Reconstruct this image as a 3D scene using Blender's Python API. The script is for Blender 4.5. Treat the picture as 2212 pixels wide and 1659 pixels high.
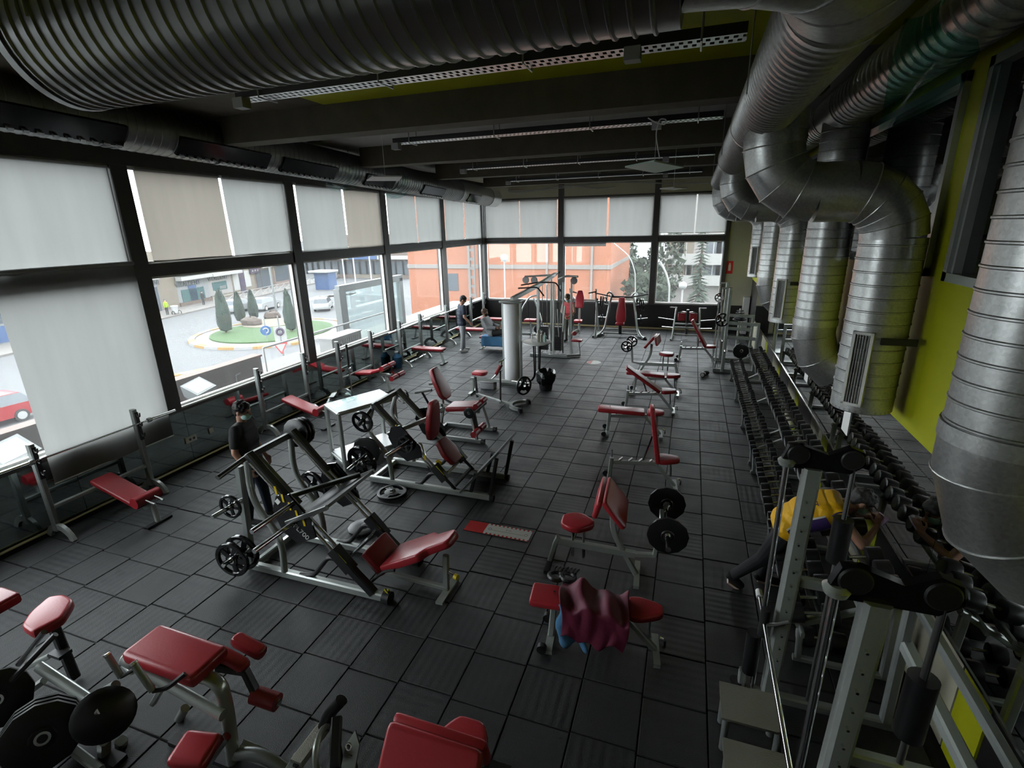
import bpy, bmesh, math, random
from mathutils import Vector as V, Matrix, Quaternion
random.seed(7)
for _o in list(bpy.data.objects): bpy.data.objects.remove(_o, do_unlink=True)
SC = bpy.context.scene
COL = SC.collection
PI = math.pi

# ------------------------------------------------------------------ camera, sky, exposure
FPX, YAW, PIT, ROL = 1091.617, -.336782, -.303031, .0215192
CAMZ = 3.7
fw = V((math.sin(YAW)*math.cos(PIT), math.cos(YAW)*math.cos(PIT), math.sin(PIT)))
rt = V((math.cos(YAW), -math.sin(YAW), 0)); dn = fw.cross(rt)
_c, _s = math.cos(ROL), math.sin(ROL)
AX = _c*rt + _s*dn; AY = -_s*rt + _c*dn
cam = bpy.data.cameras.new('camera'); camo = bpy.data.objects.new('camera', cam); COL.objects.link(camo)
M3 = Matrix((AX, -AY, -fw)).transposed()
camo.matrix_world = Matrix.Translation((0, 0, CAMZ)) @ M3.to_4x4()
cam.sensor_fit = 'HORIZONTAL'; cam.sensor_width = 36; cam.lens = FPX/2212*36
cam.clip_start = .05; cam.clip_end = 600
SC.camera = camo

w = bpy.data.worlds.new('overcast_sky'); SC.world = w; w.use_nodes = True
wb = w.node_tree.nodes['Background']
wb.inputs[0].default_value = (.93, .97, 1.0, 1); wb.inputs[1].default_value = 3.4
SC.view_settings.view_transform = 'Standard'; SC.view_settings.look = 'None'
SC.view_settings.gamma = 1; SC.view_settings.use_curve_mapping = False
SC.view_settings.exposure = 1.4
cy = SC.cycles
cy.max_bounces = 8; cy.diffuse_bounces = 4; cy.glossy_bounces = 4; cy.transparent_max_bounces = 12
cy.transmission_bounces = 6; cy.use_denoising = True
cy.sample_clamp_indirect = 6; cy.caustics_reflective = False; cy.caustics_refractive = False

# ------------------------------------------------------------------ pixel -> place
CAM = V((0, 0, CAMZ))
def ray(x, y): return AX*((x-1106)/FPX) + AY*((y-829.5)/FPX) + fw
def PZ(x, y, z=0.): v = ray(x, y); return CAM + v*((z-CAMZ)/v.z)
def PY(x, y, Y): v = ray(x, y); return CAM + v*(Y/v.y)
def PX(x, y, X): v = ray(x, y); return CAM + v*(X/v.x)

# ------------------------------------------------------------------ materials
def mat(name, col, rough=.5, metal=0., bump=None, noise=None, spec=.5, coat=0., alpha=1.):
    m = bpy.data.materials.new(name); m.use_nodes = True
    nt = m.node_tree; b = nt.nodes['Principled BSDF']
    c4 = (*col, 1)
    b.inputs['Base Color'].default_value = c4; b.inputs['Roughness'].default_value = rough
    b.inputs['Metallic'].default_value = metal; b.inputs['Specular IOR Level'].default_value = spec
    if coat: b.inputs['Coat Weight'].default_value = coat; b.inputs['Coat Roughness'].default_value = .15
    if noise or bump:
        tc = nt.nodes.new('ShaderNodeTexCoord')
    if noise:                                   # (scale, amount): colour varies gently
        n = nt.nodes.new('ShaderNodeTexNoise'); n.inputs['Scale'].default_value = noise[0]; n.inputs['Detail'].default_value = 4
        nt.links.new(tc.outputs['Object'], n.inputs['Vector'])
        mx = nt.nodes.new('ShaderNodeMixRGB'); a = noise[1]
        mx.inputs[1].default_value = tuple(max(0, c*(1-a)) for c in col)+(1,)
        mx.inputs[2].default_value = tuple(min(1, c*(1+a)) for c in col)+(1,)
        nt.links.new(n.outputs['Fac'], mx.inputs[0]); nt.links.new(mx.outputs[0], b.inputs['Base Color'])
    if bump:                                    # (scale, strength)
        n2 = nt.nodes.new('ShaderNodeTexNoise'); n2.inputs['Scale'].default_value = bump[0]; n2.inputs['Detail'].default_value = 3
        nt.links.new(tc.outputs['Object'], n2.inputs['Vector'])
        bp = nt.nodes.new('ShaderNodeBump'); bp.inputs['Strength'].default_value = bump[1]; bp.inputs['Distance'].default_value = .01
        nt.links.new(n2.outputs['Fac'], bp.inputs['Height']); nt.links.new(bp.outputs[0], b.inputs['Normal'])
    return m

def spangle(name, col, rough):
    m = mat(name, col, rough, .82); nt = m.node_tree; b = nt.nodes['Principled BSDF']
    tc = nt.nodes.new('ShaderNodeTexCoord'); v = nt.nodes.new('ShaderNodeTexVoronoi'); v.inputs['Scale'].default_value = 60
    nt.links.new(tc.outputs['Object'], v.inputs['Vector'])
    sp = nt.nodes.new('ShaderNodeSeparateColor'); nt.links.new(v.outputs['Color'], sp.inputs[0])
    mr = nt.nodes.new('ShaderNodeMapRange'); mr.inputs[3].default_value = rough-.03; mr.inputs[4].default_value = rough+.05
    nt.links.new(sp.outputs[0], mr.inputs[0]); nt.links.new(mr.outputs[0], b.inputs['Roughness'])
    mx = nt.nodes.new('ShaderNodeMixRGB'); mx.inputs[1].default_value = tuple(c*.9 for c in col)+(1,); mx.inputs[2].default_value = tuple(min(1, c*1.12) for c in col)+(1,)
    nt.links.new(sp.outputs[1], mx.inputs[0]); nt.links.new(mx.outputs[0], b.inputs['Base Color'])
    return m

def glassmat(name, tint, gloss=.07, haze=None):
    m = bpy.data.materials.new(name); m.use_nodes = True; nt = m.node_tree
    for n in list(nt.nodes): nt.nodes.remove(n)
    o = nt.nodes.new('ShaderNodeOutputMaterial'); t = nt.nodes.new('ShaderNodeBsdfTransparent'); g = nt.nodes.new('ShaderNodeBsdfGlossy')
    t.inputs[0].default_value = (*tint, 1); g.inputs['Roughness'].default_value = .02; g.inputs[0].default_value = (.9, .95, .95, 1)
    mx = nt.nodes.new('ShaderNodeMixShader'); mx.inputs[0].default_value = gloss
    nt.links.new(t.outputs[0], mx.inputs[1]); nt.links.new(g.outputs[0], mx.inputs[2]); nt.links.new(mx.outputs[0], o.inputs[0])
    if haze:                                    # (amount, colour): dust on panes, painted reflection on the teal sheet
        tl = nt.nodes.new('ShaderNodeBsdfTranslucent'); tl.inputs[0].default_value = (*haze[1], 1)
        m2 = nt.nodes.new('ShaderNodeMixShader'); m2.inputs[0].default_value = haze[0]
        nt.links.new(mx.outputs[0], m2.inputs[1]); nt.links.new(tl.outputs[0], m2.inputs[2]); nt.links.new(m2.outputs[0], o.inputs[0])
    return m

def blindmat(name, col, tr):
    m = bpy.data.materials.new(name); m.use_nodes = True; nt = m.node_tree
    for n in list(nt.nodes): nt.nodes.remove(n)
    o = nt.nodes.new('ShaderNodeOutputMaterial'); d = nt.nodes.new('ShaderNodeBsdfDiffuse'); t = nt.nodes.new('ShaderNodeBsdfTranslucent')
    tc = nt.nodes.new('ShaderNodeTexCoord'); mp = nt.nodes.new('ShaderNodeMapping'); mp.inputs['Scale'].default_value = (4, 4, .5)
    n = nt.nodes.new('ShaderNodeTexNoise'); n.inputs['Scale'].default_value = 1.3; n.inputs['Detail'].default_value = 3
    nt.links.new(tc.outputs['Object'], mp.inputs[0]); nt.links.new(mp.outputs[0], n.inputs['Vector'])
    mx = nt.nodes.new('ShaderNodeMixRGB'); mx.inputs[1].default_value = tuple(c*.88 for c in col)+(1,); mx.inputs[2].default_value = tuple(min(1, c*1.08) for c in col)+(1,)
    nt.links.new(n.outputs['Fac'], mx.inputs[0])
    nt.links.new(mx.outputs[0], d.inputs[0]); nt.links.new(mx.outputs[0], t.inputs[0])
    ms = nt.nodes.new('ShaderNodeMixShader'); ms.inputs[0].default_value = tr
    nt.links.new(d.outputs[0], ms.inputs[1]); nt.links.new(t.outputs[0], ms.inputs[2]); nt.links.new(ms.outputs[0], o.inputs[0])
    return m

def tilemat():
    m = mat('rubber_tile', (.030, .031, .033), .5, 0, spec=.5); nt = m.node_tree; b = nt.nodes['Principled BSDF']
    tc = nt.nodes.new('ShaderNodeTexCoord')
    n = nt.nodes.new('ShaderNodeTexNoise'); n.inputs['Scale'].default_value = 160; n.inputs['Detail'].default_value = 3
    nt.links.new(tc.outputs['Object'], n.inputs['Vector'])
    oi = nt.nodes.new('ShaderNodeObjectInfo')
    n3 = nt.nodes.new('ShaderNodeTexNoise'); n3.inputs['Scale'].default_value = 2.2
    geo = nt.nodes.new('ShaderNodeNewGeometry'); nt.links.new(geo.outputs['Position'], n3.inputs['Vector'])
    mr = nt.nodes.new('ShaderNodeMapRange'); mr.inputs[1].default_value = .3; mr.inputs[2].default_value = .7; mr.inputs[3].default_value = .34; mr.inputs[4].default_value = .52
    nt.links.new(n3.outputs['Fac'], mr.inputs[0]); nt.links.new(mr.outputs[0], b.inputs['Roughness'])
    mx = nt.nodes.new('ShaderNodeMixRGB'); mx.inputs[1].default_value = (.011, .0115, .013, 1); mx.inputs[2].default_value = (.032, .033, .035, 1)
    nt.links.new(n.outputs['Fac'], mx.inputs[0]); nt.links.new(mx.outputs[0], b.inputs['Base Color'])
    # moulded rows of dimples that telegraph through the worn tile, a different depth on every tile
    wv = []
    for ax, sc in (('X', 13.), ('Y', 6.8)):
        sx = nt.nodes.new('ShaderNodeSeparateXYZ'); nt.links.new(tc.outputs['Object'], sx.inputs[0])
        mu = nt.nodes.new('ShaderNodeMath'); mu.operation = 'MULTIPLY'; mu.inputs[1].default_value = sc*2*PI
        nt.links.new(sx.outputs[ax], mu.inputs[0])
        si = nt.nodes.new('ShaderNodeMath'); si.operation = 'COSINE'; nt.links.new(mu.outputs[0], si.inputs[0]); wv.append(si)
    ad = nt.nodes.new('ShaderNodeMath'); ad.operation = 'ADD'; nt.links.new(wv[0].outputs[0], ad.inputs[0]); nt.links.new(wv[1].outputs[0], ad.inputs[1])
    rd = nt.nodes.new('ShaderNodeMath'); rd.operation = 'MULTIPLY'; nt.links.new(ad.outputs[0], rd.inputs[0]); nt.links.new(oi.outputs['Random'], rd.inputs[1])
    sc_ = nt.nodes.new('ShaderNodeMath'); sc_.operation = 'MULTIPLY_ADD'; sc_.inputs[1].default_value = .28
    nt.links.new(rd.outputs[0], sc_.inputs[0]); nt.links.new(n.outputs['Fac'], sc_.inputs[2])
    bp = nt.nodes.new('ShaderNodeBump'); bp.inputs['Strength'].default_value = .6; bp.inputs['Distance'].default_value = .012
    nt.links.new(sc_.outputs[0], bp.inputs['Height']); nt.links.new(bp.outputs[0], b.inputs['Normal'])
    return m

def stripes(name, c1, c2, scale, rough=.5):
    m = mat(name, c1, rough); nt = m.node_tree; b = nt.nodes['Principled BSDF']
    tc = nt.nodes.new('ShaderNodeTexCoord'); sx = nt.nodes.new('ShaderNodeSeparateXYZ'); nt.links.new(tc.outputs['Object'], sx.inputs[0])
    a = nt.nodes.new('ShaderNodeMath'); a.operation = 'ADD'; nt.links.new(sx.outputs[0], a.inputs[0]); nt.links.new(sx.outputs[2], a.inputs[1])
    a2 = nt.nodes.new('ShaderNodeMath'); a2.operation = 'ADD'; nt.links.new(a.outputs[0], a2.inputs[0]); nt.links.new(sx.outputs[1], a2.inputs[1])
    mu = nt.nodes.new('ShaderNodeMath'); mu.operation = 'MULTIPLY'; mu.inputs[1].default_value = scale; nt.links.new(a2.outputs[0], mu.inputs[0])
    fr = nt.nodes.new('ShaderNodeMath'); fr.operation = 'FRACT'; nt.links.new(mu.outputs[0], fr.inputs[0])
    gt = nt.nodes.new('ShaderNodeMath'); gt.operation = 'GREATER_THAN'; gt.inputs[1].default_value = .5; nt.links.new(fr.outputs[0], gt.inputs[0])
    mx = nt.nodes.new('ShaderNodeMixRGB'); mx.inputs[1].default_value = (*c1, 1); mx.inputs[2].default_value = (*c2, 1)
    nt.links.new(gt.outputs[0], mx.inputs[0]); nt.links.new(mx.outputs[0], b.inputs['Base Color'])
    return m

MT = dict(
 tile=tilemat(), grout=mat('floor_joint', (.008, .008, .008), .9),
 frame=mat('window_frame_metal', (.045, .042, .038), .45, 0, noise=(6, .3)),
 blackwall=mat('black_wall_paint', (.012, .011, .011), .35),
 beige=mat('beige_wall', (.42, .40, .30), .7, noise=(2, .08)),
 lime=mat('lime_wall_paint', (.40, .42, .002), .55, noise=(3, .1)),
 concrete=mat('dark_painted_concrete', (.085, .074, .05), .8, noise=(5, .35), bump=(9, .4)),
 slab=mat('grey_ceiling_slab', (.30, .30, .28), .8, noise=(3, .15)),
 darkglass=mat('dark_window_glass', (.006, .007, .008), .03, spec=.6),
 mirror=mat('wall_mirror', (.80, .83, .81), .015, 1.),
 darkmirror=mat('tinted_mirror', (.34, .39, .38), .05, 1., bump=(5, .03)),
 alum=mat('brushed_aluminium', (.55, .56, .56), .35, 1.),
 gold=mat('brass_floor_trim', (.55, .47, .26), .4, .6),
 glass=glassmat('window_glass', (.96, .98, .98), .03, (.016, (.8, .8, .8))),
 clearglass=glassmat('clear_glass', (.86, .93, .93), .1),
 blind=blindmat('blind_fabric_grey', (.245, .248, .24), .5), blindb=blindmat('blind_fabric_beige', (.225, .203, .175), .5),
 zinc=spangle('galvanised_steel', (.50, .51, .50), .34), zincd=spangle('aged_galvanised_steel', (.36, .36, .35), .36),
 duct=mat('dark_spiral_duct', (.20, .205, .20), .33, .85, noise=(3, .25)),
 silver=mat('silver_powder_coat', (.46, .49, .47), .27, .45), silverd=mat('grey_powder_coat', (.28, .30, .29), .3, .4),
 graphite=mat('graphite_tube', (.12, .125, .12), .3, .6),
 chrome=mat('chrome', (.75, .76, .76), .12, 1.),
 steel=mat('bare_steel', (.35, .35, .35), .35, 1.),
 black=mat('black_rubber', (.010, .010, .011), .35), blackm=mat('black_matte_metal', (.014, .014, .015), .45),
 gloss=mat('black_gloss_plastic', (.008, .008, .009), .12),
 red=mat('red_vinyl', (.42, .03, .042), .3, bump=(60, .08), noise=(4, .12)), redb=mat('bright_red_vinyl', (.55, .015, .05), .4, bump=(60, .08)),
 redd=mat('maroon_vinyl', (.27, .013, .02), .36, bump=(60, .08)),
 hazard=stripes('hazard_stripes', (.62, .55, .02), (.01, .01, .01), 22), yellow=mat('yellow_plastic', (.75, .55, .01), .4),
 white=mat('white_paint', (.72, .72, .70), .5), whiteg=mat('white_gloss', (.84, .85, .87), .35),
 paper=mat('paper', (.8, .8, .78), .7), redsign=mat('red_print', (.62, .02, .02), .5), grey=mat('mid_grey', (.3, .3, .3), .6),
 skin=mat('skin', (.42, .22, .15), .55), hair=mat('dark_hair', (.012, .010, .009), .6), hairb=mat('brown_hair', (.09, .05, .03), .6),
 mask=mat('blue_face_mask', (.45, .68, .68), .7), tee=mat('black_cotton', (.009, .009, .010), .8), navy=mat('navy_cotton', (.012, .018, .035), .8),
 greyc=mat('grey_cotton', (.34, .35, .37), .85), tights=mat('camouflage_cloth', (.10, .095, .08), .85, noise=(14, .7)), pink=mat('coral_cotton', (.62, .09, .10), .8),
 jersey=mat('yellow_jersey', (.80, .43, .005), .6, bump=(30, .1)), purple=mat('purple_cloth', (.045, .02, .12), .6), jean=mat('dark_trousers', (.02, .021, .024), .8),
 maroon=mat('wine_jacket', (.14, .012, .04), .6, bump=(25, .3)), blue=mat('blue_towel', (.06, .18, .33), .9, bump=(60, .3)),
 binbag=mat('bin_bag', (.01, .01, .011), .2, bump=(18, .8)), sole=mat('pale_sole', (.65, .50, .42), .6),
 teal=glassmat('teal_reflection', (.50, .90, .80), .03, (.22, (.03, .42, .30))), bottle=mat('clear_plastic', (.55, .75, .72), .15),
 soap=mat('cream_plastic', (.66, .64, .58), .35), ledp=mat('light_diffuser', (.48, .62, .55), .4),
)

# ------------------------------------------------------------------ mesh builder
def frame_of(d, up=None):
    d = d.normalized()
    u = V(up) if up is not None else V((0, 0, 1))
    if abs(d.dot(u)) > .98: u = V((0, 1, 0)) if abs(d.y) < .9 else V((1, 0, 0))
    x = d.cross(u).normalized(); y = x.cross(d).normalized()
    return x, y, d

def rnd(pts, r, n=5):
    """round the inner corners of a polyline"""
    pts = [V(p) for p in pts]; out = [pts[0]]
    for i in range(1, len(pts)-1):
        a, b, c = pts[i-1], pts[i], pts[i+1]
        ra = min(r, (a-b).length*.48, (c-b).length*.48)
        p = b+(a-b).normalized()*ra; q = b+(c-b).normalized()*ra
        for k in range(n+1):
            t = k/n; out.append(p*(1-t)**2+b*2*t*(1-t)+q*t*t)
    out.append(pts[-1]); return out

class MB:
    def __init__(s): s.v = []; s.f = []
    def add(s, vs, fs):
        o = len(s.v); s.v += [V(p) for p in vs]; s.f += [tuple(i+o for i in f) for f in fs]; return s
    def box(s, c, d, R=None):
        c = V(c); h = V(d)/2
        vs = [V((x*h.x, y*h.y, z*h.z)) for x in (-1, 1) for y in (-1, 1) for z in (-1, 1)]
        if R is not None: vs = [R @ p for p in vs]
        return s.add([c+p for p in vs], [(0, 1, 3, 2), (4, 6, 7, 5), (0, 4, 5, 1), (2, 3, 7, 6), (0, 2, 6, 4), (1, 5, 7, 3)])
    def bb(s, x0, x1, y0, y1, z0, z1): return s.box(((x0+x1)/2, (y0+y1)/2, (z0+z1)/2), (abs(x1-x0), abs(y1-y0), abs(z1-z0)))
    def sweep(s, pts, prof, up=None, caps=True, scale=None):
        """sweep a closed 2-d profile (list of (a,b)) along pts"""
        pts = [V(p) for p in pts]; n = len(prof); rings = []
        d = (pts[1]-pts[0]).normalized(); x, y, _ = frame_of(d, up)
        for i, p in enumerate(pts):
            if i == 0: t = pts[1]-pts[0]
            elif i == len(pts)-1: t = pts[-1]-pts[-2]
            else: t = (pts[i+1]-p).normalized()+(p-pts[i-1]).normalized()
            t = t.normalized()
            q = d.rotation_difference(t); x = q @ x; y = q @ y; d = t
            k = 1. if scale is None else scale[i]
            m = 1.
            rings.append([p+x*(a*k)+y*(b*k) for a, b in prof])
        vs = [p for r in rings for p in r]; fs = []
        for i in range(len(pts)-1):
            for j in range(n):
                j2 = (j+1) % n; fs.append((i*n+j, i*n+j2, (i+1)*n+j2, (i+1)*n+j))
        if caps: fs += [tuple(range(n-1, -1, -1)), tuple((len(pts)-1)*n+j for j in range(n))]
        return s.add(vs, fs)
    def tube(s, pts, r, seg=10, caps=True, up=None):
        sc = None
        if isinstance(r, (list, tuple)): sc = r; r = 1.
        return s.sweep(pts, [(r*math.cos(2*PI*k/seg), r*math.sin(2*PI*k/seg)) for k in range(seg)], up, caps, sc)
    def beam(s, pts, w, h, up=None, ch=None):
        """rectangular tube with eased edges: w across, h along up"""
        ch = min(w, h)*.18 if ch is None else ch; a, b = w/2, h/2
        pr = [(a, -b+ch), (a, b-ch), (a-ch, b), (-a+ch, b), (-a, b-ch), (-a, -b+ch), (-a+ch, -b), (a-ch, -b)]
        return s.sweep(pts, pr, up)
    def oval(s, pts, w, h, up=None, seg=14):
        return s.sweep(pts, [(w/2*math.cos(2*PI*k/seg), h/2*math.sin(2*PI*k/seg)) for k in range(seg)], up)
    def cyl(s, a, b, r, seg=14, r2=None): return s.tube([a, b], [r, r if r2 is None else r2], seg)
    def lathe(s, prof, org=(0, 0, 0), axis=(0, 0, 1), seg=24, caps=True):
        """prof: list of (radius, distance along axis)"""
        x, y, d = frame_of(V(axis)); o = V(org); n = seg
        vs = [o+d*h+x*(r*math.cos(2*PI*k/n))+y*(r*math.sin(2*PI*k/n)) for r, h in prof for k in range(n)]
        fs = [(i*n+k, i*n+(k+1) % n, (i+1)*n+(k+1) % n, (i+1)*n+k) for i in range(len(prof)-1) for k in range(n)]
        if caps: fs += [tuple(range(n-1, -1, -1)), tuple((len(prof)-1)*n+k for k in range(n))]
        return s.add(vs, fs)
    def torus(s, c, axis, R, r, seg=24, sg=8, a0=0., a1=2*PI):
        x, y, d = frame_of(V(axis)); c = V(c); full = abs(a1-a0-2*PI) < 1e-4
        n = seg if full else seg+1
        vs = []
        for i in range(n):
            a = a0+(a1-a0)*i/seg; e = x*math.cos(a)+y*math.sin(a)
            for k in range(sg):
                b = 2*PI*k/sg; vs.append(c+e*(R+r*math.cos(b))+d*(r*math.sin(b)))
        fs = []
        for i in range(seg):
            i2 = (i+1) % n
            for k in range(sg): fs.append((i*sg+k, i2*sg+k, i2*sg+(k+1) % sg, i*sg+(k+1) % sg))
        return s.add(vs, fs)
    def ball(s, c, r, sc=(1, 1, 1), seg=14, rings=9, R=None):
        c = V(c); vs = []; fs = []
        for i in range(rings+1):
            th = PI*i/rings
            for k in range(seg):
                p = V((r*sc[0]*math.sin(th)*math.cos(2*PI*k/seg), r*sc[1]*math.sin(th)*math.sin(2*PI*k/seg), r*sc[2]*math.cos(th)))
                vs.append(c+(R @ p if R is not None else p))
        for i in range(rings):
            for k in range(seg): fs.append((i*seg+k, (i+1)*seg+k, (i+1)*seg+(k+1) % seg, i*seg+(k+1) % seg))
        return s.add(vs, fs)
    def prism(s, outline, t, org=(0, 0, 0), ux=(1, 0, 0), uy=(0, 1, 0)):
        """flat outline extruded by t along ux x uy (from org up)"""
        ux = V(ux).normalized(); uy = V(uy).normalized(); uz = ux.cross(uy); o = V(org); n = len(outline)
        vs = [o+ux*a+uy*b+uz*h for h in (0, t) for a, b in outline]
        fs = [tuple(range(n-1, -1, -1)), tuple(range(n, 2*n))]+[(k, (k+1) % n, n+(k+1) % n, n+k) for k in range(n)]
        return s.add(vs, fs)
    def pad(s, outline, t, org=(0, 0, 0), ux=(1, 0, 0), uy=(0, 1, 0), r=None, sub=2, dome=.0):
        """upholstered cushion: outline (a,b) rounded, soft edges; t thick along ux x uy"""
        ux = V(ux).normalized(); uy = V(uy); uy = (uy-ux*uy.dot(ux)).normalized(); uz = ux.cross(uy); o = V(org)
        pts = [V((a, b, 0)) for a, b in outline]
        cr = min(.04, min((pts[i]-pts[i-1]).length for i in range(len(pts)))*.42)
        q = []
        for i in range(len(pts)):
            a, b, c = pts[i-1], pts[i], pts[(i+1) % len(pts)]
            p0 = b+(a-b).normalized()*cr; p1 = b+(c-b).normalized()*cr
            for k in range(sub+1):
                u = k/sub; q.append(p0*(1-u)**2+b*2*u*(1-u)+p1*u*u)
        n = len(q); cen = sum(q, V())/n
        nor = []
        for i in range(n):
            e = (q[(i+1) % n]-q[i-1]).normalized(); nor.append(V((e.y, -e.x, 0)))
        area = sum(q[i].x*q[(i+1) % n].y-q[(i+1) % n].x*q[i].y for i in range(n))
        if area < 0: nor = [-k for k in nor]
        r = t*.35 if r is None else r
        ri = min(r, cr*.9); lay = [(ri, 0), (ri*.3, r*.25), (0, r*.9), (0, t-r*.9), (ri*.08, t-r*.5), (ri*.3, t-r*.22), (ri*.65, t-r*.06), (ri, t)]
        vs = []
        for ins, h in lay:
            for k in range(n): p = q[k]-nor[k]*ins; vs.append(o+ux*p.x+uy*p.y+uz*h)
        fs = [(i*n+k, i*n+(k+1) % n, (i+1)*n+(k+1) % n, (i+1)*n+k) for i in range(len(lay)-1) for k in range(n)]
        if area < 0: fs = [f[::-1] for f in fs]
        top = list(range((len(lay)-1)*n, len(lay)*n)); bot = list(range(n-1, -1, -1))
        if area < 0: top = top[::-1]; bot = bot[::-1]
        fs += [tuple(top), tuple(bot)]
        return s.add(vs, fs)
    def quad(s, a, b, c, d): return s.add([a, b, c, d], [(0, 1, 2, 3)])
    def grid(s, P, nu, nv):
        """P(u,v)->point, an open surface"""
        vs = [P(i/nu, j/nv) for i in range(nu+1) for j in range(nv+1)]
        fs = [(i*(nv+1)+j, (i+1)*(nv+1)+j, (i+1)*(nv+1)+j+1, i*(nv+1)+j+1) for i in range(nu) for j in range(nv)]
        return s.add(vs, fs)
    def mesh(s, name, m, org=(0, 0, 0), sharp=38):
        o = V(org); me = bpy.data.meshes.new(name); me.from_pydata([tuple(p-o) for p in s.v], [], s.f); me.validate()
        me.polygons.foreach_set('use_smooth', [True]*len(me.polygons)); me.set_sharp_from_angle(angle=math.radians(sharp))
        if m is not None: me.materials.append(MT[m] if isinstance(m, str) else m)
        return me
    def build(s, name, m, parent=None, kind=None, label=None, loc=None, sharp=38):
        """link as ONE object; coordinates are in the parent's own frame unless the parent was made by here()"""
        org = V(parent['_org']) if parent is not None and '_org' in parent else V((0, 0, 0))
        if loc is not None: org = V(loc)
        o = bpy.data.objects.new(name, s.mesh(name, m, org, sharp)); COL.objects.link(o)
        if parent is not None: o.parent = parent; 
        elif loc is not None: o.location = loc
        if parent is not None and loc is not None: o.location = V(loc)-(V(parent['_org']) if '_org' in parent else V())
        if kind: o['kind'] = kind
        if label: o['label'] = label
        return o

def tag(o, label, cat, group=None):
    o['label'] = label; o['category'] = cat
    if group: o['group'] = group
    return o
def thing(name, label, cat, loc=(0, 0, 0), rz=0., group=None):
    """Empty at the base; parts are given in its own frame"""
    o = bpy.data.objects.new(name, None); COL.objects.link(o); o.empty_display_size = .1
    o.location = loc; o.rotation_euler = (0, 0, rz)
    return tag(o, label, cat, group)
def here(name, label, cat, loc, group=None):
    """Empty at the base; parts are given in world coordinates"""
    o = thing(name, label, cat, loc, 0, group); o['_org'] = tuple(loc); return o
def sub(mb, name, m, parent, label=None):
    """a sub-part: child of a part whose thing was made by here()"""
    org = V(parent.parent['_org']) if parent.parent is not None and '_org' in parent.parent else V()
    o = bpy.data.objects.new(name, mb.mesh(name, m, org)); COL.objects.link(o); o.parent = parent
    if label: o['label'] = label
    return o
def dup(root, loc, rz=0., label=None, group=None, parent=None):
    r = root.copy(); COL.objects.link(r); r.location = loc; r.rotation_euler = (0, 0, rz); r.parent = parent
    if label: r['label'] = label
    if group: r['group'] = group
    for ch in list(root.children):
        c = ch.copy(); COL.objects.link(c); c.parent = r
        for g in list(ch.children):
            d = g.copy(); COL.objects.link(d); d.parent = c
    return r
def struct(o): o['kind'] = 'structure'; return o
def stand(name, loc=(0, 0, 0)):
    o = bpy.data.objects.new(name, None); COL.objects.link(o); o.location = loc; o['kind'] = 'structure'; return o
def lettering(s, size, org, ux, uy, m, parent, part=True, ext=.002, align='CENTER', nm='lettering'):
    cu = bpy.data.curves.new(nm, 'FONT'); cu.body = s; cu.size = size; cu.extrude = ext; cu.align_x = align; cu.align_y = 'CENTER'
    tmp = bpy.data.objects.new(nm, cu); COL.objects.link(tmp); dg = bpy.context.evaluated_depsgraph_get(); me = bpy.data.meshes.new_from_object(tmp.evaluated_get(dg)); bpy.data.objects.remove(tmp)
    me.materials.clear(); me.materials.append(MT[m] if isinstance(m, str) else m)
    o = bpy.data.objects.new(nm, me); COL.objects.link(o)
    ux = V(ux).normalized(); uy = V(uy); uy = (uy-ux*uy.dot(ux)).normalized(); uz = ux.cross(uy)
    R = Matrix((ux, uy, uz)).transposed().to_4x4(); R.translation = V(org)
    if parent is not None:
        o.parent = parent; par = parent if '_org' in parent else parent.parent
        R.translation = V(org)-(V(par['_org']) if par is not None and '_org' in par else V())
    o.matrix_local = R; return o
# ------------------------------------------------------------------ the room
XL, XR, YF, YB = -7.67, 2.0, 18.95, -1.2
SILL, T0, T1, HEAD, SLAB = .98, 3.08, 3.27, 4.62, 5.28
# floor: joint bed + rubber tiles
floor = struct(MB().bb(XL-.2, XR+.1, YB, YF+.2, -.25, -.012).build('floor', 'grout'))
def tmesh():
    a = .2440; c = .005; h0, h1 = -.014, .0
    vs = [(x*a, y*a, h0) for x, y in ((-1, -1), (1, -1), (1, 1), (-1, 1))]+[(x*a, y*a, h1-c) for x, y in ((-1, -1), (1, -1), (1, 1), (-1, 1))]+[(x*(a-c), y*(a-c), h1) for x, y in ((-1, -1), (1, -1), (1, 1), (-1, 1))]
    fs = [(8, 9, 10, 11)]+[(i, (i+1) % 4, 4+(i+1) % 4, 4+i) for i in range(4)]+[(4+i, 4+(i+1) % 4, 8+(i+1) % 4, 8+i) for i in range(4)]
    return vs, fs
tv, tf = tmesh()
tme = bpy.data.meshes.new('tile'); tme.from_pydata(tv, [], tf); tme.materials.append(MT['tile'])
cells = []
for i in range(21):
    cx_ = .155+.497*3-.497*i
    if cx_ < XL-.1 or cx_ > XR+.15: continue
    jit = random.uniform(-.03, .03)
    for j in range(-2, 40):
        cyy = 2.61+.502*j+jit
        if cyy < .1 or cyy > YF-.05: continue
        q = Matrix((AX, AY, fw)) @ (V((cx_, cyy, 0))-CAM)
        vis = q.z > .2 and -150 < FPX*q.x/q.z+1106 < 2350 and FPX*q.y/q.z+829 < 1800
        cells.append((0 if vis else 1, q.length, cx_, cyy))
cells.sort()
rest = MB()
for k, (_, _, x, y) in enumerate(cells):
    z = random.uniform(-.0015, .002)
    if k < 300:
        o = bpy.data.objects.new('tile', tme); COL.objects.link(o); o.parent = floor
        o.location = (x, y, z); o.rotation_euler = (random.uniform(-.003, .003), random.uniform(-.003, .003), random.choice((0, PI/2, PI))+random.uniform(-.004, .004))
    else:
        rest.add([V(p)+V((x, y, z)) for p in tv], tf)
o = rest.build('tile_field', 'tile', floor, kind='stuff')

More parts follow.
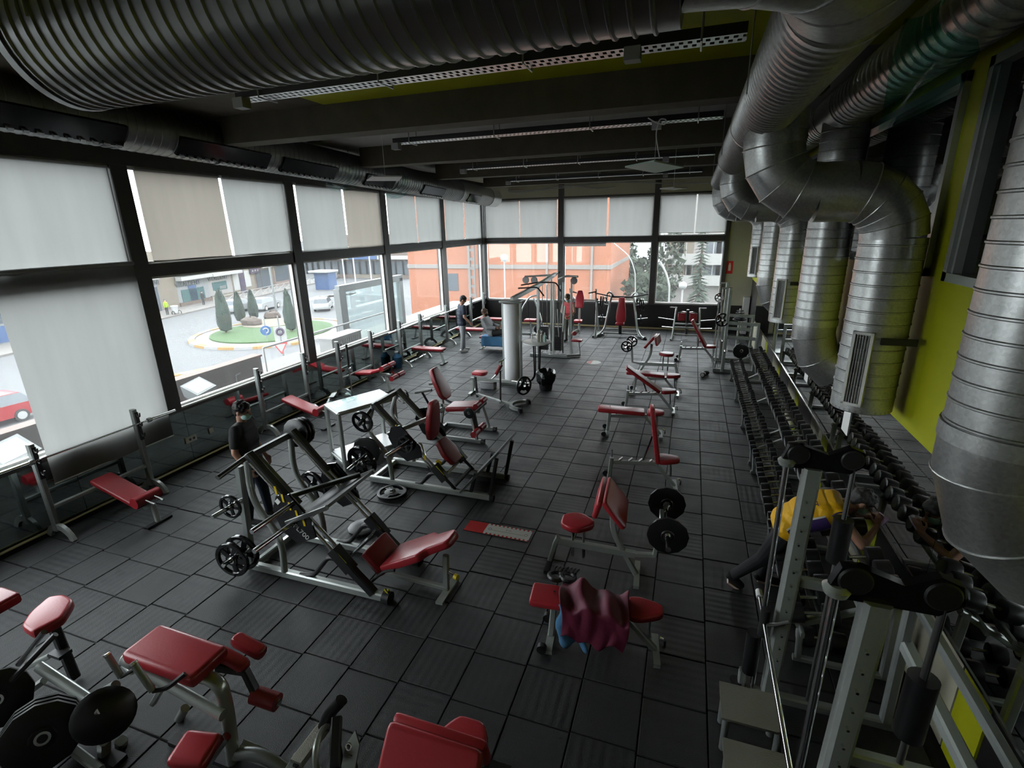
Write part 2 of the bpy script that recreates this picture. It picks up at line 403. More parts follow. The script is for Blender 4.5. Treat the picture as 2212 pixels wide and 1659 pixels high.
# ceiling: slabs between beams, beams along X
ceil = struct(MB().bb(XL-.2, XR+.2, 6.4, YF+.2, SLAB, SLAB+.2).build('ceiling', 'slab'))
MB().bb(-4.75, XR+.2, YB, 6.4, SLAB, SLAB+.2).build('ceiling_panel', 'lime', ceil, label='lime painted ceiling bay'); MB().bb(XL-.2, -4.75, YB, 6.4, SLAB, SLAB+.2).build('ceiling_panel', 'concrete', ceil)
for k in range(6):
    ye = 6.6+3.35*(k-2)
    if ye > YF or k < 2: continue
    MB().bb(XL+1.12, 1.15, ye-.33, ye, 4.92, SLAB+.02).build('ceiling_beam', 'concrete', ceil)
MB().bb(XL-.1, XR+.1, 16.75, YF+.1, SLAB-.02, SLAB+.01).build('ceiling_panel', 'beige', ceil)

# left wall: tinted mirror below the sill, steel mullions and transoms, glass, sill
wl = struct(MB().bb(XL-.25, XL-.03, YB, YF+.2, -.2, SILL-.03).build('wall_left', 'blackwall'))
MULL = [2.07, 5.42, 8.69, 12.03, 15.41]
for k in range(12):
    y0 = YB+.1+k*1.675; y1 = min(y0+1.668, YF)
    if y0 < YF-.2: MB().bb(XL-.03, XL-.015, y0, y1, .03, SILL-.05).build('mirror_panel', 'darkmirror', wl)
MB().bb(XL-.22, XL+.03, YB, YF, SILL-.05, SILL).build('sill', 'frame', wl)
MB().bb(XL-.12, XL+.012, YB, YF, SILL, SILL+.018).build('sill_cap', 'white', wl)
for y in MULL: MB().bb(XL-.18, XL+.05, y-.115, y+.115, SILL, SLAB).build('mullion', 'frame', wl)
MB().bb(XL-.18, XL+.05, 18.72, YF+.05, SILL, SLAB).build('mullion', 'frame', wl)
MB().bb(XL-.15, XL+.03, YB, YF, T0, T1).build('transom', 'frame', wl)
MB().bb(XL-.2, XL+.06, YB, YF, HEAD, SLAB).build('head_beam', 'frame', wl)
struct(MB().tube([(XL+.03, YB, .03), (XL+.03, YF, .03)], .02, 8).build('baseboard_left', 'gold'))
bays = [(YB, MULL[0]-.115)]+[(MULL[k]+.115, (MULL[k+1]-.115) if k < 4 else 18.72) for k in range(5)]
n = 0
def window(axis, a0, a1, z0, z1, pos, g='glass'):
    """a window: slim frame of four bars and its pane"""
    global n; n += 1
    t = .035
    def bx(m, u0, u1, w0, w1, d0, d1):
        if axis == 'x': m.bb(pos+d0, pos+d1, u0, u1, w0, w1)
        else: m.bb(u0, u1, pos+d0, pos+d1, w0, w1)
    f = MB(); bx(f, a0, a0+t, z0, z1, -.04, .03); bx(f, a1-t, a1, z0, z1, -.04, .03); bx(f, a0, a1, z0, z0+t, -.04, .03); bx(f, a0, a1, z1-t, z1, -.04, .03)
    o = struct(f.build('window_%d' % n, 'white'))
    p = MB(); bx(p, a0+t*.5, a1-t*.5, z0+t*.5, z1-t*.5, -.012, -.004); p.build('pane', g, o)
for a, b in bays:
    window('x', a, b, SILL+.018, T0, XL-.07); window('x', a, b, T1, HEAD, XL-.07)

# far wall: black below the sill
wf = struct(MB().bb(XL-.2, 1.14, YF+.02, YF+.25, -.2, .88).build('wall_far', 'blackwall'))
MB().bb(XL, 1.14, YF-.05, YF+.2, .88, .93).build('sill', 'frame', wf)
FM = [(-7.72, -7.6), (-4.69, -4.48), (-1.33, -1.13), (1.03, 1.15)]
for a, b in FM: MB().bb(a, b, YF-.06, YF+.18, .93, SLAB).build('mullion', 'frame', wf)
MB().bb(XL, 1.14, YF-.03, YF+.15, T0, T1).build('transom', 'frame', wf)
MB().bb(XL, XR, YF-.03, YF+.2, HEAD, SLAB).build('head_beam', 'beige', wf)
MB().bb(XL, 1.14, YF-.04, YF+.01, HEAD-.01, HEAD+.05).build('head_rail', 'frame', wf)
for k in range(5): MB().bb(XL+.05+k*1.74, XL+.05+k*1.74+1.73, YF, YF+.02, .06, .87).build('wall_panel', 'blackwall', wf)
struct(MB().bb(XL, 1.14, YF-.03, YF+.02, 0, .05).build('baseboard_far', 'gold'))
for (a0, a), (b, b1) in zip(FM, FM[1:]):
    window('y', a, b, .93, T0, YF+.08); window('y', a, b, T1, HEAD, YF+.08)
wc = struct(MB().bb(1.15, XR+.1, YF, YF+.2, -.2, SLAB).build('wall_far_corner', 'beige'))
MB().bb(1.3, 1.78, YF-.02, YF, 0, .93).build('wall_panel', 'blackwall', wc)
MB().bb(1.8, 1.98, YF-.28, YF, 0, 1.25).build('pier', 'white', wc)

# right wall: lime plaster, dark interior windows high up, long mirror strip over a banded dado
MZ0, MZ1 = .78, 1.84
wr = struct(MB().bb(XR+.02, XR+.3, YB, YF+.2, -.2, MZ1).build('wall_right', 'blackwall'))
WR = [(1.4, 5.12), (5.49, 8.6), (8.95, 12.0), (12.35, 15.4), (15.75, 18.6)]
g = MB().bb(XR, XR+.3, YB, YF+.1, MZ1, 3.2).bb(XR, XR+.3, YB, YF+.1, 4.8, SLAB)
ys = [YB]+[v for ab in WR for v in ab]+[YF+.1]
for k in range(0, len(ys), 2): g.bb(XR, XR+.3, ys[k], ys[k+1], 3.2, 4.8)
g.build('plaster', 'lime', wr)
for k, (a, b) in enumerate(WR):
    n += 1; f = MB(); t = .07
    f.bb(XR-.05, XR+.06, a, a+t, 3.2, 4.8).bb(XR-.05, XR+.06, b-t, b, 3.2, 4.8).bb(XR-.05, XR+.06, a, b, 3.2, 3.2+t).bb(XR-.05, XR+.06, a, b, 4.8-t, 4.8)
    f.bb(XR-.02, XR+.06, a+t, a+t+.02, 3.2, 4.8).bb(XR-.02, XR+.06, b-t-.03, b-t, 3.2, 4.8)
    o = struct(f.build('window_%d' % n, 'silver')); MB().bb(XR+.04, XR+.06, a, b, 3.22, 4.78).build('pane', 'darkglass', o)
for k in range(7):
    y0 = 2.2+k*2.12; y1 = y0+2.113
    MB().bb(XR-.004, XR+.02, y0, y1, MZ0, MZ1).build('mirror_panel', 'mirror', wr)
    MB().bb(XR-.012, XR+.0, y0, y1, MZ0-.018, MZ0+.004).build('mirror_trim', 'chrome', wr)
    MB().bb(XR-.0, XR+.02, y0, y0+1.02, .02, MZ0-.02).build('dado_panel', 'blackwall', wr)
    MB().bb(XR-.004, XR+.02, y0+1.04, y0+1.36, .02, MZ0-.02).build('dado_panel', 'lime', wr)
    MB().bb(XR-.004, XR+.02, y0+1.38, y1, .02, MZ0-.02).build('dado_panel', 'beige', wr)
# back wall behind the photographer, with the gallery front below
wbk = struct(MB().bb(XL-.2, XR+.3, YB-.2, YB, -.2, SLAB+.2).build('wall_back', 'slab'))

# ------------------------------------------------------------------ roller blinds
def blind(axis, a0, a1, ztop, zbot, pos, label, m='blind', wave=.0, tube=True):
    t = tag(bpy.data.objects.new('roller_blind', None), label, 'roller blind', 'roller blinds along the windows'); COL.objects.link(t)
    def P(u, z, d): return V((pos+d, u, z)) if axis == 'x' else V((u, pos-d, z))
    nu, nv = 10, 5; ph = random.random()*6
    f = MB().grid(lambda u, v: P(a0+(a1-a0)*u, ztop+(zbot-ztop)*v, (.012+wave*v)*math.sin(u*9+ph+v*1.5)*.5+.0), nu, nv)
    f.build('fabric', m, t)
    MB().cyl(P(a0, zbot, 0), P(a1, zbot, 0), .011, 8).build('bottom_bar', 'white' if m == 'blind' else 'grey', t)
    MB().cyl(P(a0, ztop, 0), P(a1, ztop, 0), .03, 8).build('roller', 'grey', t)
    return t
where = {1: 'above the nearest bench press', 2: 'above the second bench press', 3: 'above the decline sit-up bench', 4: 'above the flat bench press', 5: 'in the bay before the room corner'}
for k in range(1, 6):
    a, b = bays[k]; mid = a+(b-a)*(.52 if k != 1 else .5); xb = XL+.0
    zb = [0, 3.30, 3.30, 3.26, 3.28, 3.06][k]
    blind('x', a+.12, mid-.03, HEAD-.02, zb, XL-.0, ('beige' if k in (2,) else 'pale grey')+' upper roller blind '+where[k]+', gallery half', 'blindb' if k == 2 else 'blind', .015)
    blind('x', mid+.03, b-.02, HEAD-.02, zb, XL-.0, ('beige' if k in (3,) else 'pale grey')+' upper roller blind '+where[k]+', corner half', 'blindb' if k == 3 else 'blind', .04 if k == 2 else .015)
blind('x', 3.62, MULL[1]-.13, T0+.22, .62, XL+.075, 'long pale grey roller blind over a lower pane, hanging past the sill', 'blind', .03)
fb = [(-7.55, -6.2, 3.20, 'corner bay of the far wall beside the corner'), (-6.17, -4.75, 3.22, 'corner bay of the far wall beside the thick mullion'), (-4.46, -2.93, 2.95, 'middle bay of the far wall, drawn lower than its neighbours'),
      (-2.86, -1.36, 3.27, 'middle bay of the far wall over the parking view'), (-1.1, .02, 3.36, 'bay facing the white building over the leafy tree'), (.07, 1.0, 3.36, 'bay facing the white building over the spruce')]
for a, b, z, s in fb: blind('y', a, b, HEAD-.02, z, YF-.02, 'pale roller blind in the '+s, 'blind')

# ------------------------------------------------------------------ wall fittings
o = MB().bb(1.155, 1.365, YF-.012, YF-.002, 2.0, 2.42).build('extinguisher_sign', 'redsign', loc=(1.26, YF-.007, 2.2)); tag(o, 'red fire extinguisher sign with a pale pictogram on beige wall', 'sign')
m_ = MB().bb(1.22, 1.30, YF-.016, YF-.012, 2.10, 2.30).bb(1.24, 1.28, YF-.016, YF-.012, 2.30, 2.36); q = bpy.data.objects.new('pictogram', m_.mesh('pictogram', 'soap', (1.26, YF-.007, 2.2))); COL.objects.link(q); q.parent = o
for (px, py, wdt, lab) in ((412, 948, .20, 'cream double socket plate on the tinted mirror behind the man in black'), (456, 930, .09, 'small cream switch plate on the tinted mirror behind the man in black')):
    p = PX(px, py, XL-.01)
    t = here('socket_plate', lab, 'socket', (XL-.01, p.y, p.z))
    MB().bb(XL-.012, XL+.004, p.y-wdt/2, p.y+wdt/2, p.z-.05, p.z+.05).build('plate', 'soap', t)
    if wdt > .1:
        for d in (-.02, .05): MB().cyl((XL+.003, p.y+d, p.z), (XL+.008, p.y+d, p.z), .022, 12).build('socket', 'blackm', t)
p = PX(1001-178, 744+18, XL-.01)
for (y, z, lab) in ((6.9, 1.32, 'small printed sheet taped low on the long mirror'), (9.3, 1.28, 'white printed notice taped to the mirror behind the dumbbells')):
    o = MB().bb(XR-.012, XR-.008, y-.13, y+.13, z-.18, z+.18).build('paper_notice', 'paper', loc=(XR-.01, y, z)); tag(o, lab, 'notice')
# ------------------------------------------------------------------ ductwork
def spiral(mb, a, b, r, pitch=.12, seg=32, rib=.007, caps=True):
    """spiral-seam pipe: a thin raised seam every pitch"""
    a, b = V(a), V(b); L = (b-a).length; prof = [(r, 0)]; k = pitch*.5
    while k < L-.03:
        prof += [(r, k-.010), (r+rib, k-.004), (r+rib, k+.004), (r, k+.010)]; k += pitch
    prof.append((r, L))
    mb.lathe(prof, a, b-a, seg, caps); return mb
def arc(c, r, e1, e2, a0, a1, n):
    c, e1, e2 = V(c), V(e1), V(e2)
    return [c+e1*(r*math.cos(a0+(a1-a0)*k/n))+e2*(r*math.sin(a0+(a1-a0)*k/n)) for k in range(n+1)]
def gores(pts, r, parent, name, m, seg=36, seams=True):
    """lobster-back elbow: straight gore pieces joined at raised seams, each gore a part"""
    x = MB(); x.tube(pts, r, seg)
    o = x.build(name, m, parent, sharp=14)
    if seams:
        for i in range(1, len(pts)-1):
            t = (pts[i+1]-pts[i]).normalized()+(pts[i]-pts[i-1]).normalized()
            s = MB().torus(pts[i], t, r*1.003, .006, seg, 6)
            q = bpy.data.objects.new('seam', s.mesh('seam', 'zinc', V(parent['_org']) if '_org' in parent else (0, 0, 0))); COL.objects.link(q); q.parent = o
    return o
def band(parent, c, axis, r, wd=.04, m='zinc'):
    a = V(axis).normalized()*wd/2
    MB().lathe([(r, -wd/2), (r+.008, -wd/2), (r+.008, wd/2), (r, wd/2)], c, axis, 32, False).build('collar', m, parent)

# big cross duct over the gallery edge, elbow to the long main
BY, BZ, BR = 2.15, 4.69, .33
t = here('cross_duct', 'wide dark ribbed ventilation duct running across the room under the lime ceiling', 'duct', (-2, BY, BZ))
spiral(MB(), (-3.15, BY, BZ), (-.1, BY, BZ), BR, .075, 40, .010).build('pipe', 'duct', t)
MB().lathe([(BR+.012, 0), (BR+.012, .05), (BR-.02, .05), (BR-.02, .0)], (-3.2, BY, BZ), (1, 0, 0), 40, False).build('end_ring', 'duct', t)
gores(arc((-.1, BY+.64, BZ), .64, (0, -1, 0), (1, 0, 0), 0, PI/2, 4), BR*.85, t, 'elbow', 'zincd')
for x in (-2.9, -1.6, -.3): [MB().tube([(x, BY+d, SLAB), (x, BY+d, BZ-.05)], .006, 6).build('hanger', 'steel', t) for d in (-BR-.01, BR+.01)]
# long main one
M1X, M1Z, M1R = .54, 4.665, .245
t = here('main_duct', 'ribbed steel main duct running the length of the room beside the cable trays', 'duct', (M1X, 8, M1Z))
spiral(MB(), (M1X, 2.83, M1Z), (M1X, 9.4, M1Z), M1R, .10, 36, .009).build('pipe', 'zincd', t)
spiral(MB(), (M1X, 9.4, M1Z), (M1X, 14.6, M1Z), M1R*.86, .11, 32, .008).build('pipe', 'zincd', t)
MB().lathe([(M1R*.86, 0), (M1R*.86, .03), (.02, .05)], (M1X, 14.6, M1Z), (0, 1, 0), 32).build('end_cap', 'zinc', t)
for y in (2.9, 6.3, 9.4): band(t, (M1X, y, M1Z), (0, 1, 0), M1R+.004, .05)
for y in (4.4, 8.0, 11.5): MB().tube([(M1X-M1R-.01, y, SLAB), (M1X-M1R-.01, y, M1Z-.1)], .005, 6).build('hanger', 'steel', t)
# long main two against the right wall
M2X, M2Z, M2R = 1.62, 4.98, .24
t = here('main_duct', 'bright steel main duct high against the lime wall', 'duct', (M2X, 8, M2Z))
spiral(MB(), (M2X, 2.3, M2Z), (M2X, 7.4, M2Z), M2R, .14, 32, .010).build('pipe', 'zinc', t)
MB().cyl((M2X, 7.4, M2Z), (M2X, 8.3, M2Z), M2R*1.01, 32).build('sleeve', 'zinc', t)
spiral(MB(), (M2X, 8.3, M2Z), (M2X, 13.2, M2Z), M2R*.9, .13, 28, .008).build('pipe', 'zinc', t)
for y in (7.4, 8.3): band(t, (M2X, y, M2Z), (0, 1, 0), M2R+.003)
# S-bend branches with a slotted grille (supply)
def branch(Y, lab, zb=1.95, r=.255):
    t = here('duct_branch', lab, 'duct', (1.68, Y, zb), 'supply branches with slotted grilles')
    x0, x1, zc = .63, 1.68, 3.93
    MB().cyl((x0, Y, M1Z-.05), (x0, Y, 4.36), r+.003, 32).build('drop', 'zinc', t)
    band(t, (x0, Y, 4.47), (0, 0, 1), r); band(t, (x0, Y, 4.40), (0, 0, 1), r, .02)
    R1 = .40
    pts = arc((x0+R1, Y, zc+R1), R1, (-1, 0, 0), (0, 0, -1), 0, PI/2, 4)
    gores([V((x0, Y, 4.38))]+pts, r, t, 'upper_elbow', 'zinc')
    MB().cyl((x0+R1-.01, Y, zc), (x1-R1+.01, Y, zc), r, 32).build('crossover', 'zinc', t)
    pts = arc((x1-R1, Y, zc-R1), R1, (0, 0, 1), (1, 0, 0), 0, PI/2, 5)
    gores(pts, r, t, 'lower_elbow', 'zinc')
    spiral(MB(), (x1, Y, zc-R1), (x1, Y, zb), r, .115, 36, .006).build('riser', 'zinc', t)
    MB().lathe([(.02, -.004), (r-.01, -.002), (r, .01), (r, .03)], (x1, Y, zb-.008), (0, 0, 1), 32).build('end_cap', 'zincd', t)
    # grille looks into the room, towards the gallery
    d = V((-.55, -.83, 0)).normalized(); s = V((-d.y, d.x, 0)); c = V((x1, Y, zb+.42))+d*(r+.004); up = V((0, 0, 1))
    def q(a, z, e): return c+s*a+up*z+d*e
    f = MB()
    for a0, a1, z0, z1 in ((-.085, -.06, -.35, .35), (.06, .085, -.35, .35), (-.085, .085, -.35, -.325), (-.085, .085, .325, .35)):
        f.add([q(a, z, e) for e in (-.03, .02) for a, z in ((a0, z0), (a1, z0), (a1, z1), (a0, z1))], [(4, 5, 6, 7), (0, 1, 5, 4), (1, 2, 6, 5), (2, 3, 7, 6), (3, 0, 4, 7)])
    gr = f.build('grille', 'white', t)
    bk = MB().add([q(a, z, -.012) for a, z in ((-.06, -.325), (.06, -.325), (.06, .325), (-.06, .325))], [(0, 1, 2, 3)]); sub(bk, 'backing', 'gloss', gr)
    for k in range(5):
        a = -.045+k*.0225
        fn = MB().add([q(a+e0, z, e1) for z in (-.325, .325) for e0, e1 in ((-.005, -.01), (.003, -.01), (.006, .014), (-.001, .014))], [(0, 1, 2, 3), (4, 7, 6, 5), (0, 4, 5, 1), (1, 5, 6, 2), (2, 6, 7, 3), (3, 7, 4, 0)])
        sub(fn, 'fin', 'grey', gr)
    MB().bb(x1-.02, XR-.07, Y-r-.03, Y-r+.0, 2.62, 2.68).build('wall_bracket', 'blackm', t)
branch(5.5, 'large steel duct branch with slotted grille beside the lime wall')
branch(10.2, 'steel duct branch with slotted grille beyond the second elbow outlet')
branch(14.9, 'farthest steel duct branch, half hidden near the beige wall', 2.3, .24)
# straight drops that end in an elbow towards the wall (return)
def drop(Y, lab, zt=4.9, r=.26, X=1.68, zb=2.35, dz=1.):
    t = here('duct_drop', lab, 'duct', (X, Y, zb-.5), 'return drops ending in an elbow')
    spiral(MB(), (X, Y, zt), (X, Y, zb+.02), r, .115, 36, .006).build('riser', 'zinc', t)
    band(t, (X, Y, zb+.02), (0, 0, 1), r+.006, .09)
    e = (V((.55, -.0, 0))).normalized()
    pts = [V((X, Y, zb+.02)), V((X, Y, zb-.18)), V((X, Y, zb-.18))+e*.10+V((0, 0, -.30)), V((X, Y, zb-.18))+e*.34+V((0, 0, -.52))]
    gores(pts, r*1.02, t, 'outlet_elbow', 'zincd')
    MB().bb(X-.04, XR-.07, Y-.03, Y+.03, zb+.35, zb+.41).build('wall_bracket', 'blackm', t)
drop(3.15, 'nearest thick galvanised duct drop beside the framed dark window', r=.29, X=1.66, zb=2.58)
drop(7.85, 'galvanised duct drop with elbow outlet between two grille ducts')
drop(12.5, 'galvanised duct drop with elbow outlet above the far dumbbells', zb=2.55)
# sloping supply duct along the window wall with louvred slots
def LC(y): return V((-6.9, y, 5.04-.027*(y-4.4)))
t = here('window_duct', 'long sloping ribbed duct with louvred slots above the street windows', 'duct', LC(10))
for y0, y1 in ((.6, 6.4), (6.4, 11.2), (11.2, 14.9), (14.9, 17.4)):
    spiral(MB(), LC(y0), LC(y1), .30, .11, 28, .007).build('pipe', 'duct' if y0 < 12 else 'zincd', t)
    band(t, LC(y1), (0, 1, 0), .305, .05, 'duct')
MB().lathe([(.30, 0), (.30, .8), (.02, .82)], LC(17.4), LC(18.4)-LC(17.4), 28).build('end_pipe', 'zinc', t)
def slot(y0, y1, e=V((.80, 0, -.60))):
    e = e.normalized(); s = MB(); a = V((0, 1, -.027)).normalized(); u = a.cross(e).normalized()
    c = LC((y0+y1)/2)+e*.30; L = (y1-y0)/2; h = .13
    R = Matrix((a, u, e)).transposed()
    g = MB().box(c, (L*2, h*2, .05), R).build('louvre_box', 'gloss', t)
    k = int(L*2/.13)
    for i in range(k):
        p = c+a*(-L+(i+.5)*2*L/k)+u*h*.88+e*.04
        sub(MB().box(p, (.05, .03, .05), R), 'louvre_tip', 'alum', g)
for a, b in ((3.0, 4.9), (5.6, 7.2), (7.5, 8.9), (9.9, 11.0), (12.4, 13.6), (15.3, 16.2)): slot(a, b)
for y in (4.95, 9.3, 13.9): [MB().tube([LC(y)+V((d, 0, .1)), V((-6.9+d*.9, y, SLAB))], .008, 6).build('hanger', 'steel', t) for d in (-.32, .32)]
# crumpled clear wrap torn round the duct
def wrap(y, lab):
    c = LC(y); ph = random.random()*9
    m = MB().grid(lambda u, v: c+V((.36*math.cos(u*3.6-.3)+.03*math.sin(v*11+ph), (v-.5)*.42+.05*math.sin(u*7+ph), -.42*math.sin(u*3.6-.3)+.05*math.sin(v*9+u*12))), 14, 8)
    o = m.build('plastic_wrap', 'clearglass', loc=c); tag(o, lab, 'plastic wrap')
wrap(9.35, 'crumpled clear plastic wrap round the window duct by the second mullion'); wrap(11.4, 'crumpled clear plastic wrap round the window duct beside the flat panel')

# teal sheet added to imitate a reflection before the bright main duct
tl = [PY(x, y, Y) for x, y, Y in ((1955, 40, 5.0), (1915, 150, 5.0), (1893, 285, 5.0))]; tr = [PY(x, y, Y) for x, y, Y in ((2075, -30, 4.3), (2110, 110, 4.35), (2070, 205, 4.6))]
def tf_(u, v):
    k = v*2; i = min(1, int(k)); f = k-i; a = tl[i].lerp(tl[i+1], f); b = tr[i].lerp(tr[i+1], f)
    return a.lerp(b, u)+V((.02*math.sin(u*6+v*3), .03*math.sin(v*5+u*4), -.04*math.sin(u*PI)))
o = MB().grid(tf_, 20, 14).build('teal_reflection', 'teal', loc=tl[1]); tag(o, 'translucent teal sheet imitating a reflection beside the bright main duct', 'painted reflection')

# ------------------------------------------------------------------ cable trays and hanging panels
def tray(Y, z, x0, x1, lab):
    t = here('cable_tray', lab, 'cable tray', (x0, Y, z), 'perforated cable trays between the ceiling beams')
    wd, h = .2, .07
    for d in (-1, 1):
        MB().bb(x0, x1, Y+d*wd/2-.002, Y+d*wd/2+.002, z, z+h).build('side_rail', 'blackm', t); MB().bb(x0, x1, Y+d*(wd/2-.016)-.014, Y+d*(wd/2-.016)+.014, z, z+.005).build('bed_edge', 'alum', t)
    MB().bb(x0, x1, Y-.012, Y+.012, z, z+.005).build('bed_edge', 'alum', t)
    m = MB(); x = x0+.02                                     # rungs of the perforated bed
    while x < x1-.04: m.bb(x, x+.030, Y-wd/2+.03, Y-.012, z, z+.005).bb(x+.03, x+.06, Y+.012, Y+wd/2-.03, z, z+.005); x += .062
    m.build('perforated_bed', 'alum', t, kind='stuff')
    k = int((x1-x0)/1.25)
    for i in range(k+1):
        x = x0+.3+i*(x1-x0-.6)/max(1, k)
        MB().tube([(x, Y-wd/2-.02, z+.2), (x, Y-wd/2-.02, z-.02), (x, Y+wd/2+.02, z-.02), (x, Y+wd/2+.02, z+.2)], .008, 6).build('bracket', 'steel', t); MB().tube([(x, Y-wd/2-.02, z), (x, Y-wd/2-.02, SLAB)], .004, 6).build('hanger', 'steel', t)
    for x in (x0+.05, x0+(x1-x0)*.83): MB().bb(x-.06, x+.06, Y-.14, Y-.03, z-.09, z).build('socket_box', 'grey', t)
tray(4.5, 4.95, -4.35, .25, 'perforated cable tray under the lime ceiling bay')
tray(7.7, 4.97, -4.55, .25, 'perforated cable tray behind the first bare beam')
tray(11.2, 4.92, -4.98, .28, 'cable tray above the hanging green tinted panel')
tray(14.5, 4.9, -5.08, .1, 'cable tray nearest the far windows')
def panel(pts, lab, m, th=.02):
    c = sum((V(p) for p in pts), V())/4
    t = here('hanging_panel', lab, 'ceiling panel', c)
    MB().add([V(p)+V((0, 0, h)) for h in (0, th) for p in pts], [(3, 2, 1, 0), (4, 5, 6, 7)]+[(k, (k+1) % 4, 4+(k+1) % 4, 4+k) for k in range(4)]).build('diffuser', m, t)
    MB().tube([c+V((0, 0, th)), (c.x, c.y, SLAB)], .004, 6).build('cord', 'white', t)
panel([PY(1350, 362, 8.), PY(1413, 349, 7.5), PY(1478, 362, 8.), PY(1415, 374, 8.5)], 'square green tinted light panel hanging flat under the third cable tray', 'ledp')
panel([PY(1425, 409, 11.), PY(1455, 406, 10.6), PY(1485, 407, 11.), PY(1455, 411, 11.4)], 'thin white light panel hanging edge on before the far windows', 'white')
panel([PY(792, 391, 8.), PY(806, 382, 7.7), PY(869, 382, 8.0), PY(862, 391, 8.3)], 'thin white light panel hanging beside the window duct', 'white')
# loose flex dangling from the second tray
pts = rnd([PY(1400, 255, 7.55), PY(1418, 266, 7.5), PY(1437, 270, 7.5), PY(1440, 258, 7.5), PY(1425, 256, 7.5), PY(1416, 290, 7.5), PY(1425, 343, 7.5)], .2, 6)
o = MB().tube(pts, .008, 6).build('dangling_flex', 'white', loc=pts[0]); tag(o, 'looped white flex dangling from a cable tray', 'cable')
for (x0, y0, x1, y1, sg, lab) in ((1098, 411, 1560, 392, 14, 'upper grey pipe sagging along the top of the far wall'), (1098, 414, 1330, 404, 10, 'lower grey pipe sagging along the top of the far wall')):
    a, b = PY(x0, y0, 18.85), PY(x1, y1, 18.85)
    o = MB().tube([a.lerp(b, k/12)+V((0, 0, -.12*math.sin(PI*k/12)*math.cos(k*.5))) for k in range(13)], .02, 8).build('service_pipe', 'grey', loc=a); tag(o, lab, 'pipe')
# ------------------------------------------------------------------ the street outside
ZG = -5.3
def G(x, y): return PZ(x, y, ZG)
MT.update(asphalt=mat('asphalt', (.155, .16, .17), .8, noise=(.25, .18)), pave=mat('pavement', (.30, .28, .26), .8, noise=(.8, .1)), kerbw=mat('kerb_white', (.42, .42, .42), .7), kerbo=mat('kerb_orange', (.46, .26, .06), .7),
 grass=mat('lawn', (.055, .15, .025), .9, noise=(3, .3), bump=(20, .5)), gravel=mat('gravel', (.33, .29, .22), .9, noise=(9, .3)), rock=mat('rock', (.16, .12, .10), .9, noise=(2, .3), bump=(3, .6)),
 cypress=mat('cypress_foliage', (.035, .07, .05), .9, noise=(6, .4), bump=(9, 1.)), leaf=mat('leaf_foliage', (.055, .085, .05), .9, noise=(3, .45)), spruce=mat('spruce_foliage', (.06, .10, .065), .9, noise=(3, .4)),
 bark=mat('bark', (.09, .07, .05), .9), brick=mat('orange_brick', (.62, .23, .12), .8, noise=(.5, .10)), bandw=mat('pale_stone_band', (.42, .38, .35), .8),
 shopw=mat('pale_render', (.40, .42, .43), .8), shopb=mat('beige_render', (.32, .27, .21), .8), shopgl=mat('shop_glass_teal', (.10, .22, .22), .1), shopgd=mat('shop_glass_dark', (.05, .06, .07), .1), shopbl=mat('shop_blue', (.05, .14, .36), .5),
 shopp=mat('shop_purple', (.06, .03, .09), .5), pinkr=mat('pink_render', (.40, .30, .26), .85, noise=(.6, .08)), lightc=mat('fixture_grey', (.34, .37, .37), .4), carred=mat('red_car_paint', (.50, .012, .022), .2, coat=.6), carw=mat('white_car_paint', (.5, .52, .53), .2, coat=.5),
 tyre=mat('tyre', (.012, .012, .012), .7), vest=mat('fluorescent_vest', (.55, .85, .0), .6), signb=mat('blue_sign', (.01, .13, .42), .4), whiteb=mat('white_building', (.52, .50, .48), .8), roofg=mat('slate_roof', (.16, .17, .19), .7), brown=mat('brown_render', (.22, .16, .13), .8))
for _k in ('asphalt pave kerbw kerbo grass gravel rock cypress leaf spruce brick bandw shopw shopb pinkr lightc whiteb brown carw signb vest shopgl shopbl shopp carred'.split()):      # street colours darkened evenly to offset the strong sky and exposure
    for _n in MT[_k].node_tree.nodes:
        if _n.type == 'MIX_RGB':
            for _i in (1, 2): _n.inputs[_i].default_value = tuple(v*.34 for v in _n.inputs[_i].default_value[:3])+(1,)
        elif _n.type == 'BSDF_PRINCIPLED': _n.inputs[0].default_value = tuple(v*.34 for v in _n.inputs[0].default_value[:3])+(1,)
WHITE_IN = MT['white']; MT['white'] = mat('outdoor_white', (.22, .22, .215), .6)  # darker copy of white for outdoor things, keeps them from overexposing
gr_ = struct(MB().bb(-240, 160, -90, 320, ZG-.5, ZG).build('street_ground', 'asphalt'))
# roundabout island
RC = V((-36, 36.4, ZG))
def disc(r0, r1, z0, z1, seg=48):
    return MB().lathe([(r0, 0), (r0, z1-z0), (r1, z1-z0), (r1, 0)] if r0 else [(r1, 0), (r1, z1-z0)], RC+V((0, 0, z0-ZG)), (0, 0, 1), seg, not r0)
t = here('roundabout_island', 'round traffic island with lawn and orange and white kerb', 'traffic island', RC)
disc(0, 6.3, ZG, ZG+.16).build('paving', 'pave', t); disc(0, 5.2, ZG+.1, ZG+.26).build('lawn', 'grass', t); 
for k in range(30):
    a0, a1 = 2*PI*k/30, 2*PI*(k+1)/30; m = MB(); vs = []
    for r, z in ((6.3, 0), (6.85, 0), (6.8, .2), (6.3, .22)):
        for a in (a0, (a0+a1)/2, a1): vs.append(RC+V((r*math.cos(a), r*math.sin(a), z)))
    fs = [(i*3+j, i*3+j+1, ((i+1) % 4)*3+j+1, ((i+1) % 4)*3+j) for i in range(4) for j in range(2)]+[(0, 3, 6, 9), (11, 8, 5, 2)]
    m.add(vs, fs).build('kerb_stone', 'kerbo' if k % 2 else 'kerbw', t)
gc = G(585, 703); MB().lathe([(2.6, 0), (2.6, .2), (2.2, .24)], (gc.x, gc.y, ZG+.1), (0, 0, 1), 28).build('gravel_bed', 'gravel', t)
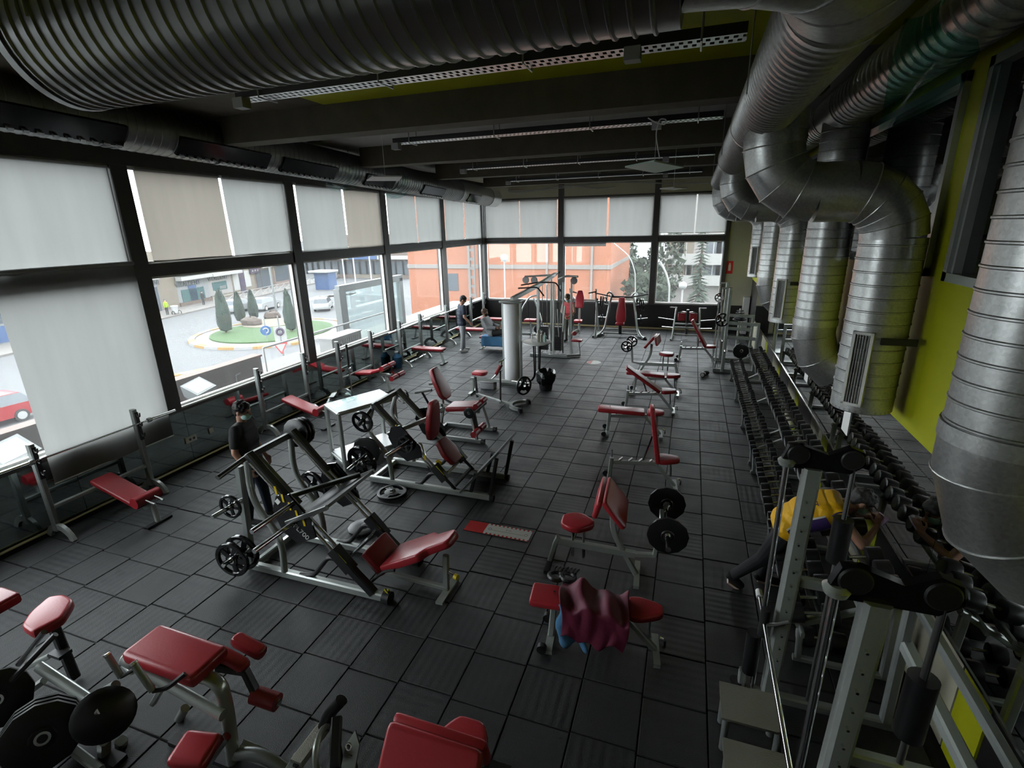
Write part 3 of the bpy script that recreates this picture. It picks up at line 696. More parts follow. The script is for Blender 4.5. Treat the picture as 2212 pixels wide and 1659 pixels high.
for (x, y, s, lab) in ((545, 708, 1.0, 'flat grey boulder on the island gravel'), (588, 692, .9, 'pointed brown boulder on the island gravel')):
    p = G(x, y); rr = random.Random(x); m = MB().ball(p+V((0, 0, .5)), s, (1.15, .8, .55), 9, 6)
    m.v = [v+V((rr.uniform(-.15, .15), rr.uniform(-.15, .15), rr.uniform(-.12, .12))) for v in m.v]
    o = m.build('boulder', 'rock', loc=(p.x, p.y, ZG+.3), sharp=15); tag(o, lab, 'boulder')
def cypress(px, py, h, r, lab):
    p = G(px, py); p.z = ZG+.24; t = here('cypress_tree', lab, 'tree', p, 'cypresses on the traffic island')
    MB().cyl(p, p+V((0, 0, .5)), .09, 8).build('trunk', 'bark', t)
    rr = random.Random(px); prof = [(.1, .12), (.75, .25), (1, .8), (.95, 1.6), (.8, 2.4), (.5, 3.1), (.06, 3.7)]
    m = MB().lathe([(a*r, b*h/3.7) for a, b in prof], p, (0, 0, 1), 16)
    m.v = [v+V((rr.uniform(-.07, .07), rr.uniform(-.07, .07), rr.uniform(-.06, .1))) for v in m.v]
    m.build('foliage', 'cypress', t, sharp=20)
    m = MB()                                        # sprays standing off the column
    for i in range(150):
        a = rr.uniform(0, 2*PI); z = rr.uniform(.15, .95); k = min(1., max(.15, 1.25-z))*r*(1.0 if z > .2 else .8)
        q = p+V((k*math.cos(a), k*math.sin(a), z*h)); e = V((math.cos(a)*.3, math.sin(a)*.3, 1)).normalized()*rr.uniform(.18, .4); s = V((-math.sin(a), math.cos(a), 0))*.07
        m.add([q-s, q+s, q+e], [(0, 1, 2)])
    m.build('sprays', 'cypress', t, kind='stuff')
cypress(490, 724, 3.9, .62, 'tallest dark cypress at the kerb side of the lawn'); cypress(522, 701, 3.0, .5, 'left cypress of the pair behind the boulders')
cypress(551, 694, 3.0, .48, 'right cypress of the pair behind the boulders'); cypress(631, 721, 3.8, .5, 'slim cypress beside the tall street sign'); cypress(652, 708, 3.3, .45, 'slim cypress partly hidden by the window mullion')
# facade of shops across the road
F0, FD = V((-58.3, 38, ZG)), V((-8.5, 37, 0)).normalized(); FN = V((FD.y, -FD.x, 0))
if FN.x < 0: FN = -FN
def PF(x, y, off=0.):
    v = ray(x, y); return CAM+v*((F0+FN*off-CAM).dot(FN)/v.dot(FN))
def fpt(px, off=0.): p = PF(px, 640, off); return (p-F0).dot(FD)
def fbox(m, px0, px1, y0, y1, d0, d1, pxm=None):
    """box on the facade between two picture columns and two heights above the street"""
    a, b = fpt(px0), fpt(px1); vs = []
    for s in (a, b):
        for d in (d0, d1):
            for z in (y0, y1): p = F0+FD*s+FN*d; vs.append(V((p.x, p.y, ZG+z)))
    return m.add(vs, [(0, 1, 3, 2), (4, 6, 7, 5), (0, 4, 5, 1), (2, 3, 7, 6), (0, 2, 6, 4), (1, 5, 7, 3)])
def zpx(px, py): return PF(px, py).z-ZG
def shop(px0, px1, lab, wallm, top=5.5):
    m = (fpt(px0)+fpt(px1))/2; b = F0+FD*m
    t = here('shop_front', lab, 'shop', (b.x, b.y, ZG)); fbox(MB(), px0, px1, 0, top, -6, 0).build('wall', wallm, t)
    return t
def opening(t, px0, px1, y0, y1, m, nm='shop_window', frame=True):
    o = fbox(MB(), px0, px1, y0, y1, .0, .06).build(nm, m, t)
    return o
def text(t, s, px, z, size, m, off=.12, flip=False):
    p = F0+FD*fpt(px)+FN*off; lettering(s, size, V((p.x, p.y, ZG+z+size*.35)), FD, (0, 0, 1), m, t, ext=.02, nm='sign_lettering')
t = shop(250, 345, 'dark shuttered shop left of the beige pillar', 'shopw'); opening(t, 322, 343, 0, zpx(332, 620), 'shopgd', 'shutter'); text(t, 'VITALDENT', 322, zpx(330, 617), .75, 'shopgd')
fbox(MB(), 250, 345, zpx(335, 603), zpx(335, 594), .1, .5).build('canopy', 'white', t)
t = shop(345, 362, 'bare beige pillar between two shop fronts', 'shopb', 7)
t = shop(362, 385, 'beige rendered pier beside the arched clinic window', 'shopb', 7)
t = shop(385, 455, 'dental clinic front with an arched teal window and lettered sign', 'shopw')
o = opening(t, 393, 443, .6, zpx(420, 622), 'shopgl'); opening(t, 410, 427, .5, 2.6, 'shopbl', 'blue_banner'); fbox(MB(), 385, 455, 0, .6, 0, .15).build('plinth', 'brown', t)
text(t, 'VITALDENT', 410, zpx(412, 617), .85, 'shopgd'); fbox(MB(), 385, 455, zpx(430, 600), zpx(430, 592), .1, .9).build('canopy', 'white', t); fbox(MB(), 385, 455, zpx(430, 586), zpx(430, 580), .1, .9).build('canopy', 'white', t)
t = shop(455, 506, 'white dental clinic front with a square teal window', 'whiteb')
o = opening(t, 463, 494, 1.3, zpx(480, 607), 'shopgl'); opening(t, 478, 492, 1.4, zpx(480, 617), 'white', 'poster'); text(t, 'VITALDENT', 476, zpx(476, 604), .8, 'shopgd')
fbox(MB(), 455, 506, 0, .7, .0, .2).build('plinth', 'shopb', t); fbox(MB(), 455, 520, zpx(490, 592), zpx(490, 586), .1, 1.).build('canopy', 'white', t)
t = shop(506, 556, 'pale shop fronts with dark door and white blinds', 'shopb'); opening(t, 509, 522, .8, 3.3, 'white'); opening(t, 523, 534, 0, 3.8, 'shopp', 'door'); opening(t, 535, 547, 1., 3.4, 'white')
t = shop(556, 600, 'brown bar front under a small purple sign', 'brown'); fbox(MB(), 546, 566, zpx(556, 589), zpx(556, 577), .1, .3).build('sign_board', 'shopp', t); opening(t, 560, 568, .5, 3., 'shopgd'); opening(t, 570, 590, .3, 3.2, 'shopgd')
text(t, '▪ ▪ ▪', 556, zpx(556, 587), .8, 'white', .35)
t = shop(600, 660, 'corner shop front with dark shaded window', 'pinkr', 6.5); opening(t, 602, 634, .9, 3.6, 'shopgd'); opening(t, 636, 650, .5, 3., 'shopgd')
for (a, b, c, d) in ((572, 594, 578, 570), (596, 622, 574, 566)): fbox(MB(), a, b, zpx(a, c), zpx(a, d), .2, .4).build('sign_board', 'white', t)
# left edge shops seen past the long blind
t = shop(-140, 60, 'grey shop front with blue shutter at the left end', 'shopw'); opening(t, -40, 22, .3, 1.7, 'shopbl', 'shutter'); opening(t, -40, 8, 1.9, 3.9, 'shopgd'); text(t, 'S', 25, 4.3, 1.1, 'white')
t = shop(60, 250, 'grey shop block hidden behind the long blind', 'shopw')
# pavement, railing, cars, signs
struct(MB().add([F0+FD*s+FN*d+V((0, 0, z)) for s in (-80, 60) for d in (-.1, 4.3) for z in (0, .16)], [(0, 1, 3, 2), (4, 6, 7, 5), (0, 4, 5, 1), (2, 3, 7, 6), (0, 2, 6, 4), (1, 5, 7, 3)]).build('street_pavement', 'pave'))
t = here('street_railing', 'pale crossed railing along the far pavement', 'railing', F0+FD*22+FN*4.1)
s = 9.5
while s < 50:
    a = F0+FD*s+FN*4.1+V((0, 0, .16)); b = F0+FD*(s+1.9)+FN*4.1+V((0, 0, .16)); u = V((0, 0, 1.0))
    MB().tube([a, a+u, b+u, b], .04, 5).tube([a+u*.15, b+u*.85], .03, 5).tube([b+u*.15, a+u*.85], .03, 5).build('railing_bay', 'white', t); s += 2.1
def car(p, d, m, lab, L=4.2, W=1.75):
    """estate car: body, glasshouse, wheels; p centre on the road, d heading"""
    d = V(d).normalized(); s = V((-d.y, d.x, 0)); t = here('car', lab, 'car', p)
    prof = [(-2.1, .35), (-2.12, .75), (-2.0, .95), (-1.75, 1.0), (-1.55, 1.42), (-.2, 1.46), (.55, 1.32), (1.1, .95), (1.9, .82), (2.1, .6), (2.1, .35)]
    k = L/4.2
    def P(a, b, z): return V(p)+d*(a*k)+s*b+V((0, 0, z))
    low = [(-2.1, .3), (-2.12, .75), (-2.0, .93), (-.9, .95), (1.1, .93), (1.9, .82), (2.1, .6), (2.1, .3)]
    def loft(o, w0, w1):
        n_ = len(o); vs = []
        zs = [z for _, z in o]; lo, hi = min(zs), max(zs)
        for sg in (-1, 1):
            for a, z in o: f = (z-lo)/(hi-lo); vs.append(P(a, sg*(w0+(w1-w0)*f)*W/2, z))
        return MB().add(vs, [tuple(range(n_-1, -1, -1)), tuple(range(n_, 2*n_))]+[(i, (i+1) % n_, n_+(i+1) % n_, n_+i) for i in range(n_)])
    loft(low, 1., .96).build('body', m, t, sharp=50)
    loft([(-1.95, .92), (-1.6, 1.42), (-.2, 1.46), (.5, 1.34), (1.1, .92)], .93, .72).build('glasshouse', 'shopgd', t)
    loft([(-1.62, 1.42), (-1.5, 1.47), (-.2, 1.5), (.45, 1.38), (.5, 1.34), (-.2, 1.44)], .73, .70).build('roof', m, t)
    for a in (-1.3, 1.3):
        for sg in (-1, 1):
            q = P(a, sg*W/2*.9, .32); wl_ = MB().cyl(q-s*sg*.1, q+s*sg*.1, .32, 18).build('wheel', 'tyre', t); sub(MB().cyl(q+s*sg*.1, q+s*sg*.115, .21, 10), 'rim', 'alum', wl_)
a, b = G(35, 926), G(95, 903); dd = (b-a); car(G(30, 912)+V((-.6, -1.0, 0)), (-.02, -1, 0), 'carred', 'red estate car on the street beside the long blind')
p = G(520, 672); car(p+V((0, 0, 0)), FD, 'carw', 'pale car parked by the railing behind the cypress pair'); p = G(575, 668); car(p, FD, 'carw', 'white car parked by the railing beside the tall street sign')
p = G(700, 668); car(p, (-.6, 1, 0), 'carw', 'grey car waiting by the zebra crossing')
def post(name, base, top, r, lab, cat, m='lightc'):
    t = here(name, lab, cat, base); MB().cyl(base, top, r, 10, r*.7).build('pole', m, t); return t
# traffic signs
b = G(617, 795); t = post('street_sign', b, V((b.x, b.y, PZ(617, 795, ZG).z+3.6)), .06, 'tall post with purple ringed panel and yield triangle', 'road sign')
rt_ = V((.72, .69, 0)); nn = V((.69, -.72, 0))
def at(px, py, base): v = ray(px, py); return CAM+v*(V((base.x, base.y, 0)).length/V((v.x, v.y, 0)).length)
q = at(606, 725, b); MB().box(q, (.75, .04, 1.25), Matrix((rt_, -nn, V((0, 0, 1)))).transposed()).build('panel', 'white', t); MB().torus(q+nn*.05+V((0, 0, .28)), nn, .2, .07, 20, 8).build('ring_emblem', 'shopp', t)
q = at(607, 751, b); tri = [(-.45, .35), (.45, .35), (0, -.45)]
MB().prism(tri, .03, q+nn*.03, rt_, (0, 0, 1)).build('yield_border', 'redsign', t); MB().prism([(a*.72, c*.72) for a, c in tri], .03, q+nn*.05, rt_, (0, 0, 1)).build('yield_face', 'white', t)
b = G(578, 738); t = post('street_sign', b, V((b.x, b.y, ZG+2.)), .05, 'round blue direction sign at the island edge', 'road sign'); q = at(574, 714, b); MB().cyl(q, q+nn*.04, .42, 24).build('disc', 'signb', t); MB().torus(q+nn*.06, nn, .2, .05, 20, 6, .4, 4.6).build('arrow', 'white', t)
b = G(600, 690); t = post('lamp_post', b, V((b.x, b.y, ZG+9)), .12, 'tall grey lamp post between boulders and slim cypress', 'lamp post')
for (px, py, hgt, lab) in ((455, 640, 7, 'thin dark pole before the clinic window'), (747, 625, 9, 'street lamp pole left of the zebra crossing'), (771, 634, 9, 'street lamp pole at the zebra crossing'), (805, 630, 9, 'street lamp pole by the blue awning')):
    b = G(px, py); t = post('lamp_post', b, V((b.x, b.y, ZG+hgt)), .11, lab, 'lamp post', 'grey'); e = V((b.x, b.y, ZG+hgt)); MB().tube(rnd([e-V((0, 0, .4)), e+V((-.2, -.6, .3)), e+V((-.6, -2., .45))], .5), .06, 6).build('arm', 'grey', t)
# zebra crossing bars painted on the road
for k in range(9):
    a = G(668+k*11, 648-k*1.2); b = G(690+k*11, 640-k*1.2); s = V((.5, .1, 0)); o = MB().add([a-s+V((0, 0, .01)), a+s+V((0, 0, .01)), b+s+V((0, 0, .01)), b-s+V((0, 0, .01))], [(0, 1, 2, 3)]).build('crossing_bar', 'kerbw', gr_)
# yellow and white kerb near the building
t = here('kerb_line', 'orange and white painted kerb at the near street edge', 'kerb', G(430, 800))
a, b = G(200, 852), G(497, 791)
for k in range(10):
    p, q = a.lerp(b, k/10), a.lerp(b, (k+1)/10); MB().beam([p+V((0, 0, .1)), q+V((0, 0, .1))], .5, .2).build('kerb_stone', 'kerbo' if k % 2 else 'kerbw', t)
# far terrace of low buildings up the avenue
for (px0, px1, py, D, h, m, lab) in ((655, 704, 600, 105, 7, 'shopw', 'white building with signboards beyond the zebra crossing'), (705, 765, 600, 105, 8, 'brown', 'brown low buildings up the avenue'), (766, 825, 600, 105, 7, 'shopb', 'buildings with a blue awning up the avenue'), (826, 890, 600, 105, 8, 'brown', 'brown terrace behind the terrace screen')):
    a = ray(px0, py); b = ray(px1, py); a = a/a.y*D*.8; b = b/b.y*D*.8
    t = here('far_building', lab, 'building', ((a.x+b.x)/2, D*.8, ZG)); MB().bb(a.x, b.x, D*.8, D*.8+8, ZG, ZG+h).build('wall', m, t)
    for k in range(4): x = a.x+(b.x-a.x)*(k+.5)/4; MB().bb(x-1., x+1., D*.8-.1, D*.8+.05, ZG+.8, ZG+3.2).build('window', 'shopgd', t)
    if '766' or 'blue' in lab: MB().bb(a.x, b.x, D*.8-1.2, D*.8, ZG+3.6, ZG+4.2).build('awning', 'shopbl' if 'blue' in lab else 'white', t)
t = here('news_kiosk', 'blue street kiosk with white louvres by the crossing', 'kiosk', G(697, 626)); p = G(697, 626); MB().bb(p.x-1.3, p.x+1.3, p.y, p.y+2, ZG, ZG+2.7).build('cabin', 'shopbl', t); MB().bb(p.x-1.7, p.x+1.7, p.y-.8, p.y+2.2, ZG+2.7, ZG+2.95).build('roof', 'white', t)
# street people, far and small
def walker(px, py, lab, m1, m2, h=1.7):
    p = G(px, py); p.z = ZG+.16; t = here('person', lab, 'person', p)
    body = MB()
    for s in (-1, 1): body.tube([p+V((0, s*.09, 0)), p+V((.02, s*.10, .45)), p+V((0, s*.09, .88))], [.05, .065, .085], 8)
    body.build('legs', m2, t)
    x = MB().lathe([(.10, .82), (.16, .95), (.17, 1.2), (.19, 1.38), (.07, 1.47)], p, (0, 0, 1), 12)
    for s in (-1, 1): x.tube([p+V((0, s*.2, 1.38)), p+V((.03, s*.25, 1.1)), p+V((.1, s*.22, .86))], [.055, .045, .035], 8)
    x.build('jacket', m1, t); MB().ball(p+V((0, 0, 1.6)), .11, (.9, .85, 1.15)).build('head', 'skin', t); MB().ball(p+V((-.01, 0, 1.65)), .11, (.95, .9, .9)).build('hair', 'hair', t)
walker(363, 683, 'street cleaner in fluorescent yellow vest by the pillar', 'vest', 'tee'); walker(441, 661, 'dark clothed passer-by in front of the clinic', 'tee', 'jean')
t = here('refuse_cart', 'grey two-wheeled refuse cart beside the street cleaner', 'cart', G(380, 681)); p = G(380, 681); MB().lathe([(.3, .3), (.38, 1.), (.4, 1.05), (.36, 1.1)], p, (0, 0, 1), 14).build('drum', 'grey', t); [MB().torus(p+V((.2, s*.4, .28)), (0, 1, 0), .24, .04, 16, 6).build('wheel', 'tyre', t) for s in (-1, 1)]

# orange brick building beyond the far windows
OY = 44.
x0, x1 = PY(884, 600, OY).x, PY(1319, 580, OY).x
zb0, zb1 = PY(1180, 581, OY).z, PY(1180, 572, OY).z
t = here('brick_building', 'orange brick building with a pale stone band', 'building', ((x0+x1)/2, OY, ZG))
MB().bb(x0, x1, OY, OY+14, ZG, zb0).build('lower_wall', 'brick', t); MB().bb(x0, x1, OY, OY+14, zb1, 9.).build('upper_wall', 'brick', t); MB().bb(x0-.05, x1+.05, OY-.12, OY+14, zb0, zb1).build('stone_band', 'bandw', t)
for px in (1015, 1182, 1278): x = PY(px, 600, OY).x; MB().bb(x-.09, x+.09, OY-.18, OY, ZG, 9).build('downpipe', 'bandw', t)
for k in range(2):
    for px in (975,): p = PY(px, 600, OY); MB().bb(p.x-.7, p.x+.7, OY-.05, OY+.1, p.z-1.2, p.z+.4).build('window', 'shopgd', t) if k == 0 else None
p = PY(1021, 600, OY-1); t = here('lattice_mast', 'pale concrete lattice mast in front of the brick corner', 'mast', (p.x, OY-1, ZG)); MB().bb(p.x-.28, p.x-.16, OY-1.1, OY-.9, ZG, 9).bb(p.x+.16, p.x+.28, OY-1.1, OY-.9, ZG, 9).build('upright', 'pave', t)
for k in range(18): MB().bb(p.x-.2, p.x+.2, OY-1.06, OY-.94, ZG+.5+k*.8, ZG+.75+k*.8).build('rung', 'pave', t)
def globe(px, py, D, r, lab):
    q = PY(px, py, D); b = V((q.x, q.y, ZG)); t = post('globe_lamp', b, q, .07, lab, 'lamp post', 'white'); MB().ball(q, r).build('globe', 'white', t)
globe(1089, 557, 36, .28, 'white globe street lamp before the orange bricks'); globe(1475, 617, 30, .22, 'white globe street lamp before the white building'); globe(1354, 576, 60, .35, 'distant globe lamp beside the brick corner'); globe(1395, 590, 55, .3, 'distant globe lamp between the hedge trees')
b = PY(1378, 640, 40); b.z = ZG; q = PY(1372, 590, 40); t = post('lamp_post', b, q, .05, 'pale curved street lamp by the parking', 'lamp post', 'white'); MB().tube(rnd([q, q+V((-.4, 0, 1.2)), q+V((-2.2, 0, 2.6))], 1.), .04, 8).build('arm', 'white', t)
b = PY(1452, 655, 28); b.z = ZG; q = PY(1446, 620, 28); t = post('lamp_post', b, q, .06, 'pale bowed street lamp before the leafy tree', 'lamp post', 'white'); MB().tube(rnd([q, q+V((-.15, 0, .6)), q+V((-.55, 0, 1.3))], .6), .05, 8).build('arm', 'white', t)
# white apartment house to the right
WY = 62.; x0, x1 = PY(1438, 560, WY).x, PY(1640, 560, WY).x
t = here('apartment_house', 'white apartment house with banded balconies', 'building', ((x0+x1)/2, WY, ZG)); MB().bb(x0, x1, WY, WY+12, ZG, 9).build('wall', 'whiteb', t)
for (py0, py1) in ((548, 571), (594, 615)):
    a = PY(1500, py0, WY).z; b = PY(1500, py1, WY).z; MB().bb(x0-.6, x1, WY-.9, WY, b, a).build('balcony_band', 'white', t)
for (px, py) in ((1462, 533), (1483, 533), (1542, 533), (1565, 533), (1482, 583), (1495, 583), (1538, 586), (1562, 586)):
    p = PY(px, py, WY); wn = MB().bb(p.x-.8, p.x+.8, WY-.06, WY+.05, p.z-.75, p.z+.85).build('window', 'shopgd' if px > 1500 else 'shopb', t); sub(MB().bb(p.x-.05, p.x+.05, WY-.09, WY-.05, p.z-.75, p.z+.85), 'mullion', 'white', wn)
# trees and hedge
def leafy(px, py, D, r, h, lab, m='leaf', n_=700, base=None, squash=1.):
    q = PY(px, py, D); b = V((q.x, q.y, ZG)); t = here('leafy_tree', lab, 'tree', b); MB().cyl(b, V((q.x, q.y, q.z)), .22, 8, .12).build('trunk', 'bark', t)
    rr = random.Random(px*3+py); f = MB()
    for i in range(n_):
        v = V((rr.gauss(0, 1), rr.gauss(0, 1), rr.gauss(0, 1))).normalized()*r*rr.uniform(.55, 1.05); c = q+V((v.x, v.y, v.z*h/r*squash)); s = rr.uniform(.25, .5)*r*.32
        a = V((rr.uniform(-1, 1), rr.uniform(-1, 1), rr.uniform(-1, 1))).normalized()*s; bb = a.cross(V((rr.uniform(-1, 1), rr.uniform(-1, 1), .5))).normalized()*s
        f.add([c-a-bb*.6, c+a-bb*.5, c+bb], [(0, 1, 2)])
    f.build('foliage', m, t, kind='stuff')
leafy(1440, 570, 50, 1.7, 3.4, 'broad leafy tree before the white apartment house'); leafy(1375, 600, 62, 3., 2.2, 'low leafy tree beside the parking'); leafy(1340, 560, 90, 3, 4, 'dark leafy tree by the brick corner'); leafy(1400, 625, 45, 2.2, 1.4, 'clipped shrub behind the shoulder press')
def spruce(px, py, D, h, r, lab):
    q = PY(px, py, D); b = V((q.x, q.y, ZG)); t = here('spruce_tree', lab, 'tree', b); MB().cyl(b, b+V((0, 0, h)), .18, 8, .03).build('trunk', 'bark', t)
    rr = random.Random(px); f = MB()
    for i in range(44):
        z = .05+.93*i/44; rad = r*(1-z)**.8+.25
        for k in range(16):
            a = rr.uniform(0, 2*PI); e = V((math.cos(a), math.sin(a), -.35)); c = b+V((0, 0, z*h)); s = V((-math.sin(a), math.cos(a), 0))*rad*.13; L = rad*rr.uniform(.75, 1.15)
            f.add([c, c+e*L*.6+s, c+e*L, c+e*L*.6-s], [(0, 1, 2, 3)])
    f.build('branches', 'spruce', t, kind='stuff')
spruce(1508, 640, 42, 10.5, 1.15, 'pale green spruce before the white apartment house')
p0, p1 = PY(1330, 650, 34), PY(1600, 650, 34); t = here('hedge', 'low clipped hedge and lawn beyond the far windows', 'hedge', ((p0.x+p1.x)/2, 34, ZG)); rr = random.Random(3); f = MB()
for i in range(1600):
    c = V((rr.uniform(p0.x, p1.x), 34+rr.uniform(-.6, .6), ZG+rr.uniform(.1, 1.5))); a = V((rr.uniform(-1, 1), rr.uniform(-.5, .5), rr.uniform(-1, 1)))*.16; b = V((rr.uniform(-1, 1), rr.uniform(-.5, .5), rr.uniform(-1, 1)))*.16; f.add([c-a, c+b, c+a], [(0, 1, 2)])
f.build('foliage', 'leaf', t, kind='stuff')
p0, p1 = PY(1410, 640, 52), PY(1600, 640, 52); o = struct(MB().bb(p0.x, p1.x+3, 38, 60, ZG, ZG+.15).build('street_lawn', 'grass'))
# ledge, sign boards, floodlights and air conditioner right outside the windows
ld = struct(MB().bb(-10.6, XL-.3, YB, YF+3, -.6, .35).build('outer_ledge', 'pave'))
a, b = 2.0, 8.25
t = here('sign_board', 'pinkish back of a shop sign board outside the street windows', 'sign board', (-9.1, 5, .35))
MB().bb(-9.15, -9.0, 1.5, 6.9, .35, 1.02).build('board', 'pinkr', t); MB().bb(-9.15, -9.0, 6.92, 8.6, .35, 1.02).build('board', 'pinkr', t); MB().bb(-9.22, -8.95, 1.5, 8.6, 1.02, 1.06).build('coping', 'pinkr', t)
for k, pts in enumerate(([(7.55, .45), (7.62, .62), (7.69, .45)], [(7.85, .5), (7.85, .78), (7.97, .8)])): MB().tube([(-8.985, y, z) for y, z in pts], .012, 6).build('letter_back', 'grey', t)
def flood(px, py, lab, s=1.):
    p = PX(px, py, -8.45); t = here('floodlight', lab, 'floodlight', (p.x, p.y, .35)); R = Matrix.Rotation(.35, 3, 'Y') @ Matrix.Rotation(.2, 3, 'X')
    MB().tube([(p.x, p.y, .35), (p.x, p.y, p.z)], .03, 8).build('bracket', 'lightc', t)
    hs = MB().add([p+R @ V(q) for q in ((-.10*s, -.24*s, -.06), (.16*s, -.24*s, -.08), (.16*s, .24*s, -.08), (-.10*s, .24*s, -.06), (-.22*s, -.2*s, .10), (.2*s, -.2*s, .10), (.2*s, .2*s, .10), (-.22*s, .2*s, .10))], [(3, 2, 1, 0), (4, 5, 6, 7), (0, 1, 5, 4), (1, 2, 6, 5), (2, 3, 7, 6), (3, 0, 4, 7)]).build('housing', 'lightc', t)
    sub(MB().add([p+R @ V(q) for q in ((-.17*s, -.16*s, .104), (.15*s, -.16*s, .104), (.15*s, .16*s, .104), (-.17*s, .16*s, .104))], [(0, 1, 2, 3)]), 'lens', 'whiteg', hs)
flood(431, 843, 'grey floodlight outside the window between bench presses'); flood(28, 985, 'grey floodlight outside beside the nearest bench press', 1.15)
p = PX(720, 745, -8.75); t = here('air_conditioner', 'white outdoor air conditioner on the ledge outside the windows', 'air conditioner', (-8.75, 11., .35))
y0, y1 = 10.5, 11.75; MB().bb(-8.95, -8.55, y0, y1, .38, 1.0).build('case', 'white', t); MB().bb(-8.98, -8.52, y0-.02, y1+.02, 1.0, 1.03).build('lid', 'white', t)
for k in range(9): MB().bb(-8.545, -8.53, y0+.35+k*.09, y0+.40+k*.09, .45, .93).build('slat', 'grey', t)
for y in (y0+.15, y1-.15): MB().bb(-8.95, -8.55, y-.04, y+.04, .35, .38).build('foot', 'grey', t)
# glass wind screen with rail
t = here('wind_screen', 'grey framed glass wind screen on the outer ledge', 'screen', (-9.6, 13.5, .35))
MB().bb(-9.7, -9.5, 12.25, 12.55, -.6, 2.05).build('post', 'lightc', t); MB().bb(-9.68, -9.52, 15.6, 15.8, -.6, 2.05).build('post', 'lightc', t); MB().bb(-9.68, -9.52, 12.3, 15.8, 1.95, 2.15).build('top_beam', 'lightc', t); MB().bb(-9.62, -9.6, 12.5, 15.6, .4, 1.95).build('pane', 'clearglass', t)
t = here('handrail', 'thin grey handrail along the outer ledge', 'railing', (-9.3, 11, .35)); MB().tube([(-9.3, 9.0, 1.1), (-9.3, 14.4, 1.1)], .025, 8).build('rail', 'grey', t); [MB().cyl((-9.3, y, .35), (-9.3, y, 1.1), .02, 8).build('baluster', 'grey', t) for y in (9.0, 11.7, 14.4)]
MT['white'] = WHITE_IN
# ------------------------------------------------------------------ loose weights
def plate_mesh(style):
    m = MB()
    if style == 'spoke':                # rim, hub and five spokes, unit radius, axis z
        m.lathe([(1., -.07), (1., .07), (.96, .10), (.80, .10), (.76, .05), (.76, -.05), (.80, -.10), (.96, -.10), (1., -.07)], (0, 0, 0), (0, 0, 1), 32, False)
        m.lathe([(.34, -.09), (.34, .09), (.16, .09), (.16, -.09), (.34, -.09)], (0, 0, 0), (0, 0, 1), 20, False)
        for k in range(5):
            a = 2*PI*k/5; R = Matrix.Rotation(a, 3, 'Z'); m.box(R @ V((.55, 0, 0)), (.5, .26, .10), R)
    elif style == 'grip':               # solid plate with three long grip slots
        m.lathe([(1., -.08), (1., .06), (.95, .09), (.84, .09), (.80, .06), (.80, -.06), (.84, -.09), (.95, -.09), (1., -.08)], (0, 0, 0), (0, 0, 1), 36, False)
        m.lathe([(.52, -.06), (.52, .06), (.24, .08), (.13, .08), (.13, -.08), (.24, -.08), (.52, -.06)], (0, 0, 0), (0, 0, 1), 28, False)
        for k in range(3):
            a = 2*PI*k/3+.3
            for d in (-.25, 0, .25): R = Matrix.Rotation(a+d, 3, 'Z'); m.box(R @ V((.66, 0, 0)), (.34, .21, .11), R)
    else:                               # twelve-sided rubber plate
        m.lathe([(.12, -.10), (.30, -.10), (.34, -.07), (.92, -.09), (1., -.06), (1., .06), (.92, .09), (.34, .07), (.30, .10), (.12, .10)], (0, 0, 0), (0, 0, 1), 12)
    return m.mesh('plate', 'black' if style != 'spoke' else 'gloss', sharp=30)
PMESH = {s: plate_mesh(s) for s in ('spoke', 'grip', 'dodeca')}
BUSH = MB().lathe([(.13, -.115), (.20, -.115), (.20, .115), (.13, .115), (.13, -.115)], (0, 0, 0), (0, 0, 1), 16, False).mesh('bushing', 'chrome')
def plate(c, axis, r, lab, style='spoke', group=None, m=None):
    o = bpy.data.objects.new('weight_plate', PMESH[style]); COL.objects.link(o); o.location = c
    q = V((0, 0, 1)).rotation_difference(V(axis).normalized()); o.rotation_mode = 'QUATERNION'; o.rotation_quaternion = q; o.scale = (r, r, r if style != 'dodeca' else r*1.1)
    tag(o, lab, 'weight plate', group)
    b = bpy.data.objects.new('bushing', BUSH); COL.objects.link(b); b.parent = o
    return o
def barbell(a, b, lab, r=.014, sl=.36, name='barbell'):
    a, b = V(a), V(b); d = (b-a).normalized(); t = here(name, lab, 'barbell', (a+b)/2)
    MB().cyl(a+d*sl, b-d*sl, r, 12).build('shaft', 'chrome', t)
    for p, e in ((a, d), (b, -d)):
        MB().cyl(p, p+e*sl, r*1.8, 14).build('sleeve', 'chrome', t); MB().cyl(p+e*(sl-.02), p+e*(sl+.03), r*2.6, 14).build('collar', 'steel', t)
    return t
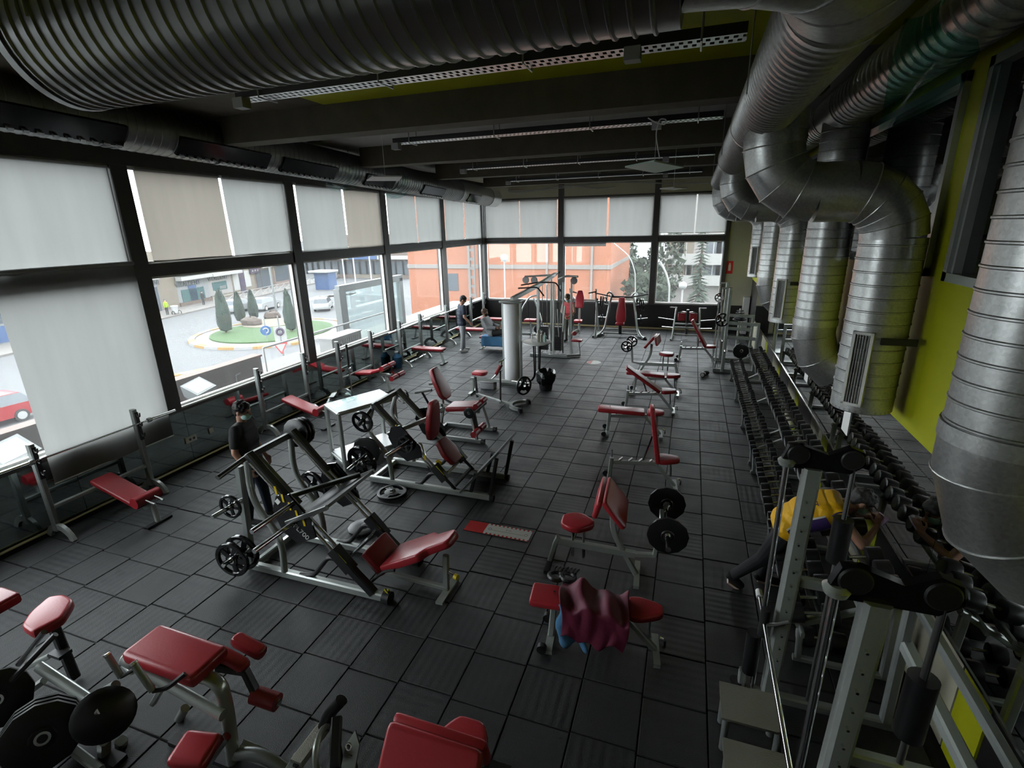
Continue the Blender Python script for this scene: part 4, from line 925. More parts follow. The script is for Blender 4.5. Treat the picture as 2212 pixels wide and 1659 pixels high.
# ------------------------------------------------------------------ olympic benches under the windows
def olympic(Yc, half, kind, lab, x0=-7.40, bar=None, barlab=None, pad_m='redd', hookside=1):
    t = thing('olympic_bench', lab, 'weight bench', (x0, Yc, 0), 0, 'olympic benches under the street windows')
    for s in (-1, 1):
        y = s*half
        MB().beam([(0, y, .10), (0, y, 1.30)], .062, .085, (1, 0, 0)).build('upright', 'silverd', t)
        h = MB().box((.05, y, 1.05), (.018, .05, .42)).build('hook_plate', 'blackm', t)
        for z in (.92, 1.08, 1.22):
            m = MB().tube(rnd([(.055, y, z+.02), (.07, y, z-.02), (.115, y, z-.02), (.125, y, z+.04)], .02, 3), .011, 6); o = bpy.data.objects.new('bar_hook', m.mesh('bar_hook', 'blackm')); COL.objects.link(o); o.parent = h
        MB().sweep(arc((.05, y, -.07), .235, (-1, 0, 0), (0, 0, 1), .30, PI-.30, 8), [(-.04, -.022), (.04, -.022), (.04, .022), (-.04, .022)], (0, 1, 0)).build('arched_foot', 'silver', t)
    for z in (.42,): MB().beam([(0, -half, z), (0, half, z)], .05, .05).build('cross_tube', 'silver', t)
    if kind == 'decline':
        a, b = V((-.02, 0, .50)), V((.78, 0, .25)); d = (b-a).normalized(); nrm = V((0, 1, 0)).cross(d); nrm = -nrm if nrm.z < 0 else nrm
        MB().pad([(0, -.145), (.86, -.145), (.86, .145), (0, .145)], .065, a, d, (0, 1, 0)).build('pad', pad_m, t)
        MB().beam([(0, 0, .40), a+d*.3-nrm*.03, b-nrm*.04, (.93, 0, .30)], .05, .06).build('spine', 'silverd', t)
        MB().beam([(.90, 0, .34), (.93, 0, .03)], .06, .05, (1, 0, 0)).build('leg', 'silver', t); MB().box((.93, 0, .015), (.08, .34, .03)).build('foot_plate', 'blackm', t)
        MB().cyl((.82, -.17, .36), (.82, .17, .36), .075, 16).build('leg_roller', 'redd', t)
        for y in (-.06, .06): MB().tube([(.80, y, .38), (1.04, y, .33)], .016, 8).build('roller_tube', 'chrome', t)
    elif kind == 'situp':
        MB().pad([(-.1, -.15), (.5, -.15), (.5, .15), (-.1, .15)], .065, (.0, 0, .36), V((1, 0, .12)), (0, 1, 0)).build('pad', pad_m, t)
        MB().pad([(0, -.15), (.28, -.15), (.28, .15), (0, .15)], .065, (.50, 0, .435), V((1, 0, .35)), (0, 1, 0)).build('seat_pad', pad_m, t)
        MB().beam([(-.05, 0, .34), (.5, 0, .40), (.95, 0, .40)], .06, .07).build('spine', 'silverd', t); MB().beam([(.78, 0, .40), (.86, 0, .03)], .07, .05, (1, 0, 0)).build('leg', 'silver', t); MB().box((.86, 0, .015), (.08, .3, .03)).build('foot_plate', 'blackm', t)
        MB().beam([(.9, 0, .42), (1.0, 0, .62)], .04, .04).build('roller_arm', 'blackm', t); MB().beam([(.95, 0, .5), (1.12, 0, .36)], .04, .04).build('roller_arm', 'redd', t)
        for (x, z) in ((.86, .62), (1.10, .40)): 
            for s in (-1, 1): MB().cyl((x, s*.03, z), (x, s*.27, z), .06, 14).build('leg_roller', 'redd', t)
    else:
        MB().pad([(0, -.145), (.98, -.145), (.98, .145), (0, .145)], .07, (.06, 0, .385), (1, 0, 0), (0, 1, 0)).build('pad', pad_m, t)
        MB().beam([(0, 0, .34), (1.0, 0, .36)], .06, .07).build('spine', 'silverd', t); MB().beam([(.92, 0, .36), (1.0, 0, .03)], .06, .05, (1, 0, 0)).build('leg', 'silver', t); MB().box((1.0, 0, .015), (.08, .36, .03)).build('foot_plate', 'blackm', t)
    return t
olympic(4.03, .625, 'decline', 'nearest olympic decline bench, maroon pad, under the long blind')
barbell((-7.32, 2.93, 1.10), (-7.32, 5.2, 1.10), 'bare barbell racked on the nearest olympic bench', .013, .40)
olympic(7.52, .61, 'decline', 'second olympic decline bench, behind the man in black')
olympic(9.87, .64, 'situp', 'olympic bench with four red leg rollers before the air conditioner', pad_m='red')
olympic(12.47, .58, 'flat', 'olympic flat bench with racked bar beside the standing man', pad_m='redd')
barbell((-7.32, 11.2, 1.09), (-7.32, 13.5, 1.09), 'bare barbell racked on the olympic flat bench', .013, .40)
olympic(15.4, .62, 'flat', 'farther olympic flat bench behind the standing man')
barbell((-7.32, 14.2, 1.09), (-7.32, 16.5, 1.09), 'bare barbell racked behind the standing man', .013, .40)
olympic(17.4, .6, 'flat', 'last olympic flat bench, in the room corner')
# upright chrome pole with a sliding collar
p = PZ(762, 862); t = here('chrome_pole', 'thin upright chrome pole with black grip beside the roller bench', 'pole', p)
MB().cyl(p, p+V((0, 0, .75)), .018, 10).build('shaft', 'chrome', t); MB().cyl(p+V((0, 0, .75)), p+V((0, 0, 1.28)), .026, 10).build('grip', 'blackm', t); MB().cyl(p+V((0, -.05, .72)), p+V((0, .05, .72)), .02, 8).build('pin', 'chrome', t); MB().cyl(p, p+V((0, 0, .02)), .12, 16).build('base', 'blackm', t)
# trap bar and loose bars lying near the flat bench
for (x0, y0, x1, y1, lab) in ((885, 783, 935, 757, 'chrome bar lying on the tiles beside the flat bench'), (905, 772, 950, 750, 'second chrome bar lying on the tiles beside the flat bench')):
    a, b = PZ(x0, y0, .03), PZ(x1, y1, .03); barbell(a, b, lab, .016, .25)
p = PX(855, 745, -7.5); t = here('water_jug', 'blue water jug on the floor by the far olympic bench', 'jug', (-7.5, p.y, 0)); MB().lathe([(.12, 0), (.13, .02), (.13, .3), (.06, .38), (.05, .42)], (-7.5, p.y, 0), (0, 0, 1), 16).build('body', 'blue', t); MB().cyl((-7.5, p.y, .42), (-7.5, p.y, .45), .055, 12).build('cap', 'white', t)

# ------------------------------------------------------------------ plate-loaded leg press
yn, yf, ym = 3.66, 4.30, 3.98
t = here('leg_press', 'black and silver plate-loaded leg press with red reclined seat, lettered PL700', 'leg press', (-3.5, ym, 0))
def Q(x, z, y): return V((x, y, z))
for y in (yn, yf):
    MB().beam([Q(-4.52, .05, y), Q(-2.74, .05, y)], .075, .09).build('base_rail', 'silver', t)
    MB().cyl(Q(-2.74, .05, y), Q(-2.66, .05, y), .07, 14).build('rail_wheel', 'blackm', t); MB().box(Q(-2.70, .1, y), (.05, .03, .10)).build('hazard_cap', 'hazard', t)
    MB().beam([Q(-4.22, 1.48, y), Q(-3.80, 1.02, y)], .09, .09).build('guide_head', 'graphite', t)
    for o_ in (-.035, .035): MB().cyl(Q(-4.18, 1.40, y+o_), Q(-3.16, .40, y+o_), .02, 12).build('guide_rod', 'chrome', t)
    bx = MB().beam([Q(-3.30, .52, y), Q(-3.10, .30, y)], .11, .15).build('stop_box', 'blackm', t)
    sub(MB().beam([Q(-3.25, .55, y), Q(-3.12, .41, y)], .10, .012, (1, 0, 1)), 'hazard_label', 'hazard', bx)
    MB().beam([Q(-3.14, .34, y), Q(-2.86, .07, y)], .085, .10).build('lower_leg', 'blackm', t)
    MB().tube(rnd([Q(-3.80, .08, y), Q(-3.62, .10, y), Q(-3.38, .40, y), Q(-3.24, .38, y), Q(-3.05, .22, y)], .18, 5), .026, 10).build('curved_brace', 'blackm', t)
    MB().tube(rnd([Q(-4.0, .09, y+(.02 if y == yf else -.02)), Q(-3.98, .5, y), Q(-4.3, .9, y), Q(-4.26, 1.40, y)], .25, 6), .036, 12).build('rear_post', 'silver', t)
MB().beam([Q(-4.26, 1.43, yn-.0), Q(-4.26, 1.43, yf)], .06, .07).build('top_tube', 'graphite', t)
MB().beam([Q(-4.47, .05, yn), Q(-4.47, .05, yf)], .07, .07).build('rear_tube', 'silver', t); MB().beam([Q(-3.2, .36, yn), Q(-3.2, .36, yf)], .04, .04).build('cross_tube', 'chrome', t)
MB().beam([Q(-4.30, 1.36, ym-.16), Q(-3.82, .86, ym-.16)], .07, .09).build('centre_beam', 'silverd', t)
for y, s in ((yn, -1), (yf, 1)): MB().cyl(Q(-4.25, 1.44, y), Q(-4.26, 1.38, y+s*.37), .028, 12).build('top_horn', 'graphite', t)
# tall plate-holder post on the gallery side
MB().beam([Q(-4.48, .09, 3.66), Q(-4.46, 1.28, 3.72)], .085, .07, (0, 1, 0)).build('storage_post', 'silverd', t)
for z in (.88, .29): MB().cyl(Q(-4.47, z, 3.68), Q(-4.47, z+.01, 3.30), .024, 12).build('storage_horn', 'chrome', t)
# sliding carriage: side plates, ribbed footplate, horns
cg = MB().prism([(-.30, -.02), (-.22, .13), (.14, .13), (.30, .02), (.22, -.24), (.02, -.30), (-.22, -.20)], .02, Q(-3.66, .87, yn-.05), V((.66, 0, -.72)), V((.72, 0, .66))).build('carriage_plate', 'gloss', t)
MB().prism([(-.30, -.02), (-.22, .13), (.14, .13), (.30, .02), (.22, -.24), (.02, -.30), (-.22, -.20)], .02, Q(-3.66, .87, yf+.07), V((.66, 0, -.72)), V((.72, 0, .66))).build('carriage_plate', 'gloss', t)
fpn = V((.45, 0, -.89)).normalized(); fpu = V((.89, 0, .45)).normalized()
fp = MB().box(Q(-3.50, .93, ym), (.03, .80, .60), Matrix((fpn, V((0, 1, 0)), fpu)).transposed()).build('footplate', 'blackm', t)
for y in (-.41, .41): sub(MB().beam([Q(-3.50, .93, ym+y)-fpu*.31, Q(-3.50, .93, ym+y)+fpu*.31], .03, .05, fpn), 'edge_rail', 'graphite', fp)
for k in range(5): sub(MB().box(Q(-3.86+k*.075, 1.15-k*.08, yn-.075), (.09, .006, .025), Matrix.Rotation(.95+.5, 3, 'Y')), 'hazard_mark', 'yellow', cg)
lettering('PL700', .085, Q(-3.62, .70, yn-.072), V((.72, 0, -.60)), V((.60, 0, .72)), 'white', cg, nm='sign_lettering')
sub(MB().box(Q(-3.86, 1.02, yn-.075), (.05, .004, .06), Matrix.Rotation(.8, 3, 'Y')), 'label', 'paper', cg)
for z0, x0 in ((1.0, -3.70), (.78, -3.72)): MB().cyl(Q(x0, z0, yn-.03), Q(x0, z0+.01, yn-.58), .026, 12).build('carriage_horn', 'chrome', t)
MB().cyl(Q(-3.55, 1.05, yf+.05), Q(-3.52, 1.10, yf+.42), .026, 12).build('carriage_horn', 'chrome', t)
MB().beam([Q(-3.95, .98, yn), Q(-3.35, 1.05, yf)], .05, .05).build('carriage_bar', 'graphite', t)
# seat
MB().pad([(0, -.21), (.32, -.21), (.32, .21), (0, .21)], .09, Q(-2.86, .16, ym), V((-.66, 0, .75)), (0, -1, 0), r=.03).build('seat_pad', 'redd', t)
bd = V((.88, 0, .47)).normalized()
MB().pad([(0, -.22), (.52, -.22), (.60, -.14), (.84, -.12), (.88, -.08), (.88, .08), (.84, .12), (.60, .14), (.52, .22), (0, .22)], .09, Q(-2.80, .24, ym), bd, (0, 1, 0), r=.03).build('backrest', 'red', t)
MB().beam([Q(-2.90, .08, ym), Q(-2.17, .05, ym)], .06, .05).build('seat_rail', 'silver', t); MB().beam([Q(-2.18, .03, ym), Q(-2.16, .46, ym)], .05, .06, (1, 0, 0)).build('seat_post', 'silver', t); MB().box(Q(-2.17, .015, ym), (.08, .4, .03)).build('seat_foot', 'silver', t)
MB().cyl(Q(-2.16, .26, ym), Q(-2.06, .25, ym-.03), .014, 8).build('knob_stem', 'chrome', t); MB().cyl(Q(-2.06, .25, ym-.03), Q(-2.02, .247, ym-.04), .03, 12).build('adjust_knob', 'yellow', t)
for y in (yn+.06, yf-.06): MB().tube(rnd([Q(-2.95, .12, y), Q(-2.75, .32, y), Q(-2.62, .36, y)], .06), .016, 8).build('hand_grip', 'blackm', t)
H2 = 'plates on the leg press'
d1 = V((.10, -1, .02)).normalized()
plate(Q(-4.47, .885, 3.53), d1, .135, 'small five-spoke plate on the upper storage horn of the leg press', group=H2)
plate(Q(-4.47, .295, 3.55), d1, .215, 'larger five-spoke plate on the lower storage horn, inner of two', group=H2); plate(Q(-4.47, .295, 3.42), d1, .205, 'larger five-spoke plate on the lower storage horn, outer of two', group=H2)
for k in range(3): plate(Q(-4.255, 1.42-.01*k, yf+.08+.06*k), (-.02, 1, -.15), .17, 'thick black plate stacked on the leg press top horn', 'dodeca', H2)
plate(Q(-3.52, 1.06, yf+.28), (.05, 1, .1), .20, 'black plate on the window-side carriage horn of the leg press', 'spoke', H2)
plate(Q(-4.12, .72, yf+.09), (.1, 1, .05), .21, 'black spoked plate inside the leg press rear post', 'spoke', H2)
plate(V((-3.85, 5.61, .032)), (0, 0, 1), .215, 'single grip plate lying flat on the tiles between leg machines', 'grip')
plate(V((-3.72, 4.72, .03)), (0, 0, 1), .20, 'black plate lying on the tiles behind the leg press', 'dodeca')

# ------------------------------------------------------------------ hack squat
yn, yf, ym = 5.87, 6.52, 6.2
t = here('hack_squat', 'black and silver hack squat machine with tall red back pad and tilted foot platform', 'hack squat', (-3.3, ym, 0))
for y in (yn, yf):
    MB().beam([Q(-4.38, .05, y), Q(-2.42, .05, y)], .075, .09).build('base_rail', 'silver', t)
    MB().beam([Q(-4.18, 1.28, y), Q(-3.70, .80, y)], .09, .09).build('guide_head', 'graphite', t)
    for o_ in (-.035, .035): MB().cyl(Q(-4.15, 1.24, y+o_), Q(-3.12, .22, y+o_), .02, 12).build('guide_rod', 'chrome', t)
    bx = MB().beam([Q(-3.28, .42, y), Q(-3.10, .22, y)], .11, .14).build('stop_box', 'blackm', t); sub(MB().beam([Q(-3.22, .44, y), Q(-3.10, .31, y)], .10, .012, (1, 0, 1)), 'hazard_label', 'hazard', bx)
    MB().tube(rnd([Q(-3.60, .08, y), Q(-3.50, .10, y), Q(-3.34, .30, y), Q(-3.15, .28, y), Q(-2.95, .09, y)], .15, 5), .026, 10).build('curved_brace', 'blackm', t)
    MB().tube(rnd([Q(-4.0, .09, y), Q(-4.02, .5, y), Q(-4.36, .85, y), Q(-4.2, 1.25, y)], .2, 5), .034, 12).build('rear_post', 'silver', t)
    MB().cyl(Q(-2.42, .04, y), Q(-2.36, .04, y), .045, 12).build('rail_foot', 'blackm', t)
    MB().beam([Q(-2.72, .06, y), Q(-2.62, .40, y)], .05, .05).build('platform_leg', 'blackm', t); MB().beam([Q(-2.42, .06, y), Q(-2.30, .66, y)], .05, .05).build('platform_leg', 'blackm', t)
MB().beam([Q(-4.22, 1.24, yn), Q(-4.22, 1.24, yf)], .06, .07).build('top_tube', 'graphite', t); MB().beam([Q(-4.34, .05, yn), Q(-4.34, .05, yf)], .07, .07).build('rear_tube', 'silver', t); MB().cyl(Q(-4.28, .62, yn), Q(-4.25, .62, yn-.36), .026, 10).build('storage_horn', 'chrome', t)
MB().beam([Q(-3.15, .24, yn), Q(-3.15, .24, yf)], .04, .04).build('cross_tube', 'chrome', t); MB().beam([Q(-3.0, .10, yn), Q(-3.0, .10, yf)], .05, .05).build('cross_tube', 'graphite', t)
pd = V((.62, 0, .72)).normalized(); MB().box(Q(-2.56, .42, ym), (.03, .74, .95), Matrix((pd.cross(V((0, 1, 0))), V((0, 1, 0)), pd)).transposed()).build('foot_platform', 'graphite', t)
cg = MB().prism([(-.30, -.02), (-.22, .12), (.2, .12), (.32, .02), (.22, -.22), (.02, -.26), (-.22, -.18)], .02, Q(-3.66, .78, yn-.06), V((.70, 0, -.71)), V((.71, 0, .70))).build('carriage_plate', 'gloss', t)
for k in range(6): sub(MB().box(Q(-3.80+k*.085, .98-k*.083, yn-.07), (.08, .006, .022), Matrix.Rotation(.95+.5, 3, 'Y')), 'hazard_mark', 'yellow', cg)
sub(MB().box(Q(-3.86, .82, yn-.07), (.045, .004, .045), Matrix.Rotation(.8, 3, 'Y')), 'label', 'paper', cg)
MB().prism([(-.30, -.02), (-.22, .12), (.2, .12), (.32, .02), (.22, -.22), (.02, -.26), (-.22, -.18)], .02, Q(-3.66, .78, yf+.07), V((.70, 0, -.71)), V((.71, 0, .70))).build('carriage_plate', 'gloss', t)
MB().cyl(Q(-3.65, .75, yn-.05), Q(-3.65, .80, yn-.62), .026, 12).build('carriage_horn', 'chrome', t)
MB().beam([Q(-4.0, .82, yn), Q(-3.5, 1.0, ym), Q(-3.42, 1.05, yf)], .05, .06).build('carriage_bar', 'silverd', t)
bd = V((.10, 0, 1)).normalized(); MB().pad([(-.12, 0), (.12, 0), (.17, .18), (.15, .42), (.09, .60), (-.09, .60), (-.15, .42), (-.17, .18)], .10, Q(-3.50, .70, ym), (0, 1, 0), bd, r=.035).build('back_pad', 'redd', t)
MB().pad([(-.13, 0), (.13, 0), (.19, .20), (.12, .42), (-.12, .42), (-.19, .20)], .09, Q(-3.10, .33, ym), (0, 1, 0), V((-.62, 0, .78)), r=.03).build('hip_pad', 'redd', t)
MB().tube(rnd([Q(-3.66, .66, ym-.24), Q(-3.5, .72, ym-.26), Q(-3.42, .50, ym-.28), Q(-3.40, .38, ym-.28)], .06), .015, 8).build('handle', 'chrome', t); MB().cyl(Q(-3.42, .48, ym-.28), Q(-3.38, .32, ym-.28), .022, 10).build('handle_grip', 'blackm', t); MB().cyl(Q(-3.28, .44, ym-.22), Q(-3.22, .42, ym-.24), .03, 10).build('adjust_knob', 'yellow', t)
for y, s in ((yn, -1), (yf, 1)): MB().cyl(Q(-4.23, 1.20, y), Q(-4.25, 1.06, y+s*.32), .026, 10).build('storage_horn', 'graphite', t)
H3 = 'plates on the hack squat'
plate(Q(-4.245, 1.08, yn-.23), (.05, -1, -.1), .165, 'spoked plate hanging on the hack squat top horn, gallery side', group=H3); plate(Q(-4.25, .62, yn-.20), (.1, -1, 0), .215, 'large plate low on the hack squat rear post', 'dodeca', H3)
plate(Q(-4.245, 1.10, yf+.22), (0, 1, -.2), .12, 'small plate on the hack squat top horn, window side', group=H3); plate(Q(-3.65, .75, yn-.12), (0, -1, .05), .13, 'small black plate pressed against the hack squat carriage', 'spoke', H3)

# ------------------------------------------------------------------ glass-topped display cabinet
c = [V((-5.45, 6.35, 0)), V((-4.98, 6.05, 0)), V((-4.55, 6.95, 0)), V((-5.02, 7.25, 0))]
t = here('glass_cabinet', 'silver framed glass-topped cabinet behind the hack squat', 'cabinet', sum(c, V())/4)
for p in c: MB().beam([p, p+V((0, 0, .98))], .06, .06).build('post', 'silver', t)
for z in (.96, .12):
    for k in range(4): MB().beam([c[k]+V((0, 0, z)), c[(k+1) % 4]+V((0, 0, z))], .05, .05).build('rail', 'silver', t)
MB().add([p+V((0, 0, h)) for h in (.985, 1.0) for p in c], [(3, 2, 1, 0), (4, 5, 6, 7)]+[(k, (k+1) % 4, 4+(k+1) % 4, 4+k) for k in range(4)]).build('glass_top', 'whiteg', t)  # white gloss paints in the light reflected by the glass
MB().add([p+V((0, 0, h)) for h in (.15, .17) for p in c], [(3, 2, 1, 0), (4, 5, 6, 7)]+[(k, (k+1) % 4, 4+(k+1) % 4, 4+k) for k in range(4)]).build('bottom_shelf', 'whiteg', t)
rr = random.Random(5); cc = sum(c, V())/4+V((-.18, -.2, 1.0)); m = MB()
for k in range(26):
    p = cc+V((rr.uniform(-.16, .16), rr.uniform(-.2, .2), rr.uniform(.02, .16))); a = rr.uniform(0, 6.3); m.add([p+V((math.cos(a)*.09, math.sin(a)*.09, 0)), p+V((-math.sin(a)*.07, math.cos(a)*.07, .05)), p+V((-math.cos(a)*.08, -math.sin(a)*.08, .02)), p+V((math.sin(a)*.07, -math.cos(a)*.07, -.02))], [(0, 1, 2, 3)])
o = m.build('plastic_bag', 'clearglass', loc=cc, kind=None); tag(o, 'crumpled clear plastic bag on the glass cabinet', 'plastic bag')
# ------------------------------------------------------------------ adjustable benches on the open floor
def adj_bench(loc, rz, ang, lab, m='redd', frame='silver', grp='adjustable benches on the open floor'):
    t = thing('adjustable_bench', lab, 'weight bench', loc, rz, grp)
    MB().beam([(-.50, 0, .03), (-.47, 0, .40)], .07, .06, (1, 0, 0)).build('post', frame, t); MB().box((-.50, 0, .02), (.07, .42, .04)).build('rear_foot', frame, t)
    for s in (-1, 1): MB().cyl((-.56, s*.17, .045), (-.56, s*.22, .045), .045, 12).build('wheel', 'blackm', t)
    MB().cyl((-.47, 0, .40), (-.47, 0, .52), .012, 8).build('lift_pin', 'chrome', t)
    sp = MB().beam([(-.48, 0, .33), (.20, 0, .37)], .055, .06).build('spine', frame, t)
    for k in range(4):
        x = -.36+k*.14; q = bpy.data.objects.new('notch', MB().beam([(x, 0, .37), (x+.05, 0, .415)], .05, .02).mesh('notch', 'steel')); COL.objects.link(q); q.parent = sp
    MB().beam([(.16, 0, .36), (.44, 0, .03)], .06, .05).build('front_leg', frame, t); MB().box((.45, 0, .02), (.06, .36, .04)).build('front_foot', frame, t)
    MB().tube([(.36, 0, .40), (.38, 0, .16)], .018, 8).build('seat_strut', 'chrome', t); MB().tube(rnd([(.48, .05, .12), (.53, .05, .10), (.53, .05, .02)], .03), .012, 6).build('handle', 'chrome', t)
    MB().pad([(0, -.13), (.10, -.14), (.22, -.10), (.30, -.06), (.30, .06), (.22, .10), (.10, .14), (0, .13)], .07, (.19, 0, .40), (1, 0, .04), (0, 1, 0), r=.025).build('seat_pad', m, t)
    h = V((.15, 0, .40)); d = V((-math.cos(ang), 0, math.sin(ang))); L = .84
    MB().pad([(0, .135), (L, .135), (L, -.135), (0, -.135)], .07, h, d, (0, -1, 0), r=.025).build('back_pad', m, t)
    if ang > .15:
        a = h+d*.42-V((math.sin(ang), 0, math.cos(ang)))*(-.0)
        MB().beam([h+d*.40, V((-.10 if ang < .9 else -.02, 0, .40))], .03, .03).build('prop', 'chrome', t)
    return t
adj_bench((-.41, 6.95, 0), .10, 1.42, 'adjustable bench with its back pad almost upright', 'red')
adj_bench((-.72, 8.85, 0), .10, .03, 'flat adjustable bench behind the upright-backed one', 'red')
adj_bench((-.55, 10.2, 0), .05, .60, 'adjustable bench with its back pad half inclined')
adj_bench((-.50, 11.35, 0), .04, .04, 'flat adjustable bench behind the half-inclined one')
adj_bench((.40, 14.55, 0), -.1, 1.05, 'inclined adjustable bench standing in the far smith frame')
fbn = adj_bench((-.47, 3.78, 0), .12, .03, 'flat adjustable bench with a wine jacket thrown over it', 'red')
# jacket, towel and gloves on that bench
jc = V((-.62, 3.76, .0)); rr = random.Random(11)
def drape(u, v):
    """cloth over a 0.27-wide pad: up over the top, down both sides"""
    w = (v-.42)*1.15; x = -.30+u*.62
    if abs(w) < .17: y = w; z = .49
    else: y = math.copysign(.17+.05*(abs(w)-.17), w); z = .49-(abs(w)-.17)*1.0
    k = .03*math.sin(u*17+v*5)+.025*math.sin(u*9-v*13)
    return jc+V((x*(1-.25*abs(w))+.03*math.sin(v*9), y-abs(k)*.3*(1 if w > 0 else -1)*-1, z+k+.012+.05*math.exp(-((u-.35)**2+(v-.4)**2)*14)))
m = MB().grid(lambda u, v: drape(u, v)+V((.05, -.06, .03)), 30, 30)
o = m.build('jacket', 'maroon', loc=jc+V((0, 0, .5)), sharp=60); tag(o, 'wine red jacket thrown over the flat bench', 'jacket')
o.modifiers.new('thick', 'SOLIDIFY').thickness = .012; o.modifiers.new('soft', 'SUBSURF').levels = 1
def drape2(u, v):
    p = jc+V((-.24+u*.26+.02*math.sin(v*8), -.16-.05*v, .50-v*.36+.03*math.sin(u*9+v*3))); return p+V((0, -.03*math.sin(u*8), 0))
o = MB().grid(drape2, 12, 14).build('towel', 'blue', loc=jc+V((-.2, -.15, .45)), sharp=60); tag(o, 'blue towel hanging from under the wine jacket', 'towel'); o.modifiers.new('thick', 'SOLIDIFY').thickness = .012
gp = PZ(1210, 1250, .50)
t = here('gloves', 'black training gloves lying on the flat bench end', 'gloves', gp); 
for k in range(2):
    c = gp+V((-.04+.11*k, .02*k, .02)); MB().torus(c, (.1, .1, 1), .065, .022, 16, 6).build('cuff', 'black', t); [MB().tube([c+V((.03*j-.03, .05, .01)), c+V((.035*j-.04, .10, .012)), c+V((.035*j-.03, .14, -.0))], .012, 6).build('finger', 'black', t) for j in range(4)]

# ------------------------------------------------------------------ preacher benches with racked barbells
def preacher(loc, rz, lab, style, pr, plab, m='red', bar=True):
    t = thing('preacher_bench', lab, 'weight bench', loc, rz, 'preacher curl benches')
    MB().beam(rnd([(-.52, 0, .36), (-.55, 0, .30), (-.62, 0, .03)], .05), .06, .06, (1, 0, 0)).build('rear_leg', 'silver', t); MB().box((-.62, 0, .02), (.06, .42, .04)).build('rear_foot', 'blackm', t)
    MB().beam([(-.54, 0, .31), (.32, 0, .27)], .055, .085).build('spine', 'silver', t)
    MB().beam(rnd([(.06, 0, .80), (.07, 0, .52), (.34, 0, .02)], .15), .05, .06, (1, 0, 0)).build('front_leg', 'silver', t); MB().box((.35, 0, .02), (.06, .44, .04)).build('front_foot', 'silver', t)
    for x in (-.36, -.24): MB().cyl((x, 0, .14), (x, 0, .53), .018, 10).build('seat_post', 'chrome', t)
    MB().pad([(-.16, -.09), (-.05, -.16), (.06, -.16), (.20, -.05), (.20, .05), (.06, .16), (-.05, .16), (-.16, .09)], .08, (-.33, 0, .53), (1, 0, 0), (0, 1, 0), r=.03).build('seat_pad', m, t)
    d = V((.52, 0, -.66)).normalized()
    MB().pad([(0, -.29), (.36, -.29), (.36, .29), (0, .29)], .065, (-.05, 0, 1.0), d, (0, 1, 0), r=.025).build('arm_pad', m, t)
    d2 = V((-.25, 0, -.9)).normalized(); MB().pad([(0, -.29), (.22, -.29), (.22, .29), (0, .29)], .06, (-.02, 0, 1.02), d2, (0, -1, 0), r=.025).build('chest_pad', m, t)
    MB().beam([(.30, 0, .27), (.52, 0, .30), (.56, 0, .66)], .06, .05, (1, 0, 0)).build('rack_arm', 'silver', t); MB().beam([(.57, -.24, .70), (.57, .24, .70)], .05, .05).build('rack_bar', 'silver', t)
    for s in (-1, 1): MB().tube(rnd([(.57, s*.22, .70), (.63, s*.22, .72), (.65, s*.22, .80)], .03), .014, 6).build('bar_hook', 'chrome', t)
    if not bar: return t
    R = Matrix.Rotation(rz, 3, 'Z'); L = V(loc)
    b = L+R @ V((.62, 0, .76)); e = R @ V((0, 1, 0))
    barbell(b-e*.55, b+e*.55, 'short barbell racked on '+plab, .015, .30)
    for s in (-1, 1): plate(b+e*s*.31, e, pr, 'black plate on the short barbell racked on '+plab, style, 'plates on '+plab)
    return t
preacher((-.64, 4.82, 0), .06, 'preacher bench with heart-shaped red seat and two twelve-sided plates', 'dodeca', .20, 'the nearer preacher bench')
preacher((-.70, 12.85, 0), PI-.1, 'preacher bench turned away, pale arm pad, small plates', 'spoke', .145, 'the farther preacher bench', 'redd')

# ------------------------------------------------------------------ dumbbells and their racks
def rack(y0, y1, lab):
    t = here('dumbbell_rack', lab, 'dumbbell rack', (1.5, (y0+y1)/2, 0), 'two-tier dumbbell racks along the mirror')
    for x, z in ((1.22, .42), (1.60, .74)):
        for d in (-.085, .085):
            MB().beam([(x+d, y0, z-.03+d*.25), (x+d, y1, z-.03+d*.25)], .03, .05).build('saddle_rail', 'silverd', t)
    k = max(2, int((y1-y0)/1.45)+1)
    for i in range(k):
        y = y0+.12+(y1-y0-.24)*i/(k-1)
        MB().beam([(1.10, y, .37), (1.82, y, .80)], .05, .05).build('tier_arm', 'silverd', t); MB().beam([(1.80, y, .02), (1.78, y, .80)], .06, .06, (0, 1, 0)).build('rear_post', 'silverd', t); MB().beam([(1.16, y, .03), (1.14, y, .40)], .05, .05, (0, 1, 0)).build('front_post', 'silverd', t); MB().beam([(1.12, y, .03), (1.84, y, .03)], .05, .05).build('foot', 'silverd', t)
rack(4.0, 7.9, 'dumbbell rack beside the man in the yellow jersey'); rack(8.0, 12.95, 'dumbbell rack continuing towards the far wall')
def dumb_parts(hr, hl, gl):
    hd = []
    for s in (-1, 1):
        m = MB().lathe([(hr*.72, 0), (hr*.97, .006), (hr, .016), (hr, hl-.016), (hr*.97, hl-.006), (hr*.72, hl)], (s*gl/2, 0, 0), (s, 0, 0), 12); m2 = MB().cyl((s*(gl/2+hl), 0, 0), (s*(gl/2+hl+.003), 0, 0), hr*.66, 12)
        hd.append((m.mesh('head', 'black'), m2.mesh('end_disc', 'grey')))
    g_ = MB().lathe([(.017, -gl/2-.004), (.014, -gl/4), (.0165, 0), (.014, gl/4), (.017, gl/2+.004)], (0, 0, 0), (1, 0, 0), 12).mesh('handle', 'chrome')
    return hd, g_
DB = [dumb_parts(*q) for q in ((.056, .075, .13), (.066, .09, .132), (.076, .105, .135), (.086, .125, .135))]
